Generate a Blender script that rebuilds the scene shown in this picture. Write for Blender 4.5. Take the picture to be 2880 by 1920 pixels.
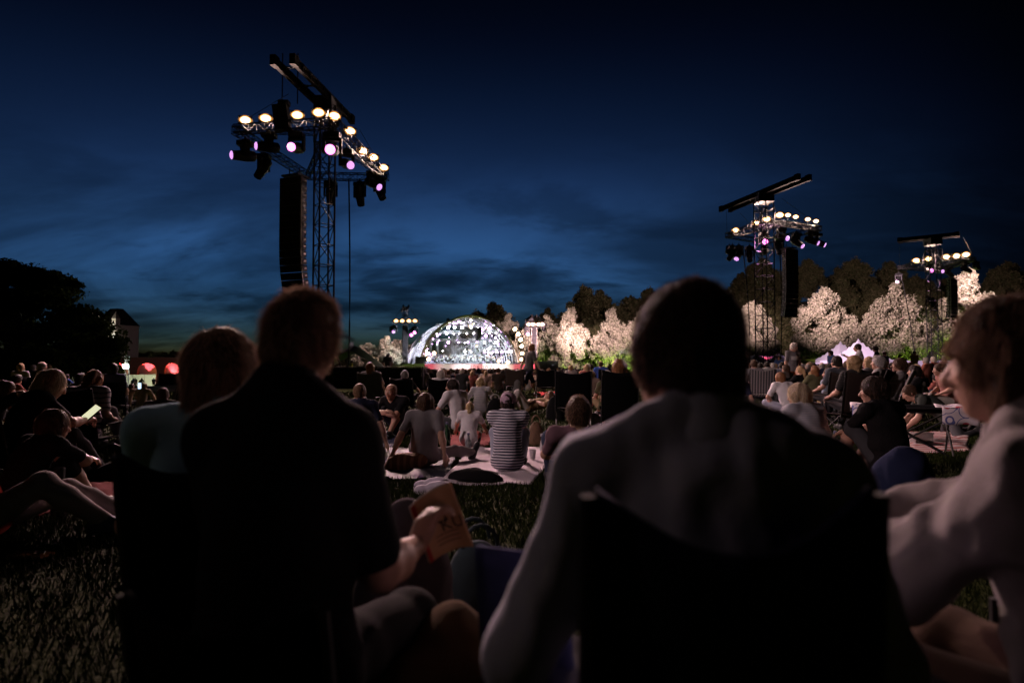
import bpy, bmesh, math, random
import numpy as np
from mathutils import Vector, Matrix, Euler, Quaternion

for o in list(bpy.data.objects):
    bpy.data.objects.remove(o)
sc = bpy.context.scene
COL = sc.collection
R = math.radians
rnd = random.Random(7)

# ------------------------------------------------------------------ camera
CAM_H = 1.05
F_PX = 1920.0
TILT = math.atan(68.0 / F_PX)
cam_d = bpy.data.cameras.new('camera')
cam_d.lens = 24.0
cam_d.sensor_width = 36.0
cam_d.clip_start = 0.05
cam_d.clip_end = 3000.0
cam_d.dof.use_dof = True
cam_d.dof.focus_distance = 9.0
cam_d.dof.aperture_fstop = 2.2
cam_d.dof.aperture_blades = 9
cam = bpy.data.objects.new('camera', cam_d)
COL.objects.link(cam)
cam.location = (0, 0, CAM_H)
cam.rotation_euler = (math.pi / 2 + TILT, 0, 0)
sc.camera = cam

# ------------------------------------------------------------------ world: dusk sky
GLOW_AZ = R(-14)          # afterglow lies a little to the left of the view axis (+Y)
world = bpy.data.worlds.new('World')
sc.world = world
world.use_nodes = True
wn, wl = world.node_tree.nodes, world.node_tree.links
wn.clear()
w_out = wn.new('ShaderNodeOutputWorld')
w_bg = wn.new('ShaderNodeBackground')
w_sky = wn.new('ShaderNodeTexSky')
w_sky.sky_type = 'NISHITA'
w_sky.sun_disc = False
w_sky.sun_elevation = R(-2.0)
w_sky.sun_rotation = GLOW_AZ
w_sky.altitude = 0
w_sky.air_density = 1.0
w_sky.dust_density = 0.0
w_sky.ozone_density = 5.0
w_bg.inputs['Strength'].default_value = 0.15

def wmath(op, a, b=None, c=None):
    n = wn.new('ShaderNodeMath'); n.operation = op
    for i, v in enumerate((a, b, c)):
        if v is None: continue
        if isinstance(v, (int, float)): n.inputs[i].default_value = v
        else: wl.new(v, n.inputs[i])
    return n.outputs[0]
w_tc = wn.new('ShaderNodeTexCoord')
w_sep = wn.new('ShaderNodeSeparateXYZ')
wl.new(w_tc.outputs['Generated'], w_sep.inputs[0])
zz = wmath('ADD', wmath('MAXIMUM', w_sep.outputs[2], 0.0), 0.22)
w_cmb = wn.new('ShaderNodeCombineXYZ')
wl.new(wmath('DIVIDE', w_sep.outputs[0], zz), w_cmb.inputs[0])
wl.new(wmath('DIVIDE', w_sep.outputs[1], zz), w_cmb.inputs[1])
w_map = wn.new('ShaderNodeMapping')
w_map.inputs['Scale'].default_value = (1.05, 1.5, 1.0)
w_map.inputs['Rotation'].default_value = (0, 0, R(24))
wl.new(w_cmb.outputs[0], w_map.inputs['Vector'])
def wnoise(scale, detail, rough, dist, off):
    n = wn.new('ShaderNodeTexNoise')
    n.inputs['Scale'].default_value = scale
    n.inputs['Detail'].default_value = detail
    n.inputs['Roughness'].default_value = rough
    n.inputs['Distortion'].default_value = dist
    a = wn.new('ShaderNodeVectorMath'); a.operation = 'ADD'
    a.inputs[1].default_value = off
    wl.new(w_map.outputs[0], a.inputs[0])
    wl.new(a.outputs[0], n.inputs['Vector'])
    return n.outputs['Fac']
def wramp(fac, lo, hi, c0, c1):
    r = wn.new('ShaderNodeMapRange'); r.interpolation_type = 'SMOOTHSTEP'
    r.inputs['From Min'].default_value = lo; r.inputs['From Max'].default_value = hi
    r.inputs['To Min'].default_value = c0; r.inputs['To Max'].default_value = c1
    wl.new(fac, r.inputs['Value'])
    return r.outputs[0]
thin = wramp(wnoise(0.9, 6, 0.55, 0.6, (3.1, 0.4, 0)), 0.34, 0.70, 0.62, 2.7)     # thin cloud catching the afterglow
dark = wramp(wnoise(1.7, 5, 0.55, 0.3, (9.7, 2.2, 0)), 0.48, 0.63, 1.0, 0.45)     # low scraps of dark cloud
elev = wramp(w_sep.outputs[2], 0.05, 0.36, 1.0, 0.0)
cl = wmath('ADD', 1.0, wmath('MULTIPLY', elev, wmath('SUBTRACT', wmath('MULTIPLY', thin, dark), 1.0)))
# the afterglow fades away from the place where the sun went down, sideways and upwards
hx = wmath('MULTIPLY', w_sep.outputs[0], math.sin(GLOW_AZ)); hy = wmath('MULTIPLY', w_sep.outputs[1], math.cos(GLOW_AZ))
hl = wmath('SQRT', wmath('ADD', wmath('MULTIPLY', w_sep.outputs[0], w_sep.outputs[0]), wmath('ADD', 0.0001, wmath('MULTIPLY', w_sep.outputs[1], w_sep.outputs[1]))))
fa = wramp(wmath('DIVIDE', wmath('ADD', hx, hy), hl), 0.56, 1.0, 0.055, 1.18)
fe = wramp(w_sep.outputs[2], 0.12, 0.50, 1.0, 0.085)
fh = wramp(w_sep.outputs[2], 0.0, 0.17, 0.42, 1.0)       # murk low over the horizon
cl = wmath('MULTIPLY', cl, wmath('MULTIPLY', fa, wmath('MULTIPLY', fe, fh)))
w_mul = wn.new('ShaderNodeVectorMath'); w_mul.operation = 'SCALE'
wl.new(w_sky.outputs[0], w_mul.inputs[0]); wl.new(cl, w_mul.inputs['Scale'])
# the camera's cool white balance on the blue hour; a little less green low down
w_tint = wn.new('ShaderNodeMix'); w_tint.data_type = 'VECTOR'
w_tint.inputs['A'].default_value = (0.55, 1.22, 1.45); w_tint.inputs['B'].default_value = (1.35, 1.95, 1.42)
wl.new(wramp(w_sep.outputs[2], 0.02, 0.22, 0.0, 1.0), w_tint.inputs['Factor'])
w_col = wn.new('ShaderNodeVectorMath'); w_col.operation = 'MULTIPLY'
wl.new(w_mul.outputs[0], w_col.inputs[0]); wl.new(w_tint.outputs['Result'], w_col.inputs[1])
wl.new(w_col.outputs[0], w_bg.inputs['Color'])
wl.new(w_bg.outputs[0], w_out.inputs['Surface'])

# ------------------------------------------------------------------ exposure, sampling
sc.view_settings.view_transform = 'Standard'
sc.view_settings.look = 'None'
sc.view_settings.exposure = 0.0
sc.view_settings.gamma = 1.0
sc.view_settings.use_curve_mapping = False
sc.render.engine = 'CYCLES'
sc.cycles.use_denoising = True
sc.cycles.max_bounces = 6
sc.cycles.diffuse_bounces = 2
sc.cycles.glossy_bounces = 2
sc.cycles.transmission_bounces = 4
sc.cycles.transparent_max_bounces = 24
sc.cycles.volume_bounces = 0
sc.cycles.caustics_reflective = False
sc.cycles.caustics_refractive = False
sc.cycles.sample_clamp_indirect = 2.0
sc.cycles.sample_clamp_direct = 30.0

# ------------------------------------------------------------------ helpers
def at(px, py, Y):
    """World point at depth Y seen at photo pixel (2880x1920)."""
    u = (px - 1440.0) / F_PX; v = (960.0 - py) / F_PX
    yy = math.cos(TILT) - math.sin(TILT) * v
    zz = math.sin(TILT) + math.cos(TILT) * v
    k = Y / yy
    return Vector((u * k, Y, CAM_H + zz * k))
def gx(px, Y): return (px - 1440.0) / F_PX * Y
def S(t):
    t = max(0.0, min(1.0, t)); return t * t * (3 - 2 * t)
def ground_z(x, y):
    return -2.0 * S((-x - 14) / 22.0) * S((y - 22) / 60.0) - 0.38 * S((y - 30) / 60.0)

def tag(o, label=None, cat=None, group=None, kind=None):
    if label: o['label'] = label
    if cat: o['category'] = cat
    if group: o['group'] = group
    if kind: o['kind'] = kind
    return o
def empty(name, loc=(0, 0, 0), rz=0.0):
    o = bpy.data.objects.new(name, None); COL.objects.link(o)
    o.location = loc; o.rotation_euler = (0, 0, rz); o.empty_display_size = 0.2
    return o
def copy_tree(o, parent=None):
    c = o.copy(); COL.objects.link(c); c.parent = parent
    for ch in o.children: copy_tree(ch, c)
    return c

ORD = ['leftmost', 'second from the left', 'third from the left', 'fourth from the left', 'fifth from the left', 'sixth from the left', 'seventh from the left', 'eighth from the left', 'ninth from the left', 'tenth from the left']
MATS = {}
def pm(name, col, var=0.18, scale=18.0, rough=0.85, bump=0.0, metal=0.0, spec=0.3, emit=None, estr=0.0, sheen=0.0, stretch=None, bscale=None, trans=0.0, alpha=1.0, objvar=0.0):
    if name in MATS: return MATS[name]
    m = bpy.data.materials.new(name); m.use_nodes = True
    nt = m.node_tree; nd, lk = nt.nodes, nt.links
    b = nd['Principled BSDF']
    b.inputs['Roughness'].default_value = rough
    b.inputs['Metallic'].default_value = metal
    b.inputs['Specular IOR Level'].default_value = spec
    b.inputs['Alpha'].default_value = alpha
    if trans: b.inputs['Transmission Weight'].default_value = trans
    if sheen:
        b.inputs['Sheen Weight'].default_value = sheen
        b.inputs['Sheen Roughness'].default_value = 0.5
    tc = nd.new('ShaderNodeTexCoord')
    src = tc.outputs['Object']
    if stretch:
        mp = nd.new('ShaderNodeMapping'); mp.inputs['Scale'].default_value = stretch
        lk.new(src, mp.inputs['Vector']); src = mp.outputs[0]
    nz = nd.new('ShaderNodeTexNoise'); nz.inputs['Scale'].default_value = scale; nz.inputs['Detail'].default_value = 3
    lk.new(src, nz.inputs['Vector'])
    mx = nd.new('ShaderNodeMix'); mx.data_type = 'RGBA'
    c0 = tuple(max(0, v * (1 - var)) for v in col[:3]) + (1,)
    c1 = tuple(min(1, v * (1 + var)) for v in col[:3]) + (1,)
    mx.inputs[6].default_value = c0; mx.inputs[7].default_value = c1
    lk.new(nz.outputs['Fac'], mx.inputs[0])
    out = mx.outputs[2]
    if objvar:
        oi = nd.new('ShaderNodeObjectInfo')
        hs = nd.new('ShaderNodeHueSaturation')
        mr = nd.new('ShaderNodeMapRange'); mr.inputs['To Min'].default_value = 1 - objvar; mr.inputs['To Max'].default_value = 1 + objvar
        lk.new(oi.outputs['Random'], mr.inputs['Value']); lk.new(mr.outputs[0], hs.inputs['Value'])
        lk.new(out, hs.inputs['Color']); out = hs.outputs[0]
    lk.new(out, b.inputs['Base Color'])
    if bump:
        n2 = nd.new('ShaderNodeTexNoise'); n2.inputs['Scale'].default_value = bscale or scale * 2.5; n2.inputs['Detail'].default_value = 4
        lk.new(src, n2.inputs['Vector'])
        bp = nd.new('ShaderNodeBump'); bp.inputs['Strength'].default_value = bump; bp.inputs['Distance'].default_value = 0.02
        lk.new(n2.outputs['Fac'], bp.inputs['Height']); lk.new(bp.outputs[0], b.inputs['Normal'])
    if emit:
        b.inputs['Emission Color'].default_value = tuple(emit) + (1,)
        b.inputs['Emission Strength'].default_value = estr
        m.cycles.emission_sampling = 'NONE'
    MATS[name] = m
    return m
def stripes(name, ca, cb, freq, duty, axis=2, rough=0.9, warp=0.06):
    """Woven stripes: a band pattern across one object axis."""
    if name in MATS: return MATS[name]
    m = pm(name, ca, 0.05, 60, rough)
    nt = m.node_tree; nd, lk = nt.nodes, nt.links
    b = nd['Principled BSDF']
    tc = nd.new('ShaderNodeTexCoord'); sp = nd.new('ShaderNodeSeparateXYZ'); lk.new(tc.outputs['Object'], sp.inputs[0])
    nz = nd.new('ShaderNodeTexNoise'); nz.inputs['Scale'].default_value = 6; lk.new(tc.outputs['Object'], nz.inputs['Vector'])
    def mth(op, a, c):
        n = nd.new('ShaderNodeMath'); n.operation = op
        for i, v in enumerate((a, c)):
            if isinstance(v, (int, float)): n.inputs[i].default_value = v
            else: lk.new(v, n.inputs[i])
        return n.outputs[0]
    v = mth('ADD', sp.outputs[axis], mth('MULTIPLY', nz.outputs['Fac'], warp))
    f = mth('GREATER_THAN', mth('FRACT', mth('MULTIPLY', v, freq), 0), duty)
    mx = nd.new('ShaderNodeMix'); mx.data_type = 'RGBA'
    mx.inputs[6].default_value = tuple(ca) + (1,); mx.inputs[7].default_value = tuple(cb) + (1,)
    lk.new(f, mx.inputs[0]); lk.new(mx.outputs[2], b.inputs['Base Color'])
    return m

class MB:
    def __init__(s): s.v = []; s.f = []; s.m = []; s.mi = 0
    def add(s, vs, fs):
        n = len(s.v); s.v.extend([tuple(p) for p in vs]); s.f.extend([tuple(i + n for i in f) for f in fs]); s.m.extend([s.mi] * len(fs)); return s
    def box(s, c, d, M=None):
        x, y, z = d[0] / 2, d[1] / 2, d[2] / 2
        vs = [Vector((sx * x, sy * y, sz * z)) for sx in (-1, 1) for sy in (-1, 1) for sz in (-1, 1)]
        if M is not None: vs = [M @ v for v in vs]
        vs = [v + Vector(c) for v in vs]
        return s.add(vs, [(0, 1, 3, 2), (4, 6, 7, 5), (0, 4, 5, 1), (2, 3, 7, 6), (0, 2, 6, 4), (1, 5, 7, 3)])
    def tube(s, a, b, r, n=6, r2=None):
        a, b = Vector(a), Vector(b); d = b - a
        if d.length < 1e-6: return s
        r2 = r if r2 is None else r2
        q = d.to_track_quat('Z', 'Y'); vs = []
        for p, rr in ((a, r), (b, r2)):
            for i in range(n):
                t = 2 * math.pi * i / n
                vs.append(p + q @ Vector((rr * math.cos(t), rr * math.sin(t), 0)))
        fs = [(i, (i + 1) % n, n + (i + 1) % n, n + i) for i in range(n)]
        fs += [tuple(range(n - 1, -1, -1)), tuple(range(n, 2 * n))]
        return s.add(vs, fs)
    def path(s, pts, r, n=6, taper=None):
        pts = [Vector(p) for p in pts]
        rings = []
        for i, p in enumerate(pts):
            d = (pts[min(i + 1, len(pts) - 1)] - pts[max(i - 1, 0)])
            q = d.to_track_quat('Z', 'Y')
            rr = r if taper is None else r + (taper - r) * i / (len(pts) - 1)
            rings.append([p + q @ Vector((rr * math.cos(2 * math.pi * k / n), rr * math.sin(2 * math.pi * k / n), 0)) for k in range(n)])
        vs = [v for rg in rings for v in rg]; fs = []
        for i in range(len(pts) - 1):
            for k in range(n):
                fs.append((i * n + k, i * n + (k + 1) % n, (i + 1) * n + (k + 1) % n, (i + 1) * n + k))
        fs += [tuple(range(n - 1, -1, -1)), tuple(range((len(pts) - 1) * n, len(pts) * n))]
        return s.add(vs, fs)
    def lathe(s, c, prof, n=12, M=None):
        vs = []
        for r, z in prof:
            for k in range(n):
                p = Vector((r * math.cos(2 * math.pi * k / n), r * math.sin(2 * math.pi * k / n), z))
                vs.append((M @ p if M is not None else p) + Vector(c))
        fs = []
        for i in range(len(prof) - 1):
            for k in range(n):
                fs.append((i * n + k, i * n + (k + 1) % n, (i + 1) * n + (k + 1) % n, (i + 1) * n + k))
        fs += [tuple(range(n - 1, -1, -1)), tuple(range((len(prof) - 1) * n, len(prof) * n))]
        return s.add(vs, fs)
    def sheet(s, fn, nu, nv, thick=0.0):
        """Patch fn(u,v)->point, u,v in 0..1; thick > 0 closes it below."""
        vs = [Vector(fn(i / nu, j / nv)) for j in range(nv + 1) for i in range(nu + 1)]
        w = nu + 1
        fs = [(j * w + i, j * w + i + 1, (j + 1) * w + i + 1, (j + 1) * w + i) for j in range(nv) for i in range(nu)]
        if thick:
            n = len(vs)
            vs2 = []
            for j in range(nv + 1):
                for i in range(nu + 1):
                    a = vs[j * w + min(i + 1, nu)] - vs[j * w + max(i - 1, 0)]
                    b = vs[min(j + 1, nv) * w + i] - vs[max(j - 1, 0) * w + i]
                    nn = a.cross(b)
                    nn = nn.normalized() if nn.length > 1e-9 else Vector((0, 0, 1))
                    vs2.append(vs[j * w + i] - nn * thick)
            fs2 = [tuple(reversed([k + n for k in f])) for f in fs]
            rim = [i for i in range(w)] + [j * w + nu for j in range(1, nv + 1)] + [nv * w + i for i in range(nu - 1, -1, -1)] + [j * w for j in range(nv - 1, 0, -1)]
            fs3 = [(rim[(k + 1) % len(rim)], rim[k], rim[k] + n, rim[(k + 1) % len(rim)] + n) for k in range(len(rim))]
            return s.add(vs + vs2, fs + fs2 + fs3)
        return s.add(vs, fs)
    def truss(s, a, b, w, bay, r=0.03, rb=0.016, up=(0, 0, 1), n=5):
        """Square lattice truss from a to b."""
        a, b = Vector(a), Vector(b); d = (b - a); L = d.length; d.normalize()
        u = Vector(up)
        if abs(d.dot(u)) > 0.95: u = Vector((0.8, 0.6, 0))
        x = d.cross(u).normalized(); y = x.cross(d).normalized()
        cs = [x * w / 2 + y * w / 2, -x * w / 2 + y * w / 2, -x * w / 2 - y * w / 2, x * w / 2 - y * w / 2]
        for c in cs: s.tube(a + c, b + c, r, n)
        k = max(1, round(L / bay))
        for f in range(4):
            c0, c1 = cs[f], cs[(f + 1) % 4]
            for i in range(k):
                p, q = a + d * (L * i / k), a + d * (L * (i + 1) / k)
                if (i + f) % 2: s.tube(p + c0, q + c1, rb, 4)
                else: s.tube(p + c1, q + c0, rb, 4)
                s.tube(p + c0, p + c1, rb, 4)
            s.tube(b + c0, b + c1, rb, 4)
        return s
    def build(s, name, mats, parent=None, smooth=False, loc=None):
        me = bpy.data.meshes.new(name); me.from_pydata(s.v, [], s.f)
        mats = mats if isinstance(mats, (list, tuple)) else [mats]
        for m in mats: me.materials.append(m)
        if len(mats) > 1: me.polygons.foreach_set('material_index', s.m)
        if smooth: me.polygons.foreach_set('use_smooth', [True] * len(me.polygons))
        me.update()
        o = bpy.data.objects.new(name, me); COL.objects.link(o)
        if parent is not None: o.parent = parent
        if loc is not None: o.location = loc
        return o
def np_mesh(name, V, F, mats, mi=None, smooth=True, parent=None):
    me = bpy.data.meshes.new(name)
    V = np.asarray(V, np.float32); F = np.asarray(F, np.int32)
    k = F.shape[1]
    me.vertices.add(len(V)); me.vertices.foreach_set('co', V.ravel())
    me.loops.add(F.size); me.loops.foreach_set('vertex_index', F.ravel())
    me.polygons.add(len(F)); me.polygons.foreach_set('loop_start', np.arange(0, F.size, k, dtype=np.int32))
    mats = mats if isinstance(mats, (list, tuple)) else [mats]
    for m in mats: me.materials.append(m)
    if mi is not None: me.polygons.foreach_set('material_index', np.asarray(mi, np.int32))
    me.update(calc_edges=True)
    if smooth: me.polygons.foreach_set('use_smooth', np.ones(len(F), bool))
    if parent == 'data': return me
    o = bpy.data.objects.new(name, me); COL.objects.link(o)
    if parent is not None: o.parent = parent
    return o
def spot_light(name, parent, loc, power, color, angle=120, blend=0.6, radius=0.15, rot=(math.pi / 2, 0, 0)):
    d = bpy.data.lights.new(name, 'SPOT'); d.energy = power; d.color = color
    d.spot_size = R(angle); d.spot_blend = blend; d.shadow_soft_size = radius
    o = bpy.data.objects.new(name, d); COL.objects.link(o); o.parent = parent
    o.location = loc; o.rotation_euler = rot
    return o
def point_light(name, parent, loc, power, color, radius=0.1):
    d = bpy.data.lights.new(name, 'POINT'); d.energy = power; d.color = color; d.shadow_soft_size = radius
    o = bpy.data.objects.new(name, d); COL.objects.link(o); o.parent = parent; o.location = loc
    return o

# common materials
M_BLACK = pm('black_powdercoat', (0.012, 0.012, 0.013), 0.3, 30, 0.6, spec=0.3)
M_STEEL = pm('truss_steel', (0.022, 0.021, 0.020), 0.3, 12, 0.65, metal=0.2, spec=0.3)
M_CABLE = pm('cable_rubber', (0.01, 0.01, 0.01), 0.2, 30, 0.8)
M_LAMP = pm('flood_lens', (0.9, 0.9, 0.85), 0.02, 10, 0.4, emit=(1.0, 0.66, 0.30), estr=30.0)
M_LAMPRIM = pm('flood_halo_ring', (0.9, 0.8, 0.6), 0.02, 10, 0.4, emit=(1.0, 0.50, 0.17), estr=2.6)  # lamp halo imitated by a glowing ring around the lens
M_LAMPRIM2 = pm('flood_halo_outer', (0.9, 0.7, 0.5), 0.02, 10, 0.4, emit=(1.0, 0.40, 0.10), estr=0.75)  # fainter outer ring of the same imitated halo
M_PINKRIM = pm('wash_bowl_magenta', (0.8, 0.3, 0.6), 0.02, 10, 0.4, emit=(1.0, 0.08, 0.55), estr=1.8)
M_LAMP_FAR = pm('flood_lens_amber', (0.9, 0.9, 0.85), 0.02, 10, 0.4, emit=(1.0, 0.62, 0.22), estr=10.0)
M_PINK = pm('wash_lens_magenta', (0.9, 0.8, 0.9), 0.02, 10, 0.4, emit=(1.0, 0.20, 0.72), estr=4.2)
M_PINKDIM = pm('head_lens_violet', (0.8, 0.7, 0.8), 0.02, 10, 0.4, emit=(0.75, 0.35, 0.9), estr=1.3)
M_WHITEL = pm('stage_lens_white', (0.9, 0.9, 0.9), 0.02, 10, 0.4, emit=(1.0, 0.90, 0.95), estr=22.0)
M_VIOLETL = pm('stage_lens_violet', (0.8, 0.7, 0.9), 0.02, 10, 0.4, emit=(0.85, 0.42, 1.0), estr=14.0)
M_WARML = pm('stage_lens_warm', (0.9, 0.85, 0.8), 0.02, 10, 0.4, emit=(1.0, 0.66, 0.35), estr=16.0)

# ------------------------------------------------------------------ ground and terrain
def ground_material():
    m = bpy.data.materials.new('lawn_ground'); m.use_nodes = True
    nd, lk = m.node_tree.nodes, m.node_tree.links
    b = nd['Principled BSDF']; b.inputs['Roughness'].default_value = 0.95; b.inputs['Specular IOR Level'].default_value = 0.1
    tc = nd.new('ShaderNodeTexCoord')
    n1 = nd.new('ShaderNodeTexNoise'); n1.inputs['Scale'].default_value = 0.35; n1.inputs['Detail'].default_value = 5
    n2 = nd.new('ShaderNodeTexNoise'); n2.inputs['Scale'].default_value = 22; n2.inputs['Detail'].default_value = 6
    lk.new(tc.outputs['Object'], n1.inputs['Vector']); lk.new(tc.outputs['Object'], n2.inputs['Vector'])
    r1 = nd.new('ShaderNodeValToRGB')
    r1.color_ramp.elements[0].position = 0.35; r1.color_ramp.elements[0].color = (0.022, 0.038, 0.005, 1)
    r1.color_ramp.elements[1].position = 0.70; r1.color_ramp.elements[1].color = (0.060, 0.072, 0.010, 1)
    lk.new(n1.outputs['Fac'], r1.inputs[0])
    mx = nd.new('ShaderNodeMix'); mx.data_type = 'RGBA'; mx.blend_type = 'MULTIPLY'; mx.inputs[0].default_value = 0.7
    r2 = nd.new('ShaderNodeValToRGB'); r2.color_ramp.elements[0].position = 0.3; r2.color_ramp.elements[0].color = (0.35, 0.35, 0.3, 1); r2.color_ramp.elements[1].color = (1.25, 1.25, 1.1, 1)
    lk.new(n2.outputs['Fac'], r2.inputs[0])
    lk.new(r1.outputs[0], mx.inputs[6]); lk.new(r2.outputs[0], mx.inputs[7]); lk.new(mx.outputs[2], b.inputs['Base Color'])
    bp = nd.new('ShaderNodeBump'); bp.inputs['Strength'].default_value = 0.6; bp.inputs['Distance'].default_value = 0.05
    lk.new(n2.outputs['Fac'], bp.inputs['Height']); lk.new(bp.outputs[0], b.inputs['Normal'])
    return m
M_GROUND = ground_material()
def make_ground():
    xs = sorted(set([-900, -600, -400, -250, -180] + list(range(-140, 141, 4)) + [180, 250, 400, 600, 900]))
    ys = sorted(set([-60, -30] + list(range(-20, 181, 4)) + [200, 240, 300, 400, 600, 900, 1400]))
    V = [(x, y, ground_z(x, y)) for y in ys for x in xs]
    w = len(xs)
    F = [(j * w + i, j * w + i + 1, (j + 1) * w + i + 1, (j + 1) * w + i) for j in range(len(ys) - 1) for i in range(w - 1)]
    o = np_mesh('ground', V, F, M_GROUND); o['kind'] = 'structure'
make_ground()

def hill_h(x, y):
    h = 15.0 * S((x - 14) / 42.0) * S((y - 112) / 50.0)
    h += 9.0 * S((x + 6) / 20.0) * S((y - 142) / 30.0) * S((60 - x) / 40)
    h += 2.0 * math.sin(x * 0.11) * S((y - 120) / 40) * S((x - 4) / 12.0)
    return h
def make_hill():
    mb = MB()
    mb.sheet(lambda u, v: (-6 + 150 * u, 104 + 110 * v, ground_z(-6 + 150 * u, 104 + 110 * v) - 0.3 + hill_h(-6 + 150 * u, 104 + 110 * v)), 40, 30)
    o = mb.build('hill', pm('hill_undergrowth', (0.03, 0.035, 0.015), 0.4, 0.8, 0.95), smooth=True)
    o['kind'] = 'structure'
make_hill()

# ------------------------------------------------------------------ lawn blades (near ground only)
COVERED = []
# ------------------------------------------------------------------ trees
def foliage_mat(name, ca, cb, trans=0.25):
    m = bpy.data.materials.new(name); m.use_nodes = True
    nd, lk = m.node_tree.nodes, m.node_tree.links
    nd.clear()
    out = nd.new('ShaderNodeOutputMaterial'); df = nd.new('ShaderNodeBsdfDiffuse'); tr = nd.new('ShaderNodeBsdfTranslucent'); mx = nd.new('ShaderNodeMixShader')
    ge = nd.new('ShaderNodeNewGeometry'); rp = nd.new('ShaderNodeValToRGB')
    rp.color_ramp.elements[0].color = tuple(ca) + (1,); rp.color_ramp.elements[1].color = tuple(cb) + (1,)
    lk.new(ge.outputs['Random Per Island'], rp.inputs[0])
    lk.new(rp.outputs[0], df.inputs['Color']); lk.new(rp.outputs[0], tr.inputs['Color'])
    mx.inputs[0].default_value = trans
    lk.new(df.outputs[0], mx.inputs[1]); lk.new(tr.outputs[0], mx.inputs[2]); lk.new(mx.outputs[0], out.inputs['Surface'])
    return m
M_LIME = foliage_mat('silver_lime_leaves', (0.075, 0.085, 0.048), (0.20, 0.19, 0.14))
M_DARKLEAF = foliage_mat('woodland_leaves', (0.03, 0.04, 0.015), (0.075, 0.07, 0.035))
M_BARK = pm('bark', (0.09, 0.075, 0.055), 0.4, 6, 0.95, bump=0.6, stretch=(3, 3, 0.6))

def crown_mesh(name, H, z0, rmax, profile, n_clump, n_leaf, leaf, clump_r, seed, mat, flat=1.0, droop=0.0):
    rng = np.random.default_rng(seed)
    cs = []; lobes = []
    while len(lobes) < n_clump // 7:
        t = rng.random() ** 0.9; a = rng.random() * 2 * math.pi
        if rng.random() > profile(t) + 0.10: continue
        rr = rmax * profile(t) * (0.55 + 0.35 * rng.random())
        lobes.append((rr * math.cos(a), rr * math.sin(a), z0 + (H - z0) * t * 0.97, profile(t)))
    lobes += [(0, 0, z0 + (H - z0) * q_, profile(q_)) for q_ in (0.25, 0.45, 0.65, 0.82, 0.93)]
    for lx, ly, lz, pf in lobes:          # boughs, each a bunch of leaf clumps with gaps between boughs
        for _ in range(8):
            v = rng.normal(size=3); v /= np.linalg.norm(v); rad = rmax * 0.30 * (0.35 + 0.65 * pf) * rng.random() ** 0.5
            zc = min(lz + v[2] * rad * 0.8, H * 0.985)
            cs.append((lx + v[0] * rad, ly + v[1] * rad, zc, pf))
    V = []; 
    for cx, cy, cz, pf in cs:
        cr = clump_r * (0.55 + 0.75 * rng.random()) * (0.45 + 0.55 * pf)
        k = int(n_leaf * (0.6 + 0.8 * rng.random()) * (0.5 + 0.5 * pf))
        d = rng.normal(size=(k, 3)); d /= np.linalg.norm(d, axis=1)[:, None]
        p = d * (cr * rng.random(k) ** 0.45)[:, None]; p[:, 2] *= flat
        p[:, 2] -= droop * (p[:, 0] ** 2 + p[:, 1] ** 2)
        p += (cx, cy, cz)
        out = p - np.array([0, 0, z0 + (H - z0) * 0.35]); out /= np.linalg.norm(out, axis=1)[:, None]
        nrm = rng.normal(size=(k, 3)) * 1.1 + out * 0.5 + d * 0.7 + np.array([0, 0, 0.25]); nrm /= np.linalg.norm(nrm, axis=1)[:, None]
        t1 = np.cross(nrm, rng.normal(size=(k, 3))); t1 /= np.linalg.norm(t1, axis=1)[:, None]
        t2 = np.cross(nrm, t1)
        s = (leaf * (0.55 + 0.9 * rng.random(k)))[:, None]
        q = np.stack([p - t1 * s, p - t2 * s * 0.55 + nrm * s * 0.15, p + t1 * s, p + t2 * s * 0.55 + nrm * s * 0.15], 1)
        V.append(q)
    V = np.concatenate(V).reshape(-1, 3)
    V[:, 2] = np.maximum(V[:, 2], 0.25)
    F = np.arange(len(V)).reshape(-1, 4)
    return np_mesh(name, V, F, mat, smooth=False, parent='data')
def trunk_mesh(name, H, r, z0, rmax, seed):
    g = random.Random(seed); mb = MB()
    pts = [(0, 0, -0.4), (0.02 * r, 0, z0 * 0.5), (0.3 * r, -0.2 * r, z0 * 1.1), (0.1, 0.1, H * 0.55), (0, 0, H * 0.86)]
    mb.path(pts, r, 9, r * 0.15)
    for k in range(9):
        z = z0 * 0.85 + (H * 0.7 - z0) * k / 9; a = k * 2.4 + g.random()
        L = rmax * (0.85 - 0.05 * k)
        e = Vector((math.cos(a) * L, math.sin(a) * L, z + L * 0.45))
        m = Vector((math.cos(a) * L * 0.5, math.sin(a) * L * 0.5, z + L * 0.32))
        mb.path([(0.1 * math.cos(a), 0.1 * math.sin(a), z), m, e], r * 0.42, 6, r * 0.07)
    me = mb.build(name, M_BARK, smooth=True)
    d = me.data; bpy.data.objects.remove(me); return d
egg = lambda t: max(0.06, math.sin(math.pi * min(1, (t * 0.90 + 0.10)) ** 0.60) ** 0.9)
cone = lambda t: max(0.05, (1 - t) ** 0.66 * min(1, 0.55 + t * 3.0))
dome = lambda t: max(0.05, (1 - t ** 2.1) ** 0.55 * min(1, 0.6 + 2.2 * t))
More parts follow.
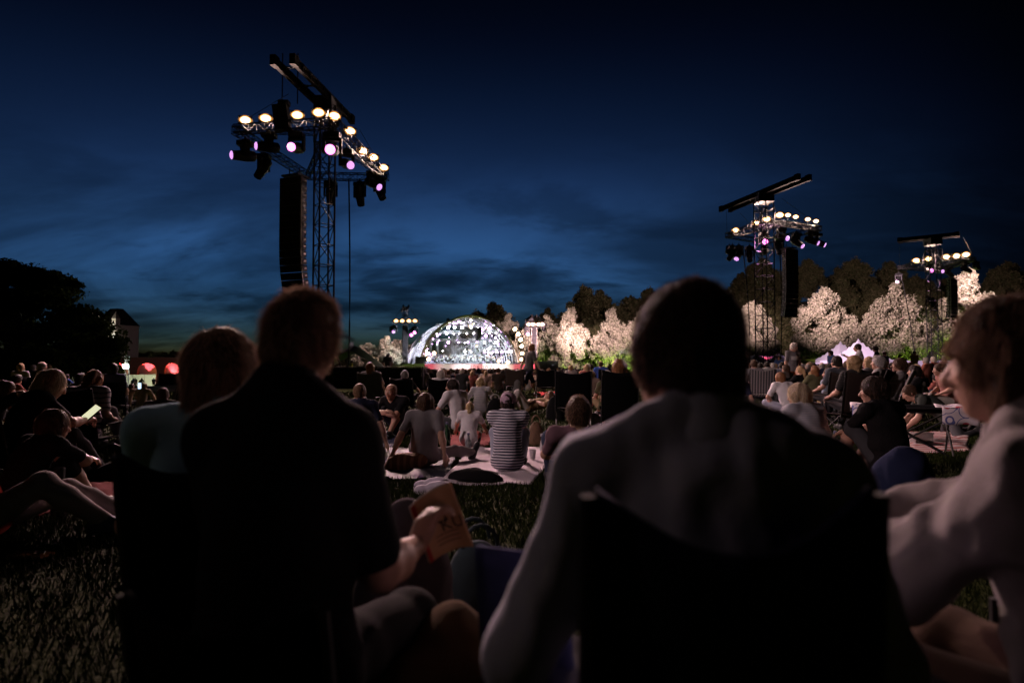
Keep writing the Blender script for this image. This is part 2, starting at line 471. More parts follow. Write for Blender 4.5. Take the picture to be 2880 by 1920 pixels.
LIME = [(crown_mesh('crown_a', 10.6, 1.5, 4.1, egg, 250, 215, 0.122, 0.85, 1, M_LIME), trunk_mesh('trunk_a', 10.6, 0.26, 2.0, 3.6, 1)),
        (crown_mesh('crown_b', 11.2, 1.4, 3.9, cone, 250, 215, 0.122, 0.85, 2, M_LIME), trunk_mesh('trunk_b', 11.2, 0.26, 2.0, 3.3, 2)),
        (crown_mesh('crown_c', 9.6, 1.2, 4.2, dome, 250, 215, 0.122, 0.85, 3, M_LIME), trunk_mesh('trunk_c', 9.6, 0.26, 1.8, 3.6, 3))]
WOOD = [(crown_mesh('crown_d', 12, 2.0, 4.8, dome, 150, 150, 0.26, 1.5, 4, M_DARKLEAF), trunk_mesh('trunk_d', 12, 0.3, 2.5, 3.8, 4)),
        (crown_mesh('crown_e', 12, 1.8, 4.6, dome, 150, 150, 0.26, 1.5, 5, M_DARKLEAF), trunk_mesh('trunk_e', 13, 0.3, 2.5, 3.4, 5))]
def tree(kit, x, y, s, rz, label, group, z=None, sx=1.0):
    o = empty('tree', (x, y, (ground_z(x, y) if z is None else z)), rz)
    o.scale = (s * sx, s * sx, s)
    for nm, me in (('crown', kit[0]), ('trunk', kit[1])):
        c = bpy.data.objects.new(nm, me); COL.objects.link(c); c.parent = o
    tag(o, label, 'tree', group)
    return o
def tree_px(kit, px, top, Y, label, group, s=None, H=None, rz=None, sx=1.0):
    p = at(px, top, Y); Hk = max(v.co.z for v in kit[0].vertices)
    return tree(kit, p.x, Y, p.z / Hk if s is None else s, rnd.random() * 6.28 if rz is None else rz, label, group, sx=sx)
G_ROW = 'floodlit lime trees along the lawn'
tree_px(LIME[1], 1608, 856, 118, 'tall pointed lime tree, brightest of the floodlit row, right of the stage', G_ROW, sx=1.02)
tree_px(LIME[1], 1722, 856, 113, 'floodlit lime tree with green uplit base just left of the biggest head', G_ROW, sx=1.0)
tree_px(LIME[0], 1800, 868, 112, 'dim lime tree mostly hidden behind the short-haired man in the light sweater', G_ROW)
tree_px(LIME[0], 1428, 874, 150, 'floodlit tree rising behind the right edge of the stage roof', G_ROW, sx=1.0)
tree_px(LIME[2], 1488, 905, 134, 'bright lime tree between the stage and the small loudspeaker mast', G_ROW, sx=0.9)
tree_px(LIME[0], 1540, 878, 140, 'dim lime tree behind the small loudspeaker mast right of the stage', G_ROW)
tree_px(LIME[2], 2110, 838, 99, 'floodlit lime tree directly behind the lattice mast of the middle tower', G_ROW, sx=0.85)
tree_px(LIME[2], 2322, 795, 92, 'rounded floodlit lime tree above the white pavilion tents', G_ROW, sx=0.86)
tree_px(LIME[0], 2515, 782, 86, 'broad floodlit lime tree left of the farthest light tower', G_ROW, sx=0.98)
tree_px(LIME[1], 2725, 742, 84, 'pointed floodlit lime tree rising above the curly-haired woman', G_ROW, sx=1.0)
tree_px(LIME[0], 2950, 790, 82, 'lime tree cut by the right edge of the picture', G_ROW)
G_LB = 'floodlit trees left of the stage'
tree_px(LIME[2], 1035, 938, 128, 'floodlit rounded tree, leftmost beside the stage', G_LB, sx=1.35)
tree_px(LIME[1], 1088, 926, 124, 'floodlit tree with the highest top left of the stage', G_LB, sx=1.2)
tree_px(LIME[2], 1125, 940, 130, 'floodlit tree half behind the hanging speakers left of the stage', G_LB, sx=1.2)
tree_px(LIME[2], 1168, 950, 146, 'floodlit tree seen behind the left flank of the stage', G_LB, sx=1.3)
tree_px(LIME[0], 1270, 950, 146, 'floodlit tree seen through the back of the stage shell', G_LB, sx=1.2)
# woodland on the hill and along the horizon
G_WOOD = 'dark trees of the wooded hill'
k = 0
for row in range(4):
    for i in range(17):
        x = 8 + i * 7.6 + rnd.uniform(-2.5, 2.5); y = 126 + row * 13 + rnd.uniform(-4, 4)
        if x < 26 and row < 1: continue
        if x > 0.78 * y + 6: continue
        tree(WOOD[k % 2], x, y, rnd.uniform(0.62, 0.95), rnd.random() * 6.28, 'dark woodland tree on the hill behind the floodlit row', G_WOOD, z=hill_h(x, y) - 0.4); k += 1
tree_px(WOOD[0], 1392, 842, 175, 'big dark tree in violet smoke behind the stage roof', 'dark trees behind the stage', sx=1.15)
tree_px(WOOD[1], 1345, 862, 185, 'narrow dark tree left of the smoke-wrapped tree behind the stage', 'dark trees behind the stage')
for i, (px, top) in enumerate(((1500, 880), (1545, 872), (1590, 868), (1655, 838), (1690, 835), (1745, 842), (1778, 824))):
    tree_px(WOOD[i % 2], px, top, 165, 'dark woodland tree on the hill behind the floodlit row', G_WOOD, sx=1.1)
for i, (px, top) in enumerate(((395, 968), (425, 962), (455, 965), (490, 960), (525, 968), (560, 972), (600, 975), (960, 960), (985, 955), (1195, 958))):
    tree_px(WOOD[i % 2], px, top, 205 if i < 7 else 170, 'dark tree on the far horizon beyond the brick wall' if i < 7 else 'dark tree on the horizon left of the stage', 'dark trees on the left horizon', sx=1.7)

# big dark tree at the left edge
def big_tree():
    kit_c = crown_mesh('crown_big', 12.2, 1.4, 8.3, dome, 270, 170, 0.22, 1.7, 11, foliage_mat('plane_tree_leaves', (0.02, 0.028, 0.008), (0.06, 0.065, 0.02)), flat=0.42, droop=0.04)
    kit_t = trunk_mesh('trunk_big', 12.2, 0.5, 2.2, 7.5, 11)
    o = tree((kit_c, kit_t), -45.3, 63, 0.98, 0.4, 'huge dark spreading tree filling the left edge of the park', None)
    o.scale = (1.0, 1.0, 1.0)
    o2 = tree((kit_c, kit_t), -57.0, 66, 1.02, 2.9, 'second dark tree cut by the left border behind the huge one', None)
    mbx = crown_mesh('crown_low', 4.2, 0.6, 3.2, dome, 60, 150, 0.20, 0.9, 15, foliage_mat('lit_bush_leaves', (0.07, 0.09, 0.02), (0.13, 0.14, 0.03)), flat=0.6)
    mt = trunk_mesh('trunk_low', 4.2, 0.12, 1.0, 2.6, 15)
    tree((mbx, mt), at(262, 1000, 76).x, 76, 0.9, 0.3, 'low yellow-green tree lit by the park lantern', None, z=-1.7)
    tree((mbx, mt), at(282, 1000, 100).x, 100, 0.9, 1.9, 'low tree in front of the white tower house, lit from below', None)
big_tree()

# ------------------------------------------------------------------ light towers
KEY = (1.0, 0.66, 0.57)
M_BOOM = pm('boom_paint_matt', (0.012, 0.011, 0.010), 0.3, 12, 0.95, spec=0.02)
def aim(o, d):
    o.rotation_mode = 'QUATERNION'; o.rotation_quaternion = Vector(d).normalized().to_track_quat('Y', 'Z')
FLOOD = {}
def flood(pos, d, label, group, power, s=1.0, far=False, angle=104, color=KEY, dark=False):
    key = 'far' if far else ('off' if dark else 'near')
    if key not in FLOOD:
        h = MB(); h.box((0, -0.10, 0), (0.46, 0.16, 0.30)); h.box((0, -0.20, 0), (0.30, 0.06, 0.20))
        for i in range(5): h.box((-0.18 + 0.09 * i, -0.21, 0), (0.02, 0.08, 0.26))
        h.box((0.245, -0.02, 0), (0.012, 0.12, 0.32)); h.box((-0.245, -0.02, 0), (0.012, 0.12, 0.32))
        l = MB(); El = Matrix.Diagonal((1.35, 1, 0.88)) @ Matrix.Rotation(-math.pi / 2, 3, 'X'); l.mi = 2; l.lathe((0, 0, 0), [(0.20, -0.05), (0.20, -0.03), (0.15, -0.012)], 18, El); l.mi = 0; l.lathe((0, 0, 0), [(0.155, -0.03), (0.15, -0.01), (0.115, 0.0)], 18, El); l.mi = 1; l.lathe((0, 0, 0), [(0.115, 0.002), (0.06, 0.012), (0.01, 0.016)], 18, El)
        y = MB(); y.box((0.27, -0.1, -0.12), (0.015, 0.04, 0.32)); y.box((-0.27, -0.1, -0.12), (0.015, 0.04, 0.32)); y.box((0, -0.1, -0.28), (0.56, 0.04, 0.015)); y.tube((0, -0.1, -0.28), (0, -0.1, -0.42), 0.025, 6)
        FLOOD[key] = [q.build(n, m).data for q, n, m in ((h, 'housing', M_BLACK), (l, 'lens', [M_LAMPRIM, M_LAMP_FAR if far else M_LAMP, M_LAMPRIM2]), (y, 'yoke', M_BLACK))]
        for d_ in FLOOD[key]:
            for ob in [ob for ob in bpy.data.objects if ob.data == d_]: bpy.data.objects.remove(ob)
    o = empty('floodlight', pos); aim(o, d); o.scale = (s, s, s)
    for n, me in zip(('housing', 'lens', 'yoke'), FLOOD[key]):
        c = bpy.data.objects.new(n, me); COL.objects.link(c); c.parent = o
    if power: spot_light('floodlight_beam', o, (0, 0.06, 0), power, color, angle, 0.5, 0.18)
    return tag(o, label, 'floodlight', group)
HEAD = {}
def moving_head(pos, d, label, group, lens='dim', power=0, s=1.0, color=(1.0, 0.35, 0.85), angle=70):
    """Moving-head spotlight hanging from a truss: base, yoke, head, lens."""
    q = Vector(d).normalized().to_track_quat('Y', 'Z').to_matrix()
    o = empty('moving_head_light', pos)
    b = MB(); b.box((0, 0, -0.12), (0.46, 0.36, 0.16)); b.box((0, 0, -0.01), (0.2, 0.1, 0.08)); b.tube((0, 0, -0.02), (0, 0, 0.14), 0.03, 6)
    b.build('base', M_BLACK, o)
    ya = math.atan2(-d[0], d[1]); Rz = Matrix.Rotation(ya, 3, 'Z')
    y = MB(); y.box(Rz @ Vector((0.235, 0, -0.40)), (0.07, 0.15, 0.44), Rz); y.box(Rz @ Vector((-0.235, 0, -0.40)), (0.07, 0.15, 0.44), Rz); y.box(Rz @ Vector((0, 0, -0.23)), (0.5, 0.2, 0.07), Rz)
    y.build('yoke', M_BLACK, o)
    c = Vector((0, 0, -0.52)); M = q @ Matrix.Rotation(-math.pi / 2, 3, 'X')
    h = MB(); h.lathe(c, [(0.10, -0.36), (0.17, -0.30), (0.19, -0.05), (0.17, 0.20), (0.15, 0.40), (0.155, 0.43), (0.135, 0.43)], 14, M)
    h.build('head', M_BLACK, o, smooth=True)
    l = MB(); l.lathe(c + q @ Vector((0, 0.415, 0)), [(0.135 if lens != 'pink' else 0.14, -0.01), (0.135 if lens != 'pink' else 0.14, 0.03), (0.09, 0.06), (0.01, 0.07)], 14, M)
    l.build('lens', {'dim': M_PINKDIM, 'pink': M_PINK, 'off': M_CABLE}[lens], o, smooth=True)
    o.scale = (s, s, s)
    if power:
        e = Vector(d).normalized().to_track_quat('-Z', 'Y').to_euler()
        spot_light('moving_head_beam', o, c + q @ Vector((0, 0.52, 0)), power, color, angle, 0.7, 0.12, e)
    return tag(o, label, 'stage light', group)

def line_array(pos, yaw, n, label, group=None, w=1.2, hh=0.36, dep=0.55, curve=1.0):
    """Column of speaker cabinets, straight at the top and curling back at the bottom."""
    o = empty('line_array_speaker', pos, yaw)
    p = Vector((0, 0, 0)); ang = 0.0
    fr = MB(); fr.box((0, 0.1, 0.10), (w * 0.8, dep * 1.5, 0.09)); fr.tube((0.3, 0, 0.1), (0.3, 0, 0.5), 0.03, 6); fr.tube((-0.3, 0, 0.1), (-0.3, 0, 0.5), 0.03, 6)
    fr.build('rigging_frame', M_BLACK, o)
    for i in range(n):
        ang = R(curve) * (0.0 if i < n * 0.45 else (i - n * 0.45) ** 1.55 * 0.75)
        M = Matrix.Rotation(ang, 3, 'X')
        c = p + M @ Vector((0, 0, -hh / 2))
        mb = MB()
        y0, y1 = -dep / 2, dep / 2
        t = hh / 2 - 0.006
        vs = [(sx * w / 2 * (1 if yy == y0 else 0.82), yy, sz * t * (1 if yy == y0 else 0.88)) for sx in (-1, 1) for yy in (y0, y1) for sz in (-1, 1)]
        mb.add([c + M @ Vector(v) for v in vs], [(0, 1, 3, 2), (4, 6, 7, 5), (0, 4, 5, 1), (2, 3, 7, 6), (0, 2, 6, 4), (1, 5, 7, 3)])
        cb = mb.build('speaker_cabinet', pm('speaker_cabinet_paint', (0.014, 0.013, 0.012), 0.3, 14, 0.55, objvar=0.2), o)
        g = MB(); g.box(c + M @ Vector((0, y0 - 0.012, 0)), (w * 0.94, 0.02, hh * 0.9), M); g.build('grille', pm('speaker_grille', (0.008, 0.008, 0.009), 0.3, 60, 0.75), cb)
        for sx in (-1, 1):
            hw = MB()
            hw.box(c + M @ Vector((sx * (w / 2 + 0.012), y0 + 0.05, 0)), (0.02, 0.06, hh * 0.98), M)
            hw.box(c + M @ Vector((sx * (w / 2 * 0.9 + 0.02), 0.08, 0)), (0.03, 0.16, 0.09), M)
            hw.tube(c + M @ Vector((sx * (w / 2 + 0.01), y0 + 0.05, t)), c + M @ Vector((sx * (w / 2 + 0.045), y0 + 0.05, t)), 0.022, 6)
            hw.build('rigging_link', pm('rigging_steel', (0.20, 0.18, 0.15), 0.2, 20, 0.35, metal=0.8), cb)
        p = p + M @ Vector((0, 0, -hh))
    return tag(o, label, 'loudspeaker', group)

def tower(label, base, top_z, mast_w, boom, ring, group=None, hang=None, bay=1.0, boom_sep=0.9, cables=(), brace_deck=False):
    bx, by = base
    g0 = ground_z(bx, by)
    o = empty('light_tower', (bx, by, g0))
    L = lambda p: Vector(p) - Vector((bx, by, g0))
    m = MB(); m.truss((0, 0, 0), (0, 0, top_z - g0), mast_w, bay, 0.05, 0.026, up=(0.8, 0.6, 0), n=6); m.build('mast', M_STEEL, o)
    f = MB(); f.box((0, 0, 0.1), (2.2, 2.2, 0.2))
    for sx in (-1, 1):
        for sy in (-1, 1):
            f.tube((sx * 1.0, sy * 1.0, 0.2), (sx * mast_w * 0.35, sy * mast_w * 0.35, 2.4), 0.04, 6)
    f.build('base', M_STEEL, o)
    c = MB(); zc = top_z - g0
    c.box((0, 0, zc + 0.02), (mast_w * 1.15, mast_w * 1.3, 0.7)); c.build('sleeve_head', M_BLACK, o); c = MB(); c.truss((-mast_w * .55, 0, zc - 1.5), (mast_w * .55, 0, zc - 1.5), mast_w * 1.25, 0.5, 0.035, 0.02); c.build('mast_collar', M_BLACK, o)
    a, b = L(boom[0]), L(boom[1]); d = (b - a).normalized(); side = d.cross(Vector((0, 0, 1))).normalized()
    for sgn in (-1, 1):
        bm = MB(); off = side * sgn * boom_sep / 2
        u = d.cross(side).normalized()
        Mx = Matrix((side, d, u)).transposed()
        mid = (a + b) / 2 + off
        bm.box(mid + Vector((0, 0, 0.14)), (0.16, (b - a).length, 0.10), Mx); bm.box(mid - Vector((0, 0, 0.16)), (0.16, (b - a).length, 0.10), Mx)
        bm.box(mid, (0.05, (b - a).length, 0.30), Mx)
        k = int((b - a).length / 0.8)
        for i in range(k + 1):
            bm.box(a + (b - a) * (i / k) + off, (0.19, 0.10, 0.40), Mx)
        for e in (a, b): bm.box(e + off, (0.26, 0.45, 0.46), Mx)
        bm.build('boom_beam', M_BOOM, o)
    xb = MB()
    for i in range(4):
        for t0, t1 in ((0.06 + 0.28 * i, 0.13 + 0.28 * i),):
            p0, p1 = a.lerp(b, min(1, t0)), a.lerp(b, min(1, t1))
            xb.tube(p0 + side * boom_sep / 2, p1 - side * boom_sep / 2, 0.035, 5); xb.tube(p1 + side * boom_sep / 2, p0 - side * boom_sep / 2, 0.035, 5)
    xb.build('boom_bracing', M_BLACK, o)
    if brace_deck:
        dk = MB(); dk.box((0, 0, zc - 0.45), (mast_w * 1.8, mast_w * 1.8, 0.06)); dk.truss((-mast_w * .9, 0, zc - 0.2), (-mast_w * .9, 0, zc + 0.9), 0.25, 0.4, 0.02, 0.012); dk.build('service_platform', M_BLACK, o)
    n = len(ring)
    for i in range(n):
        p, q = L(ring[i]), L(ring[(i + 1) % n])
        t = MB(); t.truss(p, q, 0.40, 0.45, 0.03, 0.016); t.build('light_truss', M_STEEL, o)
    for i in range(n):   # hoist chains from the boom to the corners
        p = L(ring[i])
        q = min((a, b, (a + b) / 2), key=lambda v: (Vector((v.x, v.y, 0)) - Vector((p.x, p.y, 0))).length)
        ch = MB(); ch.tube(p + Vector((0, 0, 0.2)), q.lerp(p, 0.15) * 1.0 + Vector((0, 0, 0.0)) if False else Vector((p.x * 0.35 + q.x * 0.65, p.y * 0.35 + q.y * 0.65, q.z)), 0.014, 5); ch.build('hoist_chain', M_CABLE, o)
    ctr = sum((L(r) for r in ring), Vector()) / n
    for i in range(n):   # spokes tie the ring to the mast
        p = L(ring[i]); sp = MB(); sp.truss(p, Vector((0, 0, p.z)) + (p - Vector((0, 0, p.z))).normalized() * mast_w * 0.5, 0.25, 0.45, 0.02, 0.012); sp.build('truss_spoke', M_BLACK, o)
    for (p, q, sag) in cables:
        p, q = L(p), L(q)
        cb = MB(); cb.path([p.lerp(q, t) + Vector((sag * math.sin(math.pi * t), 0, 0)) for t in np.linspace(0, 1, 9)], 0.045, 6); cb.build('cable_loom', M_CABLE, o)
    return tag(o, label, 'light tower', group)

GT = 'tall lattice light towers on the lawn'
# --- tower 1 (near, left)
T1 = [at(662, 365, 33.7), at(940, 345, 32.3), at(1085, 500, 41.7), at(865, 495, 41.4)]
b1 = Vector((-9.48, 34.2, 0))
top1 = at(870, 262, 33.5)
tower('tallest light tower, nearest, left of the stage, with slanting boom and hanging speaker column', (b1.x, b1.y), 14.2, 0.78,
      (at(800, 172, 29.8), at(966, 336, 37.2)), T1, GT, cables=[(at(981, 505, 38.5), at(981, 1046, 38.5), 0.06)])
cam_dir = lambda p: (Vector((0.6, 2.0, 0.8)) - p)
for i_, (px, py, t, sd) in enumerate(((690, 338, .1, 0), (747, 333, .3, 0), (836, 324, .62, 0), (896, 317, .84, 0), (941, 327, .0, 1), (985, 369, .25, 1), (1021, 424, .52, 1), (1050, 443, .68, 1), (1079, 472, .9, 1))):
    e = T1[0].lerp(T1[1], t) if sd == 0 else T1[1].lerp(T1[2], t)
    p = at(px, py, e.y)
    dd = cam_dir(p) + Vector((-5 if sd == 0 else 9, 0, 0))
    flood(p, dd, 'glaring floodlight on the nearest tower, ' + ORD[i_] + ' of nine', 'floodlights of the nearest tower', 7000, s=1.28)
for i_, (px, py, Y, d, lens, pw) in enumerate(((690, 395, 33.6, (-0.75, -0.6, -0.12), 'dim', 0), (757, 372, 35, (-0.8, -0.6, -0.1), 'dim', 0), (742, 432, 37, (-0.6, 0.2, -0.75), 'off', 0),
                       (835, 372, 33.2, (-0.1, -1, -0.25), 'pink', 900), (935, 372, 33.0, (0.12, -1, -0.28), 'pink', 4200), (975, 420, 36, (0.5, -0.75, -0.35), 'dim', 0),
                       (930, 508, 40, (0.1, -0.3, -0.95), 'off', 0), (1012, 512, 41, (0.1, 0.2, -0.98), 'off', 0), (1048, 480, 41, (0.75, -0.5, -0.5), 'dim', 0), (1068, 500, 41.6, (0.35, -0.3, -0.85), 'off', 0))):
    moving_head(at(px, py, Y), d, ['outermost spotlight with violet lens at the left corner of the nearest tower', 'spotlight with violet lens just right of the left corner of the nearest tower', 'unlit spotlight tipped downwards under the left truss of the nearest tower', 'pale pink glowing spotlight left of the mast of the nearest tower', 'brightest magenta spotlight at the mast of the nearest tower', 'spotlight with violet lens right of the magenta one on the nearest tower', 'unlit spotlight hanging behind the mast of the nearest tower', 'unlit spotlight beside the hanging cable of the nearest tower', 'spotlight with violet lens at the right corner of the nearest tower', 'unlit spotlight at the very right end of the nearest tower'][i_],
                {'pink': 'bright pink heads of the nearest tower', 'dim': 'violet heads of the nearest tower', 'off': 'unlit heads of the nearest tower'}[lens], lens, pw, s=1.7 if pw > 3000 else 1.5, angle=110)
line_array(at(828, 502, 33.6), R(-22), 17, 'long black speaker column curling back at its foot under the nearest tower', None, w=1.28, hh=0.36, dep=0.6)
mo = MB(); mo.box((0, 0, 0), (0.7, 0.5, 1.25), Matrix.Rotation(R(-8), 3, 'Y')); mo.box((0.1, 0, 0.72), (0.5, 0.4, 0.22)); mo.tube((0, 0, 0.8), (0, 0, 3.2), 0.03); mo.tube((0.75, 0, 0.7), (0.75, 0, 3.2), 0.03)
tag(mo.build('chain_motor_case', M_BLACK, loc=at(793, 332, 33)), 'dark motor case hanging on two chains between the floodlights of the nearest tower', 'hoist')

# --- tower 2 (middle, right)
T2 = [at(2045, 662, 60), at(2200, 628, 53.5), at(2305, 643, 57), at(2150, 680, 63)]
tower('light tower right of the biggest head with a row of lamps, second in size', (at(2152, 900, 53.5).x, 53.5), 14.2, 1.05,
      (at(2258, 500, 48.5), at(2042, 588, 58.7)), T2, GT, cables=[(at(2088, 690, 57), at(2108, 1020, 57), 0.2), (at(2193, 700, 56), at(2196, 1020, 56), 0.1)])
for i_, (px, py, Y) in enumerate(((2070, 648, 59), (2127, 628, 56.5), (2157, 617, 55), (2193, 605, 53.8), (2216, 605, 54.2), (2238, 610, 55), (2272, 617, 56), (2295, 622, 56.8))):
    p = at(px, py, Y)
    flood(p, Vector((p.x * 0.45, 2, -6)) - p, 'floodlight on the middle tower, ' + ORD[i_] + ' of eight', 'floodlights of the middle tower', 2600, s=1.4 if px < 2210 else 1.0)
for i_, (px, py, Y, d, lens, pw) in enumerate(((2060, 690, 60, (-0.6, -0.2, -0.75), 'off', 0), (2078, 690, 59, (-0.5, -0.5, -0.7), 'dim', 0), (2108, 692, 59, (-0.1, -0.4, -0.9), 'off', 0),
                       (2148, 652, 56, (-0.2, -1, -0.25), 'pink', 3000), (2190, 668, 56, (0, -0.3, -0.95), 'off', 0), (2197, 640, 55, (0.4, -0.8, -0.3), 'dim', 0),
                       (2240, 655, 56, (0.5, -0.6, -0.6), 'dim', 0), (2280, 650, 57, (0.7, -0.5, -0.45), 'dim', 0), (2298, 655, 57, (0.8, -0.4, -0.45), 'dim', 0))):
    moving_head(at(px, py, Y), d, ('magenta' if lens == 'pink' else 'violet' if lens == 'dim' else 'unlit') + ' moving spotlight under the middle tower, ' + ORD[i_] + ' of nine',
                'heads of the middle tower, ' + lens, lens, pw, s=1.5, angle=110)
line_array(at(2220, 702, 54.5), R(20), 15, 'black speaker column hanging beside the mast of the middle tower', None, w=1.2, hh=0.36, dep=0.6, curve=0.8)

# --- tower 3 (far right)
T3 = [at(2530, 752, 79), at(2632, 742, 75), at(2740, 728, 74), at(2640, 760, 84)]
tower('farthest light tower, at the right, with five bright lamps', (at(2628, 900, 71.3).x, 71.3), 14.0, 1.05,
      (at(2692, 660, 70), at(2532, 676, 73)), T3, GT, cables=[(at(2538, 790, 76), at(2576, 1020, 70), 0.1)])
for i_, (px, py, Y) in enumerate(((2577, 733, 77), (2610, 728, 76), (2662, 722, 75), (2690, 720, 74.5), (2717, 716, 74))):
    p = at(px, py, Y); flood(p, Vector((p.x * 0.6, 2, -12)) - p, 'floodlight on the farthest tower, ' + ORD[i_] + ' of five', 'floodlights of the farthest tower', 2600, s=1.8)
for i_, (px, py, Y, d, lens, pw) in enumerate(((2528, 768, 79, (-0.6, -0.5, -0.5), 'dim', 0), (2612, 742, 75, (-0.1, -1, -0.2), 'pink', 2500), (2640, 742, 75, (0.1, -0.9, -0.3), 'dim', 0), (2668, 750, 75, (0.5, -0.5, -0.7), 'off', 0), (2715, 738, 74, (0.7, -0.4, -0.5), 'off', 0))):
    moving_head(at(px, py, Y), d, ('magenta' if lens == 'pink' else 'violet' if lens == 'dim' else 'unlit') + ' moving spotlight under the farthest tower, ' + ORD[i_] + ' of five',
                'heads of the farthest tower, ' + lens, lens, pw, s=1.4, angle=110)
line_array(at(2676, 785, 76), R(28), 12, 'black speaker column hanging from the farthest tower', None, w=1.25, hh=0.36, dep=0.6, curve=0.8)

# --- two small PA towers beside the stage
def pa_tower(px, Y, boom_py, ring_py, x0, x1, lamps, lpy, arr, label, arr_label, lamp_label, pinks, grp):
    bz = at(px, boom_py, Y).z; rz = at(px, ring_py, Y).z
    X0, X1 = gx(x0, Y), gx(x1, Y); bx = gx(px, Y)
    ring = [Vector((X0, Y + 0.5, rz)), Vector((X0, Y - 0.6, rz)), Vector((X1, Y - 0.6, rz)), Vector((X1, Y + 0.5, rz))]
    tower(label, (bx, Y + 0.9), bz, 0.7, (Vector((bx + 0.5, Y - 1.5, bz + 0.3)), Vector((bx - 0.5, Y + 2.6, bz - 0.2))), ring, None)
    for i_, lx in enumerate(lamps):
        p = at(lx, lpy, Y - 0.7); flood(p, Vector((-p.x * 0.2, -1.0 * Y, -6)), lamp_label + ', ' + ORD[i_], grp, 1500, s=1.9, far=True)
    for i_, (hx, hy, on) in enumerate(pinks):
        moving_head(at(hx, hy, Y - 0.8), (0.05, -1, -0.15), ('pink spotlight on the small tower ' + ('left' if px < 1300 else 'right') + ' of the stage' + (', ' + ORD[i_] if len(pinks) > 1 else '')), 'pink heads of the small towers', on, 0, s=2.0)
    line_array(at(*arr), R(8), 13, arr_label, None, w=0.95, hh=0.42, dep=0.5, curve=0.4)
pa_tower(1137, 121, 868, 904, 1106, 1176, (1114, 1131, 1150, 1167), 902, (1140, 915, 119.8), 'small light and speaker tower at the left flank of the stage', 'narrow black speaker column at the left flank of the stage',
         'amber floodlight in the row of four left of the stage', ((1108, 915, 'dim'), (1158, 924, 'pink'), (1167, 917, 'pink')), 'amber floodlights left of the stage')
pa_tower(1494, 127, 895, 913, 1478, 1536, (1487, 1499, 1514, 1525), 912, (1502, 921, 125.5), 'small light and speaker tower right of the stage among the bright trees', 'narrow black speaker column right of the stage behind the walking man',
         'amber floodlight in the row of four right of the stage', ((1483, 922, 'pink'),), 'amber floodlights right of the stage')

# floodlights of the towers that are turned to the trees (seen from behind or the side)
GTR = 'floodlights turned to the trees'
def tree_flood(p, tgt, power, angle, label, color=(1.0, 0.70, 0.62), s=0.9):
    p = Vector(p); flood(p, Vector(tgt) - p, label, GTR, power, s=s, dark=False, angle=angle, color=color)
# --- delay tower beside the camera position (left of the frame); its beams rake over the lawn
TS = [Vector((-26.5, 1, 12.3)), Vector((-26.5, -3, 12.3)), Vector((-21.5, -3, 12.3)), Vector((-21.5, 1, 12.3))]
tower('light tower standing on the lawn left of the camera position', (-24, -1), 14.0, 0.8, (Vector((-27.5, -1, 14.3)), Vector((-20.5, -1, 14.3))), TS, GT)
for i, (az, el, pw, sz) in enumerate(((19, -24.5, 1.0, 15), (29, -22, 1.2, 19), (38, -17.5, 1.0, 19), (48, -17, 0.8, 18), (1.9, -27.3, 0.065, 13.5))):
    p = Vector((-21.4, -2.6 + 0.9 * i, 12.7)); d = Vector((math.cos(R(az)) * math.cos(R(el)), math.sin(R(az)) * math.cos(R(el)), math.sin(R(el))))
    flood(p, d, 'floodlight on the tower left of the camera position', 'floodlights of the tower left of the camera', 11000 * pw, angle=sz, color=(1.0, 0.70, 0.70))
# ------------------------------------------------------------------ stage
PHI = R(25); SX, SY = -7.2, 120.0
SM = Matrix.Translation((SX, SY, 0)) @ Matrix.Rotation(PHI, 4, 'Z')
HW, DEP, DECK, AH = 9.2, 12.0, 1.3, 8.55
stage = empty('concert_stage', (SX, SY, 0), PHI)
tag(stage, 'arched concert stage with transparent shell full of white and violet light', 'stage')
dk = MB(); dk.box((0.8, DEP / 2 - 0.2, DECK / 2 - 0.3), (2 * HW + 3.4, DEP + 1.4, DECK + 0.6)); dk.build('stage_deck', pm('stage_deck_black', (0.03, 0.03, 0.035), 0.2, 3, 0.6), stage)
def arch(t, sc_=1.0):
    """t 0..1 from left foot over the top to the right foot"""
    a = math.pi * (1 - t); c, s_ = math.cos(a), math.sin(a)
    e = 2 / 1.8
    return (HW * sc_ * math.copysign(abs(c) ** e, c), DECK + AH * sc_ * abs(s_) ** e)
def shrink(v): return 1.0 - 0.10 * v
M_RIB = pm('shell_rib_aluminium', (0.6, 0.6, 0.62), 0.1, 6, 0.35, metal=0.5)
M_RIBT = pm('front_rib_tan', (0.46, 0.34, 0.26), 0.15, 6, 0.5)
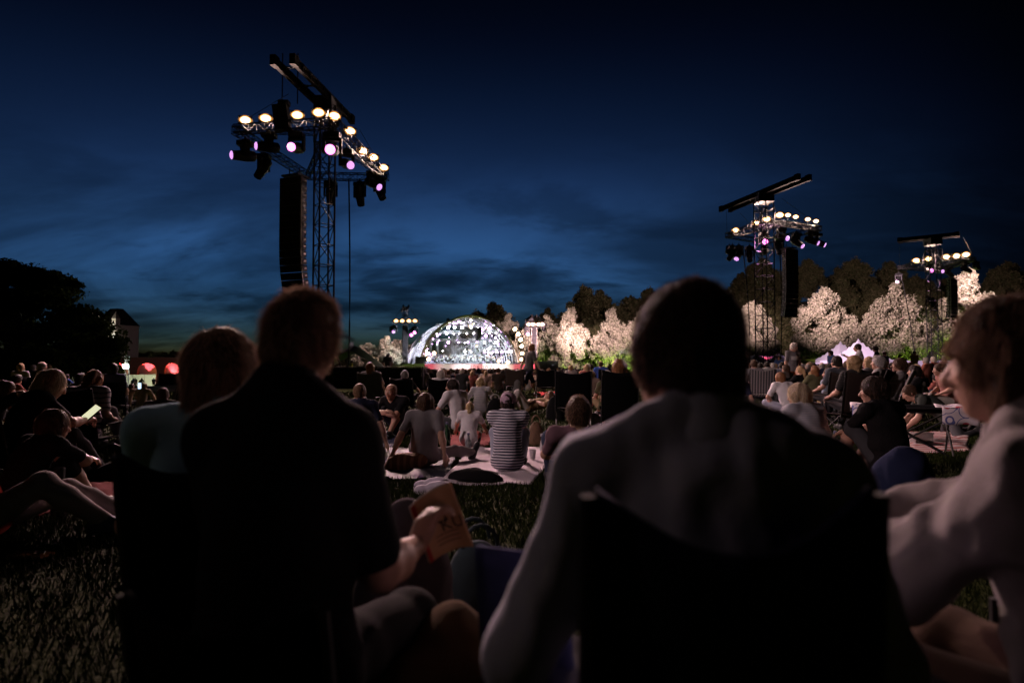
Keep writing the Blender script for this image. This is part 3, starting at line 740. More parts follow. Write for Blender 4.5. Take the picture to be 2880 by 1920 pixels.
def clear_mat():
    m = bpy.data.materials.new('clear_shell_film'); m.use_nodes = True
    nd, lk = m.node_tree.nodes, m.node_tree.links; nd.clear()
    out = nd.new('ShaderNodeOutputMaterial'); tr = nd.new('ShaderNodeBsdfTransparent'); gl = nd.new('ShaderNodeBsdfGlossy'); tl = nd.new('ShaderNodeBsdfTranslucent')
    gl.inputs['Roughness'].default_value = 0.18
    tr.inputs['Color'].default_value = (0.93, 0.95, 0.98, 1); tl.inputs['Color'].default_value = (0.75, 0.8, 0.85, 1)
    m1 = nd.new('ShaderNodeMixShader'); m2 = nd.new('ShaderNodeMixShader')
    tc = nd.new('ShaderNodeTexCoord'); nz = nd.new('ShaderNodeTexNoise'); nz.inputs['Scale'].default_value = 1.1; nz.inputs['Detail'].default_value = 3; nz.inputs['Distortion'].default_value = 1.0
    mp = nd.new('ShaderNodeMapping'); mp.inputs['Scale'].default_value = (2.2, 2.2, 0.5); lk.new(tc.outputs['Object'], mp.inputs[0]); lk.new(mp.outputs[0], nz.inputs['Vector'])
    mr = nd.new('ShaderNodeMapRange'); mr.inputs['From Min'].default_value = 0.4; mr.inputs['From Max'].default_value = 0.75; mr.inputs['To Min'].default_value = 0.30; mr.inputs['To Max'].default_value = 0.75
    lk.new(nz.outputs['Fac'], mr.inputs['Value']); lk.new(mr.outputs[0], m1.inputs[0])
    lk.new(tr.outputs[0], m1.inputs[1]); lk.new(tl.outputs[0], m1.inputs[2])
    fr = nd.new('ShaderNodeFresnel'); fr.inputs['IOR'].default_value = 1.35
    lk.new(fr.outputs[0], m2.inputs[0]); lk.new(m1.outputs[0], m2.inputs[1]); lk.new(gl.outputs[0], m2.inputs[2]); lk.new(m2.outputs[0], out.inputs['Surface'])
    return m
M_FILM = clear_mat()
NB = 6
for i in range(NB + 1):
    v = i / NB; y = DEP * v; r = MB()
    pts = [(arch(t, shrink(v))[0], y, arch(t, shrink(v))[1]) for t in np.linspace(0, 1, 41)]
    r.path(pts, 0.20 if i == 0 else 0.11, 6)
    pts2 = [(arch(t, shrink(v) * 0.955)[0], y + 0.25, DECK + (arch(t, shrink(v) * 0.955)[1] - DECK)) for t in np.linspace(0, 1, 41)]
    r.path(pts2, 0.06, 5)
    for a_, b_ in zip(pts[::1], pts2[::1]): r.tube(a_, b_, 0.035, 4)
    r.build('front_arch' if i == 0 else 'rib_arch', M_RIBT if i == 0 else M_RIB, stage, smooth=True)
for i in range(NB):
    f = MB()
    f.sheet(lambda u, v: (arch(u, shrink((i + v) / NB) * 1.012)[0], DEP * (i + 0.03 + 0.94 * v) / NB, arch(u, shrink((i + v) / NB) * 1.012)[1] + 0.10 * math.sin(math.pi * v) * -1), 36, 4)
    f.build('shell_film_panel', M_FILM, stage, smooth=True)
for t in (0.14, 0.26, 0.38, 0.5, 0.62, 0.74, 0.86):
    p = MB(); a0, a1 = arch(t, 1.0), arch(t, shrink(1)); p.tube((a0[0], 0, a0[1]), (a1[0], DEP, a1[1]), 0.05, 5); p.build('purlin', M_RIB, stage)
# front fascia banner with the festival dates
def fascia_mat():
    m = bpy.data.materials.new('printed_banner'); m.use_nodes = True
    nd, lk = m.node_tree.nodes, m.node_tree.links; b = nd['Principled BSDF']; b.inputs['Roughness'].default_value = 0.7
    tc = nd.new('ShaderNodeTexCoord'); sp = nd.new('ShaderNodeSeparateXYZ'); lk.new(tc.outputs['Generated'], sp.inputs[0])
    rp = nd.new('ShaderNodeValToRGB'); e = rp.color_ramp.elements
    e[0].position = 0.0; e[0].color = (0.45, 0.05, 0.09, 1); e[1].position = 1.0; e[1].color = (0.35, 0.03, 0.07, 1)
    for pos, c in ((0.14, (0.5, 0.06, 0.10, 1)), (0.24, (0.85, 0.7, 0.75, 1)), (0.40, (0.85, 0.62, 0.68, 1)), (0.54, (0.62, 0.20, 0.26, 1)), (0.545, (0.9, 0.85, 0.87, 1)), (0.74, (0.88, 0.82, 0.84, 1)), (0.82, (0.5, 0.07, 0.12, 1))):
        x = e.new(pos); x.color = c
    lk.new(sp.outputs[0], rp.inputs[0]); lk.new(rp.outputs[0], b.inputs['Base Color'])
    return m
fb = MB(); fb.box((0.8, -0.96, DECK / 2 - 0.18), (2 * HW + 4.4, 0.06, DECK + 0.46)); fascia = fb.build('fascia_banner', fascia_mat(), stage)
def text_mesh(txt, size, name, mat, parent, M, extrude=0.0):
    cu = bpy.data.curves.new(name, 'FONT'); cu.body = txt; cu.size = size; cu.extrude = extrude; cu.align_x = 'CENTER'; cu.align_y = 'CENTER'
    t = bpy.data.objects.new(name, cu); COL.objects.link(t); bpy.context.view_layer.update()
    me = bpy.data.meshes.new_from_object(t); bpy.data.objects.remove(t); bpy.data.curves.remove(cu)
    me.transform(M); me.materials.clear(); me.materials.append(mat)
    o = bpy.data.objects.new(name, me); COL.objects.link(o); o.parent = parent
    return o
text_mesh('10.6.-10.7.', 1.05, 'lettering', pm('banner_ink_red', (0.30, 0.02, 0.05), 0.05, 5, 0.7), fascia, Matrix.Translation((1.6, -1.0, 0.72)) @ Matrix.Rotation(math.pi / 2, 4, 'X'))
# risers, back screen poles, inner trusses
rs = MB()
for i in range(4): rs.box((0, 5.0 + i * 1.5, DECK + 0.12 + 0.14 * i), (14 - i * 1.2, 1.5, 0.25 + 0.28 * i))
rs.build('orchestra_riser', pm('riser_black', (0.04, 0.04, 0.045), 0.2, 3, 0.7), stage)
for (x0, z0, x1, z1, y) in ((-6.2, 6.9, 6.6, 7.3, 2.2), (-7.4, 5.6, 7.6, 5.8, 5.2), (2.2, 3.7, 8.8, 4.0, 1.2), (-5.0, 8.3, 5.0, 8.4, 4.0)):
    t = MB(); t.truss((x0, y, z0), (x1, y, z1), 0.4, 0.6, 0.05, 0.03); t.build('inner_truss', M_RIB, stage)
for (x, y, h) in ((-4.3, 9.5, 5.6), (-3.0, 9.5, 5.6), (3.4, 9.5, 5.0), (0.4, 10.5, 6.5)):
    t = MB(); t.truss((x, y, DECK), (x, y, DECK + h), 0.3, 0.6, 0.04, 0.02); t.build('lamp_mast', M_RIB, stage)
for (x, y, z, w_, h_) in ((2.1, 1.6, 6.7, 0.9, 2.3), (-9.7, -1.2, 1.9, 1.5, 1.3)):
    q = MB(); q.box((0, 0, 0), (w_, 0.7, h_)); q.box((0, -0.36, 0), (w_ * .9, .03, h_ * .92))
    c = q.build('stage_speaker', M_BLACK, None); c.location = SM @ Vector((x, y, z)); c.rotation_euler = (0, 0, PHI); tag(c, 'black speaker cluster hung inside the top of the stage arch' if z > 4 else 'black speaker box at the left front corner of the stage', 'loudspeaker')
SLAMP = {}
def stage_lamp(p, kind, s, label, group, d=(0.25, -1, -0.35), light=0, lcol=(1, .9, .95)):
    if kind not in SLAMP:
        mb = MB(); Mx = Matrix.Rotation(math.pi / 2, 3, 'X')
        mb.lathe((0, 0, 0), [(0.10, -0.42), (0.16, -0.36), (0.19, 0.0), (0.20, 0.02)], 10, Mx); mb.mi = 1
        mb.lathe((0, 0, 0), [(0.185, 0.022), (0.13, 0.06), (0.03, 0.08)], 10, Mx); mb.mi = 0
        mb.box((0.22, 0.15, 0.1), (0.02, 0.05, 0.3)); mb.box((-0.22, 0.15, 0.1), (0.02, 0.05, 0.3)); mb.box((0, 0.15, 0.26), (0.46, 0.05, 0.02))
        ob = mb.build('stage_lamp', [M_BLACK, {'w': M_WHITEL, 'v': M_VIOLETL, 'a': M_WARML}[kind]], smooth=False); SLAMP[kind] = ob.data; bpy.data.objects.remove(ob)
    o = bpy.data.objects.new('stage_lamp', SLAMP[kind]); COL.objects.link(o); o.location = SM @ Vector(p)
    o.rotation_mode = 'QUATERNION'; o.rotation_quaternion = Vector(d).normalized().to_track_quat('-Y', 'Z'); o.scale = (s, s, s)
    if light: spot_light('stage_lamp_beam', o, (0, -0.3, 0), light, lcol, 110, 0.7, 0.2, (-math.pi / 2, 0, 0))
    return tag(o, label, 'stage lamp', group)
g = random.Random(21)
for i in range(30):       # along the arch ribs
    t = 0.08 + 0.86 * g.random(); v = g.choice((0.04, 0.04, 0.2, 0.36)); a_ = arch(t, shrink(v) * g.uniform(0.87, 0.94))
    kd = g.choice('wvvva'); stage_lamp((a_[0], DEP * v + 0.3, a_[1] - 0.1), kd, g.choice((0.5, 0.6, 0.8, 1.0, 1.5)), 'lamp glowing %s under the ribs of the stage arch' % {'w': 'white', 'v': 'violet', 'a': 'warm amber'}[kd], '%s lamps under the arch' % kd)
for (x0, z0, x1, z1, y, n_, kd) in ((-6.2, 6.6, 6.6, 7.0, 2.0, 9, 'w'), (-7.4, 5.2, 7.6, 5.4, 5.0, 8, 'v'), (2.4, 3.35, 8.6, 3.65, 1.0, 7, 'v'), (-5, 7.9, 5, 8.0, 3.8, 7, 'w')):
    for i in range(n_):
        t = (i + 0.5) / n_ + g.uniform(-.03, .03); k2 = kd if g.random() < 0.7 else 'w'
        stage_lamp((x0 + (x1 - x0) * t, y, z0 + (z1 - z0) * t), k2, g.choice((0.5, 0.7, 0.9, 1.3)), 'lamp glowing %s on a truss across the stage' % {'w': 'white', 'v': 'violet'}[k2], '%s lamps on the stage trusses' % k2)
for i in range(20):       # lamps low at the back, behind the orchestra
    x = g.uniform(-6.5, 8.2); z = DECK + g.uniform(1.6, 4.6)
    kd = g.choice('wwvwa'); stage_lamp((x, 9.6, z), kd, g.choice((0.4, 0.5, 0.7, 1.1)), 'lamp glowing %s behind the orchestra' % {'w': 'white', 'v': 'violet', 'a': 'warm amber'}[kd], '%s lamps behind the orchestra' % kd)
for (x, y, z, s_) in ((9.7, -0.2, 2.2, 1.6), (9.9, -0.1, 3.3, 1.6), (9.9, 0.1, 4.6, 1.8), (9.8, 0.3, 5.8, 2.0), (9.4, 0.5, 6.8, 2.0), (8.6, 0.2, 7.7, 1.9)):
    stage_lamp((x, y, z), 'a', s_, 'warm lamp stacked up the right edge of the stage arch', 'warm lamps at the right edge of the arch')
for (x, z) in ((5.6, 1.9), (7.4, 1.7), (-7.6, 2.2), (-6.6, 3.2)):
    stage_lamp((x, 0.6, z), 'a', 1.6, 'warm lamp standing low at the front of the stage', 'warm lamps low at the stage front')
# real light of the stage
for (x, y, z, pw, col) in ((-4, 0.6, 8.6, 60000, (0.85, 0.93, 1.0)), (4.5, 0.6, 8.4, 60000, (0.85, 0.93, 1.0)), (0, 3.6, 9.0, 20000, (0.9, 0.85, 1.0)), (-7, 4, 4.6, 9000, (0.8, 0.6, 1.0)), (7, 4, 4.8, 9000, (0.8, 0.55, 1.0))):
    stage_lamp((x, y, z), 'w', 1.7, 'big white key lamp high inside the stage arch', 'key lamps of the stage', d=(-x * 0.03, 0.35, -1), light=pw, lcol=col)
for (y_, z_) in ((2.5, 3.0), (6.0, 4.0), (9.5, 3.0), (4.0, 6.6)):  # lamps added to make the left flank of the film glow
    stage_lamp((-6.6 + (z_ - 3) * 0.6, y_, z_), 'v', 0.9, 'added violet lamp brightening the left flank of the stage shell from inside', 'added lamps washing the shell', d=(-math.cos(PHI), -math.sin(PHI), 0.25), light=30000, lcol=(0.92, 0.86, 1.0))
for (x_, y_, z_) in ((-3.2, 2.5, 6.0), (3.2, 2.5, 6.0), (0, 7.0, 5.8), (-4.5, 8.0, 5.0)):  # lamps added to brighten the upper film of the shell
    stage_lamp((x_, y_, z_), 'v', 0.7, 'added violet lamp brightening the vault of the stage shell from below', 'added lamps washing the vault', d=(-0.1, -0.1, 1), light=16000, lcol=(0.88, 0.84, 1.0))
for (x, pw) in ((-7.5, 450), (-1.5, 900), (4.0, 900), (8.5, 450)):   # lamps on a rail in front, washing the fascia
    stage_lamp((x, -4.2, -0.1), 'w', 0.8, 'small lamp on the grass washing the stage front banner', 'lamps washing the stage front', d=(-math.sin(PHI), math.cos(PHI), 0.12), light=pw, lcol=(1, .82, .86))
# stage smoke lit by the lamps
def smoke(name, label, loc, scale, dens, aniso, seed, col=(0.9, 0.95, 1), subdiv=3):
    bm = bmesh.new(); bmesh.ops.create_icosphere(bm, subdivisions=subdiv, radius=1.0)
    for v in bm.verts:
        n_ = 0.18 * math.sin(3.1 * v.co.x + seed) * math.cos(2.7 * v.co.y + seed * 2) + 0.12 * math.sin(5 * v.co.z + seed)
        v.co *= 1 + n_
    me = bpy.data.meshes.new(name); bm.to_mesh(me); bm.free()
    m = bpy.data.materials.new(name + '_volume'); m.use_nodes = True
    nd, lk = m.node_tree.nodes, m.node_tree.links; nd.clear()
    out = nd.new('ShaderNodeOutputMaterial'); pv = nd.new('ShaderNodeVolumePrincipled')
    pv.inputs['Color'].default_value = tuple(col) + (1,); pv.inputs['Anisotropy'].default_value = aniso
    tc = nd.new('ShaderNodeTexCoord'); nz = nd.new('ShaderNodeTexNoise'); nz.inputs['Scale'].default_value = 1.6; nz.inputs['Detail'].default_value = 3
    lk.new(tc.outputs['Object'], nz.inputs['Vector'])
    mr = nd.new('ShaderNodeMapRange'); mr.inputs['From Min'].default_value = 0.42; mr.inputs['From Max'].default_value = 0.72; mr.inputs['To Min'].default_value = 0.0; mr.inputs['To Max'].default_value = dens
    ln = nd.new('ShaderNodeVectorMath'); ln.operation = 'LENGTH'; lk.new(tc.outputs['Object'], ln.inputs[0])
    fo = nd.new('ShaderNodeMapRange'); fo.inputs['From Min'].default_value = 0.45; fo.inputs['From Max'].default_value = 0.95; fo.inputs['To Min'].default_value = 1; fo.inputs['To Max'].default_value = 0
    lk.new(ln.outputs['Value'], fo.inputs['Value'])
    ml = nd.new('ShaderNodeMath'); ml.operation = 'MULTIPLY'; lk.new(nz.outputs['Fac'], mr.inputs['Value']); lk.new(mr.outputs[0], ml.inputs[0]); lk.new(fo.outputs[0], ml.inputs[1])
    lk.new(ml.outputs[0], pv.inputs['Density']); lk.new(pv.outputs[0], out.inputs['Volume'])
    me.materials.append(m)
    o = bpy.data.objects.new(name, me); COL.objects.link(o); o.location = loc; o.scale = scale; o.rotation_euler = (0, 0, PHI)
    return tag(o, label, 'smoke', kind='stuff')
smoke('smoke', 'pale blue stage smoke drifting above the orchestra', SM @ Vector((1.0, 5.0, 4.6)), (6.8, 4.6, 3.4), 0.22, 0.2, 1.0)

# ------------------------------------------------------------------ tents, fences, wall, tower house
M_TENT = pm('tent_canvas_white', (0.62, 0.58, 0.66), 0.08, 2, 0.8)
def pavilion(px, Y, w, eave, peak, label, group=None, sides=True, rz=0.2, mat=None):
    x = gx(px, Y); z0 = ground_z(x, Y); o = empty('pavilion_tent', (x, Y, z0), rz); mat = mat or M_TENT
    r = MB()
    def fn(u, v):
        a, b = (u - 0.5) * 2, (v - 0.5) * 2; m = max(abs(a), abs(b)); t = (1 - m)
        return (a * w / 2, b * w / 2, eave + (peak - eave) * t ** 1.7)
    r.sheet(fn, 16, 16); r.build('roof', mat, o, smooth=False)
    va = MB()
    for sx, sy in ((0, -1), (0, 1), (1, 0), (-1, 0)):
        va.box((sx * w / 2, sy * w / 2, eave - 0.16), (w if sx == 0 else 0.02, w if sy == 0 else 0.02, 0.32))
    va.build('valance', mat, o)
    for sx in (-1, 1):
        for sy in (-1, 1):
            p = MB(); p.box((sx * w * 0.49, sy * w * 0.49, eave / 2), (0.06, 0.06, eave)); p.build('leg', M_STEEL, o)
    if sides:
        s_ = MB(); s_.box((0, w * 0.485, eave / 2), (w * 0.96, 0.02, eave * 0.98)); s_.build('side_wall', mat, o)
    return tag(o, label, 'tent', group)
pavilion(2415, 76, 5.6, 1.95, 4.4, 'white pointed pavilion tent behind the standing man in the white shirt', sides=True)
pavilion(2365, 82, 5.6, 1.95, 4.4, 'white pointed pavilion tent half behind the other one, left of it', sides=True)
M_TENTL = pm('tent_canvas_purple_lit', (0.45, 0.42, 0.62), 0.08, 2, 0.8)  # purple light on the small tents and awning, put into the canvas colour
pavilion(2125, 72, 3.6, 1.75, 2.6, 'low purple-lit pavilion left of the man with orange trousers', mat=M_TENTL, rz=0.1)
pavilion(2190, 74, 3.6, 1.8, 2.7, 'low purple-lit pavilion just behind the man with orange trousers', mat=M_TENTL, rz=-0.1)
pm('booth_pink', (0.62, 0.2, 0.3), 0.1, 2, 0.7)
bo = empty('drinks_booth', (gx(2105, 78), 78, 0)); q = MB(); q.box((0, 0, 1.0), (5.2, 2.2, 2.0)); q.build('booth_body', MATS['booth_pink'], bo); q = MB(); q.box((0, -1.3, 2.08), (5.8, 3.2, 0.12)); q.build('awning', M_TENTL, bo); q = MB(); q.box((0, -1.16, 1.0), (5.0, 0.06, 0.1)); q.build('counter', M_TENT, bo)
point_light('booth_lamp', bo, (0.4, -1.9, 1.5), 260, (1, 0.3, 0.4)); tag(bo, 'pink-lit drinks booth under the purple-lit awnings', 'booth')
# grey big-top left of the stage
ten = empty('marquee_tent', (gx(1010, 72), 72, 0)); q = MB()
def bt(u, v):
    a = (u - 0.42) * 2; z = 2.55 * max(0, 1 - abs(a) ** 1.2) ** 0.9 if abs(a) < 1 else 0
    return ((u - 0.5) * 6.4, (v - 0.5) * 5, 0.65 + z * (1 - 0.5 * abs(v - 0.5)))
q.sheet(bt, 20, 8); q.build('roof', pm('marquee_grey', (0.14, 0.17, 0.23), 0.1, 2, 0.8), ten, smooth=True)
for i in range(5):
    q = MB(); q.box((-3.0 + i * 1.5, -2.5, 0.4), (0.06, 0.06, 1.2)); q.build('pole', M_STEEL, ten)
tag(ten, 'grey sagging marquee roof behind the man in the yellow vest', 'tent')

def panel_fence(x0, y0, x1, y1, h, n, label, mat, post=True, zoff=0.0, group=None):
    o = empty('panel_fence', (x0, y0, 0)); d = Vector((x1 - x0, y1 - y0, 0)); L = d.length; a = math.atan2(d.y, d.x)
    o.rotation_euler = (0, 0, a)
    for i in range(n):
        xa = L * i / n; c = Vector((x0, y0, 0)) + d * ((i + .5) / n); z = ground_z(c.x, c.y) + zoff
        p = MB(); p.box((xa + L / n / 2, 0, z + h / 2 + 0.03), (L / n - 0.05, 0.025, h)); p.build('fence_panel', mat, o)
        if post:
            p = MB(); p.tube((xa, -0.03, z), (xa, -0.03, z + h + 0.08), 0.025, 6); p.tube((xa, -0.03, z + h + 0.06), (xa + L / n, -0.03, z + h + 0.06), 0.02, 5); p.box((xa, 0, z + 0.04), (0.2, 0.5, 0.08)); p.build('fence_post', M_STEEL, o)
    return tag(o, label, 'fence', group)
M_TARP = pm('fence_tarp_white', (0.5, 0.47, 0.55), 0.1, 1.5, 0.85, bump=0.3, bscale=1.0)
panel_fence(gx(2440, 77), 77, gx(2790, 73), 73, 1.9, 8, 'white tarp fence in front of the floodlit trees at the right', M_TARP)
panel_fence(gx(2200, 78), 78, gx(2370, 79), 79, 1.75, 4, 'low white fence beside the pointed tents, with a green banner', M_TARP)
panel_fence(gx(1505, 108), 108, gx(1570, 104), 104, 2.1, 2, 'short white fence right of the stage under the trees', M_TARP)
panel_fence(gx(985, 98), 98, gx(1195, 108), 108, 1.7, 6, 'pale fence in front of the trees left of the stage', M_TARP)
panel_fence(gx(140, 105), 105, gx(440, 108), 108, 2.0, 9, 'white tarp fence behind the standing silhouettes at the left', pm('fence_tarp_olive', (0.42, 0.42, 0.33), 0.1, 1.5, 0.85))
gb = MB(); gb.box((0, 0, 0), (1.5, .03, 0.7)); tag(gb.build('banner', pm('banner_lime', (0.28, 0.42, 0.05), 0.1, 3, 0.8), loc=(gx(2272, 70), 70, 1.35)), 'small lime-green banner right of the man with orange trousers', 'banner')
gp = MB(); gp.tube((0, 0, -1.3), (0, 0, 0.4), 0.03); tag(gp.build('banner_pole', M_STEEL, loc=(gx(2272, 70), 70.1, 1.3)), 'post carrying the small lime-green banner', 'post')
M_BLKCLOTH = pm('black_barrier_cloth', (0.008, 0.008, 0.009), 0.3, 4, 0.95)
panel_fence(gx(700, 31), 31, gx(1186, 29.5), 29.5, 0.93, 4, 'black cloth barrier around the foot of the nearest tower', M_BLKCLOTH)
panel_fence(gx(1186, 29.5), 29.5, gx(1202, 36), 36, 0.93, 2, 'black cloth barrier side running away beside the seated rows', M_BLKCLOTH)
panel_fence(gx(2085, 47), 47, gx(2350, 45), 45, 1.15, 4, 'black cloth barrier at the foot of the middle tower', M_BLKCLOTH)
panel_fence(gx(2440, 58), 58, gx(2680, 56), 56, 1.0, 5, 'black cloth barrier under the farthest tower behind seated people', M_BLKCLOTH)
panel_fence(gx(448, 40), 40, gx(560, 42), 42, 0.66, 2, 'black barrier box left of the woman in the light blue top', M_BLKCLOTH)

# brick garden wall with lit niches
def brick_mat():
    m = bpy.data.materials.new('old_brick'); m.use_nodes = True
    nd, lk = m.node_tree.nodes, m.node_tree.links; b = nd['Principled BSDF']; b.inputs['Roughness'].default_value = 0.9
    tc = nd.new('ShaderNodeTexCoord'); mp = nd.new('ShaderNodeMapping'); mp.inputs['Rotation'].default_value = (R(90), 0, 0); lk.new(tc.outputs['Object'], mp.inputs[0])
    br = nd.new('ShaderNodeTexBrick'); br.inputs['Scale'].default_value = 2.0; br.inputs['Color1'].default_value = (0.30, 0.11, 0.06, 1); br.inputs['Color2'].default_value = (0.22, 0.08, 0.045, 1); br.inputs['Mortar'].default_value = (0.3, 0.25, 0.2, 1)
    lk.new(mp.outputs[0], br.inputs['Vector']); lk.new(br.outputs[0], b.inputs['Base Color'])
    return m
M_BRICK = brick_mat()
def brick_wall():
    Y = 150.0; zb, zt = -2.2, 2.75; zs = zb + 0.25
    X0, X1 = gx(150, Y), gx(640, Y)
    o = empty('brick_wall', (0, Y, 0)); tag(o, 'long brick garden wall with arched niches lit red and white', 'wall')
    arcs = [(213, 50, 1021), (340, 50, 1021), (414, 55, 1021), (485, 44, 1021), (541, 44, 1021)]
    arcs = [(gx(c, Y), w * Y / F_PX, at(c, t, Y).z) for c, w, t in arcs]
    # wall face as strips between niches, with arch heads
    mb = MB(); th = 1.1
    xs = X0
    for (c, w, t) in arcs:
        mb.box(((xs + c - w / 2) / 2, th / 2, (zb + zt) / 2), (c - w / 2 - xs, th, zt - zb))
        n = 12; r = w / 2; rise = min(r, 1.5)
        for i in range(n):
            xa, xb = c - r + w * i / n, c - r + w * (i + 1) / n
            za = t - rise + rise * math.sqrt(max(0, 1 - ((xa - c) / r) ** 2)); zb_ = t - rise + rise * math.sqrt(max(0, 1 - ((xb - c) / r) ** 2))
            vs = [(xa, 0, za), (xb, 0, zb_), (xb, 0, zt), (xa, 0, zt), (xa, th, za), (xb, th, zb_), (xb, th, zt), (xa, th, zt)]
            mb.add(vs, [(0, 1, 2, 3), (7, 6, 5, 4), (0, 4, 5, 1), (3, 2, 6, 7)])
        xs = c + w / 2
    mb.box(((xs + X1) / 2, th / 2, (zb + zt) / 2), (X1 - xs, th, zt - zb))
    mb.build('wall_body', M_BRICK, o)
    cp = MB(); cp.box(((X0 + X1) / 2, th / 2, zt + 0.07), (X1 - X0, th + 0.2, 0.14)); cp.build('coping', pm('coping_stone', (0.25, 0.18, 0.13), 0.2, 2, 0.9), o)
    for i, (c, w, t) in enumerate(arcs):
        nb = MB(); nb.box((c, th + 0.1, (zb + t) / 2), (w, 0.18, t - zb)); nb.build('niche_back', pm('niche_plaster', (0.55, 0.42, 0.38), 0.2, 3, 0.9), o)
        lo = zb + 0.25 if i >= 3 else zb + 1.2
        lamp = MB(); lamp.box((c, 0.45, lo), (0.3, 0.2, 0.15)); lamp.build('niche_lamp', M_BLACK, o)
        d = bpy.data.lights.new('niche_uplight', 'SPOT'); d.energy = 4200 if i else 900; d.color = (1, 0.13, 0.17); d.spot_size = R(75); d.spot_blend = 0.8; d.shadow_soft_size = 0.1
        lt = bpy.data.objects.new('niche_uplight', d); COL.objects.link(lt); lt.parent = o; lt.location = (c, 0.35, lo + 0.25); lt.rotation_euler = (R(180 - 12), 0, 0)
        d2 = bpy.data.lights.new('niche_glow', 'POINT'); d2.energy = 40 if i >= 3 else 14; d2.color = (1, .40, .15); d2.shadow_soft_size = 0.1
        l2 = bpy.data.objects.new('niche_glow', d2); COL.objects.link(l2); l2.parent = o; l2.location = (c + w * .25, 0.1, zb + 1.9)
brick_wall()
# white house tower far left
def house():
    Y = 200.0; c = gx(326, Y); zg = -2.0
    o = empty('tower_house', (c, Y, zg), R(-18)); tag(o, 'white floodlit tower house with steep dark roof behind the huge tree', 'building')
    w, d = 8.4, 8.0; H = at(338, 918, Y).z - zg
    M_WH = pm('house_render_white', (0.62, 0.58, 0.5), 0.08, 0.5, 0.9)
    M_RF = pm('house_slate', (0.02, 0.02, 0.022), 0.3, 2, 0.7)
    b = MB(); b.box((0, 0, H / 2), (w, d, H)); b.build('wall', M_WH, o)
    cn = MB(); cn.box((0, 0, H + 0.12), (w + 0.5, d + 0.5, 0.24)); cn.build('cornice', M_WH, o)
    r = MB(); e = 0.2; hh = 5.2
    r.add([(-w / 2 - e, -d / 2 - e, H + .24), (w / 2 + e, -d / 2 - e, H + .24), (w / 2 + e, d / 2 + e, H + .24), (-w / 2 - e, d / 2 + e, H + .24), (-1.4, -1, H + hh), (1.4, -1, H + hh), (1.4, 1, H + hh), (-1.4, 1, H + hh)],
          [(0, 1, 5, 4), (1, 2, 6, 5), (2, 3, 7, 6), (3, 0, 4, 7), (4, 5, 6, 7)]); r.build('roof', M_RF, o)
    for x in (-w / 2 - 0.1, -0.9, w / 2 + 0.1):
        t = MB(); t.box((x, -d / 2 - 0.1, H + 0.4), (1.5, 1.5, 3.2)); tt = t.build('turret', M_WH, o)
        q = MB(); q.lathe((x, -d / 2 - 0.1, H + 2.0), [(1.15, 0), (0.02, 2.0)], 4, Matrix.Rotation(R(45), 3, 'Z')); q.build('turret_cap', pm('turret_slate', (0.25, 0.22, 0.2), 0.2, 2, 0.8), tt)
        q = MB(); q.box((x, -d / 2 - 0.87, H + 0.9), (0.45, 0.08, 0.8)); q.build('window', pm('dark_window', (0.01, 0.01, 0.012), 0.2, 3, 0.2), tt)
    gbx = MB(); gbx.add([(-w / 2, -d / 2 - .02, H + .2), (-0.9, -d / 2 - .02, H + .2), (-2.4, -d / 2 - .02, H + 3.4), (-3.6, -d / 2 - .02, H + 3.4), (-w / 2, -d / 2 + .6, H + .2), (-0.9, -d / 2 + .6, H + .2), (-2.4, -d / 2 + .6, H + 3.4), (-3.6, -d / 2 + .6, H + 3.4)], [(0, 1, 2, 3), (7, 6, 5, 4), (0, 3, 7, 4), (1, 5, 6, 2), (3, 2, 6, 7)]); gbx.build('gable', M_WH, o)
    for (x, z) in ((-3.0, H - 1.6), (-1.6, H - 1.6), (-3, H + 1.6), (1.5, H - 4), (-2, H - 5), (2.8, H - 7)):
        q = MB(); q.box((x, -d / 2 - 0.05, z), (0.55, 0.12, 0.9)); q.build('window', pm('dark_window', (0.01, 0.01, 0.012), 0.2, 3, 0.2), o)
    sp = spot_light('house_floodlight', o, (2.0, -14, 1.2), 20000, (1, 0.9, 0.72), 80, 0.6, 0.3, (R(90 + 38), 0, R(8)))
house()
# park lantern and work lamp on the left
def lantern():
    p = at(230, 1004, 74); z0 = ground_z(p.x, 74); o = empty('park_lantern', (p.x, 74, z0)); h = p.z - z0
    a = MB(); a.tube((0, 0, 0), (0, 0, h - 0.3), 0.05, 8); a.build('pole', M_BLACK, o)
    b = MB(); b.lathe((0, 0, h - 0.28), [(0.06, 0), (0.36, 0.38), (0.36, 0.44)], 12); b.build('glass_shade', pm('lantern_glass', (0.9, 0.9, 0.85), 0.02, 4, 0.3, emit=(1, .93, .75), estr=6), o)
    c = MB(); c.lathe((0, 0, h + 0.165), [(0.40, 0), (0.1, 0.14), (0.03, 0.2)], 12); c.build('cap', M_BLACK, o)
    point_light('lantern_bulb', o, (0.0, -0.5, h + 0.0), 420, (1, .86, .55), 0.2); tag(o, 'lit park lantern on a thin pole under the huge dark tree', 'street lamp')
    p = at(357, 1030, 100); z0 = ground_z(p.x, 100); o = empty('work_lamp_mast', (p.x, 100, z0)); h = p.z - z0
    a = MB(); a.truss((0, 0, 0), (0, 0, h + 1.6), 0.5, 0.7, 0.035, 0.02); a.build('mast', M_STEEL, o)
    b = MB(); b.box((0, -0.35, h), (0.85, 0.08, 0.62)); b.build('lamp_panel', pm('work_lamp', (0.9, 0.95, 0.9), 0.02, 4, 0.3, emit=(0.75, 1, .88), estr=12), o)
    point_light('work_lamp_light', o, (0.0, -0.9, h), 2600, (0.85, 1, .85), 0.3); tag(o, 'bright white-green work lamp on a lattice mast before the brick wall', 'work lamp')
    point_light('work_lamp_low', o, (2.2, 2.2, 0.5), 1800, (1.0, 1, .75), 0.2)
lantern()
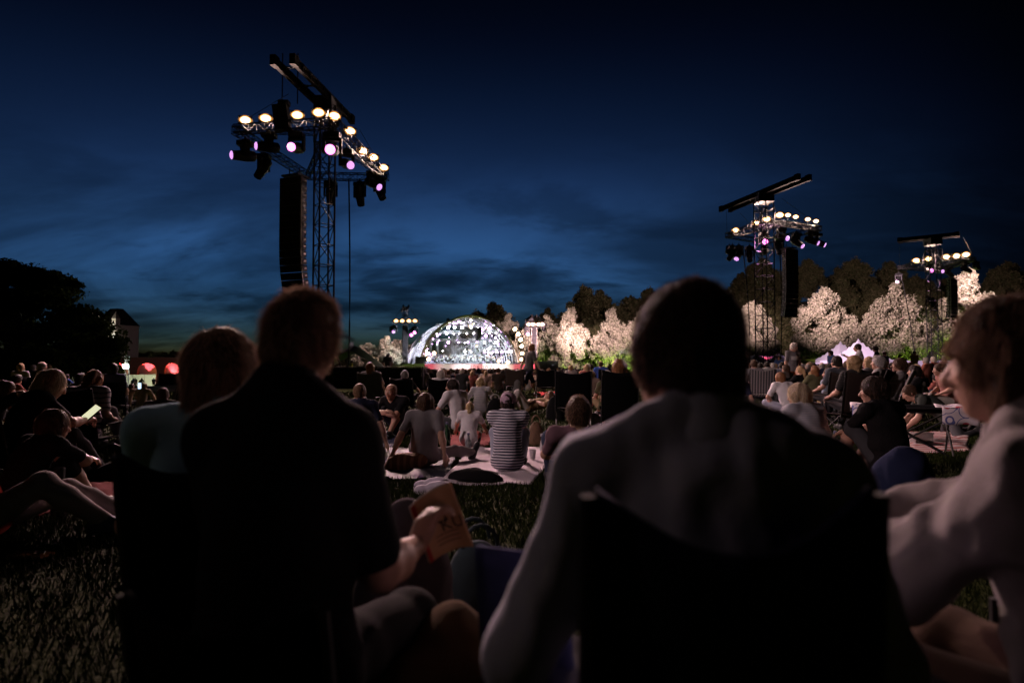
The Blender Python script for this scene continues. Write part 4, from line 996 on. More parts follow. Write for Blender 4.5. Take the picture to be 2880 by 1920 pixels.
fx = at(170, 1040, 90); fz = ground_z(fx.x, 90)
fl = MB(); fl.sheet(lambda u, v: (u * 0.9 + 0.05 * math.sin(6 * v), 0.08 * math.sin(9 * u + 3 * v), 0.4 + v * 2.6), 8, 10, 0.02)
tag(fl.build('white_flag', pm('flag_white', (0.7, 0.68, 0.7), 0.05, 4, 0.8), loc=(at(72, 1040, 60).x, 60, ground_z(-43, 60))), 'white hanging cloth in the dark at the far left', 'banner')

# ---- beams that light the trees, with added washes for tents and fence: extra heads on the towers, turned away from the lawn
def beam(p, tgt, power, angle, label, color=(1.0, 0.62, 0.70), blend=0.6):
    p = Vector(p); d = Vector(tgt) - p
    o = moving_head(p, d, label, 'spotlights turned to the trees', 'off', 0, s=1.2)
    spot_light('tower_beam', o, Vector((0, 0, -0.52)) + d.normalized() * 0.6, power, color, angle, blend, 0.15, d.normalized().to_track_quat('-Z', 'Y').to_euler())
TB = 'black spotlight on the light towers, turned to trees, tents and fence'
def tbeam(src, px, Y, z, power, ang): beam(src, (gx(px, Y), Y - 2, z), power, ang, TB, blend=1.0)
S2, S3, S2b = at(2052, 690, 60.5), at(2745, 735, 74.5), at(2150, 690, 62)
tbeam(S2b, 2100, 99, 8.8, 460000, 17); tbeam(S2, 2318, 92, 8.8, 520000, 18); tbeam(S2, 2510, 86, 8.8, 380000, 21)
tbeam(S3, 2725, 84, 11.0, 75000, 50); tbeam(S3, 2950, 82, 8.0, 30000, 60); tbeam(S2b, 1608, 118, 6.2, 2600000, 8.0); tbeam(S2b, 1608, 118, 6.5, 900000, 15); tbeam(S2b, 1722, 113, 6.8, 900000, 13); tbeam(S2b, 1800, 112, 7.0, 300000, 12); tbeam(S2b, 1482, 134, 5.0, 350000, 7); tbeam(S2b, 1428, 150, 8.0, 900000, 8)
beam(S2, (47, 75, 1.2), 42000, 24, TB, blend=1.0, color=(1, 0.7, 0.9))  # added wash to brighten the white fence
beam(S2, (37, 77, 2.2), 60000, 26, TB, blend=1.0, color=(1, 0.7, 0.85))  # added wash to brighten the pointed tents
beam(S2, (66, 132, 24), 260000, 40, TB, blend=1.0); beam(S2b, (20, 150, 22), 220000, 36, TB, blend=1.0)
beam(at(1530, 918, 126.5), (14, 117, 6.5), 20000, 100, 'black spotlight on the small tower right of the stage, turned to the pointed trees')
beam(at(1480, 918, 126.5), (2.0, 146, 6.5), 40000, 110, 'black spotlight on the small tower right of the stage, turned to the stage roof')
beam(at(1100, 918, 120.5), (-25, 128, 3.5), 12000, 120, 'black spotlight on the small tower left of the stage, turned to the bushes')
# green uplights under the tree row
for (px, Y, pw) in ((1722, 113, 5200), (1705, 113, 2600), (1640, 117, 900), (1555, 130, 1400), (1510, 131, 900), (1580, 122, 700), (2600, 86, 3600), (2525, 85, 900), (2350, 92, 350), (1770, 113, 1600)):
    x = gx(px, Y); o = MB(); o.lathe((0, 0, 0), [(0.18, 0), (0.2, 0.22), (0.14, 0.28)], 10); o.box((0, 0, 0.02), (0.5, 0.2, 0.04))
    u = o.build('tree_uplight', M_BLACK, loc=(x, Y - 2.6, 0)); tag(u, 'small ground uplight colouring the lower leaves green', 'uplight', 'green uplights under the trees')
    point_light('green_uplight_glow', u, (0, 0, 0.5), pw * 0.55, (0.62, 1.0, 0.12), 0.15)

# ------------------------------------------------------------------ bodies: smooth-blended volumes turned into one continuous surface
def snoise(x, y, z, seed, f):
    g = np.random.default_rng(seed); o = 0
    for k in range(4):
        a = g.normal(size=3); a /= np.linalg.norm(a); b = g.normal(size=3); b /= np.linalg.norm(b); p = g.random(2) * 6.28
        ff = f * (0.7 + 0.5 * k)
        o = o + np.sin(ff * (a[0] * x + a[1] * y + a[2] * z) + p[0] + 1.3 * np.sin(0.6 * ff * (b[0] * x + b[1] * y + b[2] * z) + p[1])) / (1 + 0.45 * k)
    return o / 2.4
def C(a, b, ra, rb, k=0.025, op='+'): return ('c', np.array(a, float), np.array(b, float), ra, rb, k, op)
def E(c, r, M=None, k=0.025, op='+'): return ('e', np.array(c, float), np.array(r, float), np.eye(3) if M is None else np.array(M), k, op)
def P(p, n): return ('p', np.array(p, float), np.array(n, float))
def prim_box(p):
    if p[0] == 'c':
        r = max(p[3], p[4]); return np.minimum(p[1], p[2]) - r, np.maximum(p[1], p[2]) + r
    r = np.abs(p[3]) @ p[2] if False else np.full(3, p[2].max()); return p[1] - r, p[1] + r
def skin_surface(prims, h, noise=None, pad=0.05):
    """prims -> (verts, quads) of the zero surface."""
    pos = [p for p in prims if p[0] != 'p' and p[-1] == '+']
    los, his = zip(*[prim_box(p) for p in pos])
    lo = np.min(los, 0) - pad; hi = np.max(his, 0) + pad
    n = np.ceil((hi - lo) / h).astype(int) + 1
    ax = [(lo[i] + h * np.arange(n[i])).astype(np.float32) for i in range(3)]
    D = np.full(n, 0.2, np.float32)
    for p in prims:
        if p[0] == 'p':
            d = (ax[0][:, None, None] - p[1][0]) * p[2][0] + (ax[1][None, :, None] - p[1][1]) * p[2][1] + (ax[2][None, None, :] - p[1][2]) * p[2][2]
            D = np.maximum(D, d.astype(np.float32)); continue
        k = p[-2]; l, u = prim_box(p); mg = k + 2.5 * h + 0.015
        i0 = np.clip(((l - mg - lo) / h).astype(int), 0, n - 1); i1 = np.clip(((u + mg - lo) / h).astype(int) + 2, 1, n)
        sl = tuple(slice(a, b) for a, b in zip(i0, i1))
        x, y, z = ax[0][sl[0]][:, None, None], ax[1][sl[1]][None, :, None], ax[2][sl[2]][None, None, :]
        if p[0] == 'c':
            a, b = p[1], p[2]; ba = b - a; bb = max(1e-9, float(ba @ ba))
            t = np.clip(((x - a[0]) * ba[0] + (y - a[1]) * ba[1] + (z - a[2]) * ba[2]) / bb, 0, 1)
            d = np.sqrt((x - a[0] - t * ba[0]) ** 2 + (y - a[1] - t * ba[1]) ** 2 + (z - a[2] - t * ba[2]) ** 2) - (p[3] + (p[4] - p[3]) * t)
        else:
            c, r, M = p[1], p[2], p[3]
            q = [((x - c[0]) * M[0][i] + (y - c[1]) * M[1][i] + (z - c[2]) * M[2][i]) for i in range(3)]
            k0 = np.sqrt(sum((q[i] / r[i]) ** 2 for i in range(3))); k1 = np.sqrt(sum((q[i] / r[i] ** 2) ** 2 for i in range(3))) + 1e-6
            d = k0 * (k0 - 1) / k1
        d = d.astype(np.float32); A = D[sl]
        if p[-1] == '+':
            hh = np.maximum(k - np.abs(A - d), 0) / k
            D[sl] = np.minimum(A, d) - hh * hh * k * 0.25
        else:
            D[sl] = np.maximum(A, -d)
    if noise:
        m = np.abs(D) < 3 * h + 0.02
        I = np.argwhere(m); x, y, z = (ax[i][I[:, i]] for i in range(3))
        D[m] += noise(x, y, z).astype(np.float32)
    s = D < 0
    cnt = np.zeros(np.array(D.shape) - 1, np.int8)
    for a in (0, 1):
        for b in (0, 1):
            for c in (0, 1): cnt += s[a:a + cnt.shape[0], b:b + cnt.shape[1], c:c + cnt.shape[2]]
    mask = (cnt > 0) & (cnt < 8)
    ci = np.argwhere(mask)
    if len(ci) == 0: return np.zeros((0, 3)), np.zeros((0, 4), int)
    idx = np.full(mask.shape, -1, np.int64); idx[mask] = np.arange(len(ci))
    acc = np.zeros((len(ci), 3)); cn = np.zeros(len(ci))
    cr = [(a, b, c) for a in (0, 1) for b in (0, 1) for c in (0, 1)]
    val = {q: D[ci[:, 0] + q[0], ci[:, 1] + q[1], ci[:, 2] + q[2]] for q in cr}
    for q in cr:
        for axx in range(3):
            if q[axx] == 0:
                q2 = list(q); q2[axx] = 1; q2 = tuple(q2)
                v1, v2 = val[q], val[q2]; m = (v1 < 0) != (v2 < 0)
                t = np.where(m, v1 / np.where(m, v1 - v2, 1), 0)
                for i in range(3): acc[:, i] += np.where(m, q[i] + (t if i == axx else 0), 0)
                cn += m
    V = (ci + acc / cn[:, None]) * h + lo
    Fs = []
    for axx in range(3):
        s1 = np.moveaxis(s, axx, 0); id1 = np.moveaxis(idx, axx, 0)
        e = s1[:-1] != s1[1:]; e[:, 0, :] = False; e[:, :, 0] = False; e[:, -1, :] = False; e[:, :, -1] = False
        I = np.argwhere(e)
        if len(I) == 0: continue
        i, j, k = I.T
        q = np.stack([id1[i, j - 1, k - 1], id1[i, j, k - 1], id1[i, j, k], id1[i, j - 1, k]], 1)
        flip = ~s1[i, j, k]
        if axx == 1: flip = ~flip
        q[flip] = q[flip][:, ::-1]
        Fs.append(q)
    F = np.concatenate(Fs); F = F[(F >= 0).all(1)]
    return V, F
def ik(a, t, l1, l2, hint):
    a, t, hint = np.array(a, float), np.array(t, float), np.array(hint, float)
    d = t - a; L = np.linalg.norm(d); L2 = min(L, (l1 + l2) * 0.995); dn = d / max(L, 1e-6); t = a + dn * L2
    x = (l1 * l1 - l2 * l2 + L2 * L2) / (2 * L2); hh = math.sqrt(max(0, l1 * l1 - x * x))
    hp = hint - dn * (hint @ dn); hp /= max(1e-6, np.linalg.norm(hp))
    return a + dn * x + hp * hh, t
def rot(ax, deg): return np.array(Matrix.Rotation(R(deg), 3, ax))
def hand_prims(w, d, nrm, curl=0.5, s=1.0, left=False):
    """Palm and five separate bent fingers. d: finger direction, nrm: back of the hand."""
    d = np.array(d, float); d /= np.linalg.norm(d); nrm = np.array(nrm, float); nrm = nrm - d * (nrm @ d); nrm /= max(1e-6, np.linalg.norm(nrm))
    side = np.cross(d, nrm) * (1 if left else -1)      # towards the thumb
    pr = [C(w, w + d * 0.05 * s, 0.026 * s, 0.03 * s, 0.01), E(w + d * 0.055 * s, (0.042 * s, 0.05 * s, 0.017 * s), np.stack([side, d, nrm], 1), 0.012)]
    for i, (o, L) in enumerate(((0.030, 0.070), (0.010, 0.080), (-0.011, 0.074), (-0.031, 0.056))):
        k = w + d * (0.092 - 0.006 * abs(i - 1)) * s + side * o * s
        a1 = curl * 0.75; a2 = curl * 1.7; a3 = curl * 2.4
        p1 = k + (d * math.cos(a1) - nrm * math.sin(a1)) * L * 0.48 * s
        p2 = p1 + (d * math.cos(a2) - nrm * math.sin(a2)) * L * 0.36 * s
        p3 = p2 + (d * math.cos(a3) - nrm * math.sin(a3)) * L * 0.26 * s
        pr += [C(k - d * 0.03 * s, k, 0.010 * s, 0.0105 * s, 0.006), C(k, p1, 0.0105 * s, 0.0095 * s, 0.004), C(p1, p2, 0.0095 * s, 0.0085 * s, 0.004), C(p2, p3, 0.0085 * s, 0.0072 * s, 0.004)]
    t0 = w + d * 0.028 * s + side * 0.026 * s
    t1 = t0 + (side * 0.75 + d * 0.6 - nrm * 0.35 * (0.5 + curl)) * 0.042 * s
    t2 = t1 + (side * 0.2 + d * 0.9 - nrm * 0.55 * (0.5 + curl)) * 0.034 * s
    pr += [C(w + d * 0.02 * s, t0, 0.016 * s, 0.014 * s, 0.008), C(t0, t1, 0.0135 * s, 0.0115 * s, 0.006), C(t1, t2, 0.0115 * s, 0.0085 * s, 0.004)]
    return pr

SKIN = pm('skin_fair', (0.44, 0.25, 0.18), 0.08, 30, 0.55, spec=0.35)
SKIN2 = pm('skin_tan', (0.34, 0.18, 0.12), 0.08, 30, 0.55, spec=0.35)
def hairmat(n, c): return pm('hair_' + n, c, 0.55, 26, 0.6, bump=0.7, stretch=(3.2, 3.2, 0.7), bscale=30, spec=0.2)
HAIR = {'brown': hairmat('brown', (0.05, 0.026, 0.014)), 'dark': hairmat('dark', (0.016, 0.011, 0.009)), 'blond': hairmat('blond', (0.34, 0.23, 0.12)), 'grey': hairmat('grey', (0.30, 0.28, 0.27)),
        'white': hairmat('white', (0.55, 0.50, 0.44)), 'ginger': hairmat('ginger', (0.17, 0.075, 0.03)), 'ash': hairmat('ash', (0.30, 0.23, 0.16)), 'light': hairmat('light_brown', (0.13, 0.075, 0.04))}
def cloth(n, c, **k): return pm('cloth_' + n, c, k.pop('var', 0.12), k.pop('scale', 30), 0.95, bump=k.pop('bump', 0.25), spec=0.06, sheen=0.0, bscale=k.pop('bscale', 240), **k)

DEF = dict(hip=(0, 0, 0.13), lean=6, slouch=14, side=0, twist=0, hyaw=0, hpitch=0, hroll=0, drop=0.0, hs=1.0, s=1.0, sw=1.0, belly=0.0,
           hL=(-0.22, 0.28, 0.2), hR=(0.22, 0.28, 0.2), eL=(-1, -0.4, -0.3), eR=(1, -0.4, -0.3),
           fL=(-0.12, 0.5, 0.08), fR=(0.12, 0.5, 0.08), kL=(-0.3, 0.2, 1), kR=(0.3, 0.2, 1), toe=None)
POSE = {
 'cross': dict(lean=8, slouch=22, fL=(0.10, 0.36, 0.08), fR=(-0.10, 0.40, 0.09), kL=(-1, 0.25, 0.35), kR=(1, 0.25, 0.35), hL=(-0.2, 0.34, 0.2), hR=(0.2, 0.34, 0.2)),
 'knees': dict(lean=14, slouch=26, fL=(-0.13, 0.47, 0.08), fR=(0.13, 0.47, 0.08), kL=(-0.15, 0.1, 1), kR=(0.15, 0.1, 1), hL=(0.03, 0.45, 0.36), hR=(-0.03, 0.44, 0.39), eL=(-1, 0, -0.3), eR=(1, 0, -0.3)),
 'back': dict(lean=-20, slouch=6, fL=(-0.10, 0.80, 0.08), fR=(0.16, 0.84, 0.08), kL=(-0.2, 0, 1), kR=(0.2, 0, 1), hL=(-0.30, -0.30, 0.07), hR=(0.30, -0.28, 0.07), eL=(-0.3, -1, 0.1), eR=(0.3, -1, 0.1)),
 'side': dict(lean=-6, slouch=10, fL=(-0.45, 0.30, 0.08), fR=(-0.38, 0.42, 0.08), kL=(-0.3, 1, 0.3), kR=(-0.2, 1, 0.6), hL=(-0.1, 0.25, 0.25), hR=(0.34, -0.10, 0.07), eR=(0.6, -1, 0)),
 'chair': dict(hip=(0, 0, 0.50), lean=-14, slouch=12, fL=(-0.15, 0.52, 0.09), fR=(0.15, 0.54, 0.09), kL=(-0.1, 1, 1), kR=(0.1, 1, 1), hL=(-0.22, 0.26, 0.64), hR=(0.22, 0.26, 0.64), eL=(-0.45, -0.7, -0.9), eR=(0.45, -0.7, -0.9)),
 'low': dict(hip=(0, 0, 0.30), lean=-18, slouch=14, fL=(-0.15, 0.62, 0.09), fR=(0.15, 0.64, 0.09), kL=(-0.1, 0.4, 1), kR=(0.1, 0.4, 1), hL=(-0.24, 0.28, 0.46), hR=(0.24, 0.28, 0.46), eL=(-1, -0.6, -0.4), eR=(1, -0.6, -0.4)),
 'stand': dict(hip=(0, 0, 0.93), lean=2, slouch=4, fL=(-0.11, -0.02, 0.085), fR=(0.11, 0.03, 0.085), kL=(0, 1, 0), kR=(0, 1, 0), hL=(-0.27, 0.06, 0.80), hR=(0.27, 0.06, 0.80), eL=(-0.7, -1, 0), eR=(0.7, -1, 0)),
 'walk': dict(hip=(0, 0, 0.92), lean=6, slouch=4, fL=(-0.09, 0.36, 0.09), fR=(0.09, -0.40, 0.17), kL=(0, 1, 0), kR=(0, 1, 0), hL=(-0.27, -0.22, 0.82), hR=(0.27, 0.30, 0.86), eL=(-0.5, -1, 0), eR=(0.5, -1, 0)),
 'hips': dict(hip=(0, 0, 0.93), lean=0, slouch=2, fL=(-0.17, 0, 0.085), fR=(0.17, 0.03, 0.085), kL=(0, 1, 0), kR=(0, 1, 0), hL=(-0.16, 0.06, 0.98), hR=(0.16, 0.06, 0.98), eL=(-1, -0.3, 0), eR=(1, -0.3, 0)),
 'lie': dict(hip=(0, 0, 0.13), lean=-78, slouch=0, hpitch=30, fL=(-0.12, 0.44, 0.08), fR=(0.12, 0.50, 0.08), kL=(-0.1, 0, 1), kR=(0.1, 0, 1), hL=(-0.12, -0.2, 0.27), hR=(0.1, -0.15, 0.27)),
 'flat': dict(hip=(0, 0, 0.13), lean=-82, slouch=0, fL=(-0.12, 0.84, 0.08), fR=(0.12, 0.84, 0.08), kL=(-0.1, 0, 1), kR=(0.1, 0, 1), hL=(-0.12, -0.2, 0.27), hR=(0.1, -0.15, 0.27)),
 'bend': dict(hip=(0, 0, 0.24), lean=52, slouch=30, fL=(-0.14, -0.30, 0.07), fR=(0.14, -0.30, 0.07), kL=(-0.3, 1, 0.2), kR=(0.3, 1, 0.2), hL=(-0.2, 0.62, 0.1), hR=(0.2, 0.62, 0.1), hpitch=-10),
}
def skeleton(pose):
    q = dict(DEF); q.update(POSE.get(pose.get('base', ''), {})); q.update({k: v for k, v in pose.items() if k != 'base'})
    s = q['s']; J = {'q': q}
    hip = np.array(q['hip'], float)
    tw = rot('Z', q['twist']); fr0 = rot('Y', q['side']) @ rot('X', -q['lean'])
    M0 = fr0; M1 = fr0 @ rot('Z', q['twist'] * 0.5) @ rot('X', -q['slouch'] * 0.5); M2 = fr0 @ tw @ rot('X', -q['slouch'])
    up = np.array([0, 0, 1.0]); rt = np.array([1.0, 0, 0]); fw = np.array([0, 1.0, 0])
    p0 = hip; p1 = p0 + M0 @ up * 0.17 * s; p2 = p1 + M1 @ up * 0.19 * s; p3 = p2 + M2 @ up * 0.155 * s
    J.update(p0=p0, p1=p1, p2=p2, p3=p3, M0=M0, M1=M1, M2=M2)
    # head: mostly upright, turned towards what it looks at
    base_p = math.degrees(math.asin(max(-1, min(1, (M2 @ up)[1]))))
    HM = rot('Z', q['hyaw']) @ rot('Y', q['hroll']) @ rot('X', -(base_p * 0.25) + q['hpitch'])
    if abs(q['lean']) > 60: HM = M2 @ rot('Z', q['hyaw']) @ rot('X', q['hpitch'] * -1)
    nb = p3 + M2 @ up * 0.030 * s + M2 @ fw * 0.012; hc = nb + HM @ np.array([0, 0.026, 0.128]) * s
    J.update(nb=nb, hc=hc, HM=HM)
    sw = 0.178 * q['sw'] * s
    for sd, sg in (('L', -1), ('R', 1)):
        sh = p3 + M2 @ np.array([sg * sw, 0.0, (-0.028 - q['drop']) * s]); J['sh' + sd] = sh
        e, w = ik(sh, q['h' + sd], 0.285 * s, 0.25 * s, q['e' + sd]); J['el' + sd], J['wr' + sd] = e, w
        hj = p0 + M0 @ np.array([sg * 0.092 * s, 0.0, -0.02 * s]); J['hp' + sd] = hj
        k, a = ik(hj, q['f' + sd], 0.43 * s, 0.41 * s, q['k' + sd]); J['kn' + sd], J['an' + sd] = k, a
        td = np.array(q['toe'] if q['toe'] is not None else (a - hj) * np.array([1, 1, 0]) + np.array([0, 0.25, 0]), float); td[2] = 0; td /= max(1e-6, np.linalg.norm(td))
        kn_d = (a - k) / np.linalg.norm(a - k)
        tz = 0.0 if kn_d[2] < -0.5 else 0.75
        td = td * math.cos(tz) + up * math.sin(tz); J['to' + sd] = a + td * 0.15 * s + np.array([0, 0, -0.045 * s * (1 if tz == 0 else 0)])
        J['he' + sd] = a + np.array([0, 0, -0.035]) - td * 0.05
    return J
def torso(J, inf=0.0, shoulders=True, drape=0.0):
    s = J['q']['s']; b = J['q']['belly']; sw = J['q']['sw']
    pr = [E(J['p0'], ((0.168 + inf + drape) * s, (0.122 + inf + drape + b * 0.6) * s, (0.125 + inf) * s), J['M0'], 0.06),
          E(J['p1'] + J['M1'] @ np.array([0, 0.012 + b * 0.5, 0]), ((0.143 + inf + drape + b * 0.5) * s, (0.103 + inf + drape + b * 0.7) * s, (0.15 + inf) * s), J['M1'], 0.06),
          E(J['p2'] + J['M2'] @ np.array([0, 0.008, -0.01]), ((0.158 * (0.4 + 0.6 * sw) + inf + drape * 0.6) * s, (0.110 + inf + drape * 0.5) * s, (0.165 + inf) * s), J['M2'], 0.06)]
    if shoulders:
        sh = (J['shL'] + J['shR']) / 2
        for sd in 'LR':
            pr.append(C(J['p3'] - J['M2'] @ np.array([0, 0.0, 0.05 * s]), J['sh' + sd], (0.075 + inf) * s, (0.058 + inf) * s, 0.05))
            pr.append(C(J['p3'] + J['M2'] @ np.array([0, -0.008, 0.028 * s]), J['sh' + sd] + J['M2'] @ np.array([0, -0.005, 0.012 * s]), (0.052 + inf * 0.7) * s, (0.042 + inf) * s, 0.05))
    return pr
def limbs(J, part, inf=0.0, upto=1.0, frm=0.0):
    s = J['q']['s']; pr = []
    for sd in 'LR':
        if part == 'arm':
            a, b, c = J['sh' + sd], J['el' + sd], J['wr' + sd]
            r = (0.052, 0.041, 0.041, 0.027)
        else:
            a, b, c = J['hp' + sd], J['kn' + sd], J['an' + sd]
            r = (0.085, 0.058, 0.056, 0.036)
        u = min(1, upto * 2)
        pr.append(C(a, a + (b - a) * u, (r[0] + inf) * s, (r[0] + (r[1] - r[0]) * u + inf) * s, 0.035))
        if part == 'leg' and u >= 1: pr.append(E(b, ((r[1] + inf) * s,) * 3, None, 0.03))
        if upto > 0.5:
            u = (upto - 0.5) * 2
            m = b + (c - b) * 0.35; pr.append(C(b, b + (c - b) * min(u, 0.35), (r[2] + inf) * s, (r[2] * 1.06 + inf) * s, 0.03))
            if u > 0.35: pr.append(C(m, b + (c - b) * u, (r[2] * 1.06 + inf) * s, (r[2] + (r[3] - r[2]) * u + inf) * s, 0.03))
    return pr
def head_prims(J, face=True):
    s = J['q']['s'] * J['q']['hs']; H = J['HM']; hc = J['hc']; f = lambda x, y, z: hc + H @ (np.array([x, y, z]) * s)
    pr = [C(J['p3'] + J['M2'] @ np.array([0, 0.0, -0.02]), f(0, -0.035, -0.075), 0.062 * s, 0.054 * s, 0.03),
          E(f(0, -0.012, 0.018), (0.076 * s, 0.094 * s, 0.094 * s), H, 0.03), E(f(0, 0.032, -0.045), (0.060 * s, 0.066 * s, 0.082 * s), H, 0.03), E(f(0, 0.062, -0.098), (0.030 * s, 0.028 * s, 0.024 * s), H, 0.025)]
    if face:
        pr += [C(f(0, 0.092, 0.008), f(0, 0.118, -0.034), 0.010 * s, 0.0145 * s, 0.014), E(f(0, 0.112, -0.037), (0.018 * s, 0.012 * s, 0.010 * s), H, 0.01),
               C(f(-0.042, 0.078, 0.021), f(0.042, 0.078, 0.021), 0.011 * s, 0.011 * s, 0.018), E(f(0, 0.096, -0.066), (0.024 * s, 0.010 * s, 0.011 * s), H, 0.010)]
        for sg in (-1, 1):
            pr += [E(f(sg * 0.040, 0.072, -0.025), (0.022 * s, 0.02 * s, 0.018 * s), H, 0.02), E(f(sg * 0.079, -0.012, -0.012), (0.010 * s, 0.020 * s, 0.032 * s), H @ rot('Z', sg * -22), 0.008),
                   E(f(sg * 0.031, 0.098, 0.003), (0.015 * s, 0.012 * s, 0.009 * s), H, 0.005, '-')]
    return pr
def hair_prims(J, style):
    s = J['q']['s'] * J['q']['hs']; H = J['HM']; hc = J['hc']; f = lambda x, y, z: hc + H @ (np.array([x, y, z]) * s)
    r = lambda a, b, c: (a * s, b * s, c * s)
    cutf = E(f(0, 0.118, -0.062), r(0.082, 0.075, 0.104), H, 0.01, '-')
    n = H @ np.array([0, -0.25, -1.0])
    if style in ('short', 'crop', 'fringe'):
        t = {'short': 0.017, 'crop': 0.009, 'fringe': 0.008}[style]
        pr = [E(f(0, -0.014, 0.022), r(0.077 + t, 0.096 + t, 0.094 + t), H, 0.02), E(f(0, -0.062, -0.045), r(0.056 + t, 0.036 + t, 0.05 + t), H, 0.03)]
        for sg in (-1, 1): pr.append(E(f(sg * 0.064, 0.0, -0.01), r(0.016 + t * .5, 0.04, 0.05), H, 0.02))
        if style == 'short': pr.append(E(f(0, 0.05, 0.098), r(0.055, 0.045, 0.03), H, 0.03))
        pr += [cutf, P(f(0, -0.06, -0.088), n / np.linalg.norm(n))]
        if style == 'fringe': pr.append(E(f(0, 0.02, 0.10), r(0.075, 0.10, 0.065), H, 0.01, '-'))
        return pr
    pr = [E(f(0, -0.018, 0.022), r(0.098, 0.116, 0.112), H, 0.03)]
    if style in ('bob', 'curly'):
        pr += [C(f(0, -0.055, 0), f(0, -0.060, -0.115), 0.082 * s, 0.072 * s, 0.04)]
        for sg in (-1, 1): pr += [C(f(sg * 0.062, -0.01, 0.0), f(sg * 0.070, 0.0, -0.115), 0.042 * s, 0.034 * s, 0.035)]
    elif style == 'mid':
        pr += [C(f(0, -0.055, 0), f(0, -0.070, -0.070), 0.078 * s, 0.058 * s, 0.04)]
        for sg in (-1, 1): pr += [C(f(sg * 0.065, -0.02, 0.0), f(sg * 0.066, -0.03, -0.06), 0.036 * s, 0.026 * s, 0.03)]
    elif style == 'long':
        pr += [C(f(0, -0.06, 0), f(0, -0.085, -0.23), 0.084 * s, 0.066 * s, 0.04), C(f(0, -0.085, -0.23), f(0, -0.09, -0.30), 0.066 * s, 0.045 * s, 0.04)]
        for sg in (-1, 1): pr += [C(f(sg * 0.065, -0.015, 0.0), f(sg * 0.075, -0.03, -0.2), 0.040 * s, 0.032 * s, 0.035)]
    elif style == 'pony':
        pr = [E(f(0, -0.016, 0.022), r(0.087, 0.106, 0.103), H, 0.02), E(f(0, -0.06, -0.035), r(0.062, 0.045, 0.055), H, 0.03), E(f(0, -0.118, 0.02), r(0.026, 0.026, 0.026), H, 0.02),
              C(f(0, -0.125, 0.01), f(0, -0.145, -0.10), 0.030 * s, 0.036 * s, 0.02), C(f(0, -0.145, -0.10), f(0.01, -0.12, -0.24), 0.036 * s, 0.012 * s, 0.02), P(f(0, -0.06, -0.30), n / np.linalg.norm(n))]
    elif style == 'bun':
        pr = [E(f(0, -0.016, 0.022), r(0.09, 0.108, 0.105), H, 0.02), E(f(0, -0.06, -0.035), r(0.064, 0.045, 0.058), H, 0.03), E(f(0, -0.11, 0.07), r(0.045, 0.04, 0.04), H, 0.02)]
    pr.append(cutf)
    return pr
def strands(J, V, F, n, length, seed, mat, parent, out=0.35, w=0.0010):
    """Fine hair strands growing from the hair surface."""
    g = np.random.default_rng(seed)
    T = F[g.integers(0, len(F), n)]; wt = g.random((n, 4)); wt /= wt.sum(1)[:, None]
    p = (V[T] * wt[:, :, None]).sum(1)
    nr = np.cross(V[T[:, 1]] - V[T[:, 0]], V[T[:, 2]] - V[T[:, 0]]); nr /= np.linalg.norm(nr, axis=1)[:, None] + 1e-9
    c = V.mean(0); sg = np.sign(((p - c) * nr).sum(1)); nr *= sg[:, None]
    H = J['HM']; crown = J['hc'] + H @ np.array([0, -0.05, 0.12])
    flow = p - crown; flow -= nr * (flow * nr).sum(1)[:, None]; flow /= np.linalg.norm(flow, axis=1)[:, None] + 1e-6
    flow[:, 2] -= 0.25
    d = flow + nr * out * (0.4 + g.random(n))[:, None] + g.normal(size=(n, 3)) * 0.16; d /= np.linalg.norm(d, axis=1)[:, None]
    L = length * (0.5 + 0.8 * g.random(n))
    side = np.cross(d, nr); side /= np.linalg.norm(side, axis=1)[:, None] + 1e-6
    pts = [p - nr * 0.004, p + d * (L * 0.5)[:, None] , p + d * L[:, None] + np.array([0, 0, -1]) * (L * 0.22)[:, None]]
    VV = np.empty((n, 5, 3)); VV[:, 0] = pts[0] - side * w; VV[:, 1] = pts[0] + side * w; VV[:, 2] = pts[1] + side * w * 0.9; VV[:, 3] = pts[1] - side * w * 0.9; VV[:, 4] = pts[2]
    b = np.arange(n)[:, None] * 5
    F4 = np.concatenate([np.concatenate([b + 0, b + 1, b + 2], 1), np.concatenate([b + 0, b + 2, b + 3], 1), np.concatenate([b + 3, b + 2, b + 4], 1)])
    return np_mesh('hair_strands', VV.reshape(-1, 3), F4, mat, parent=parent)

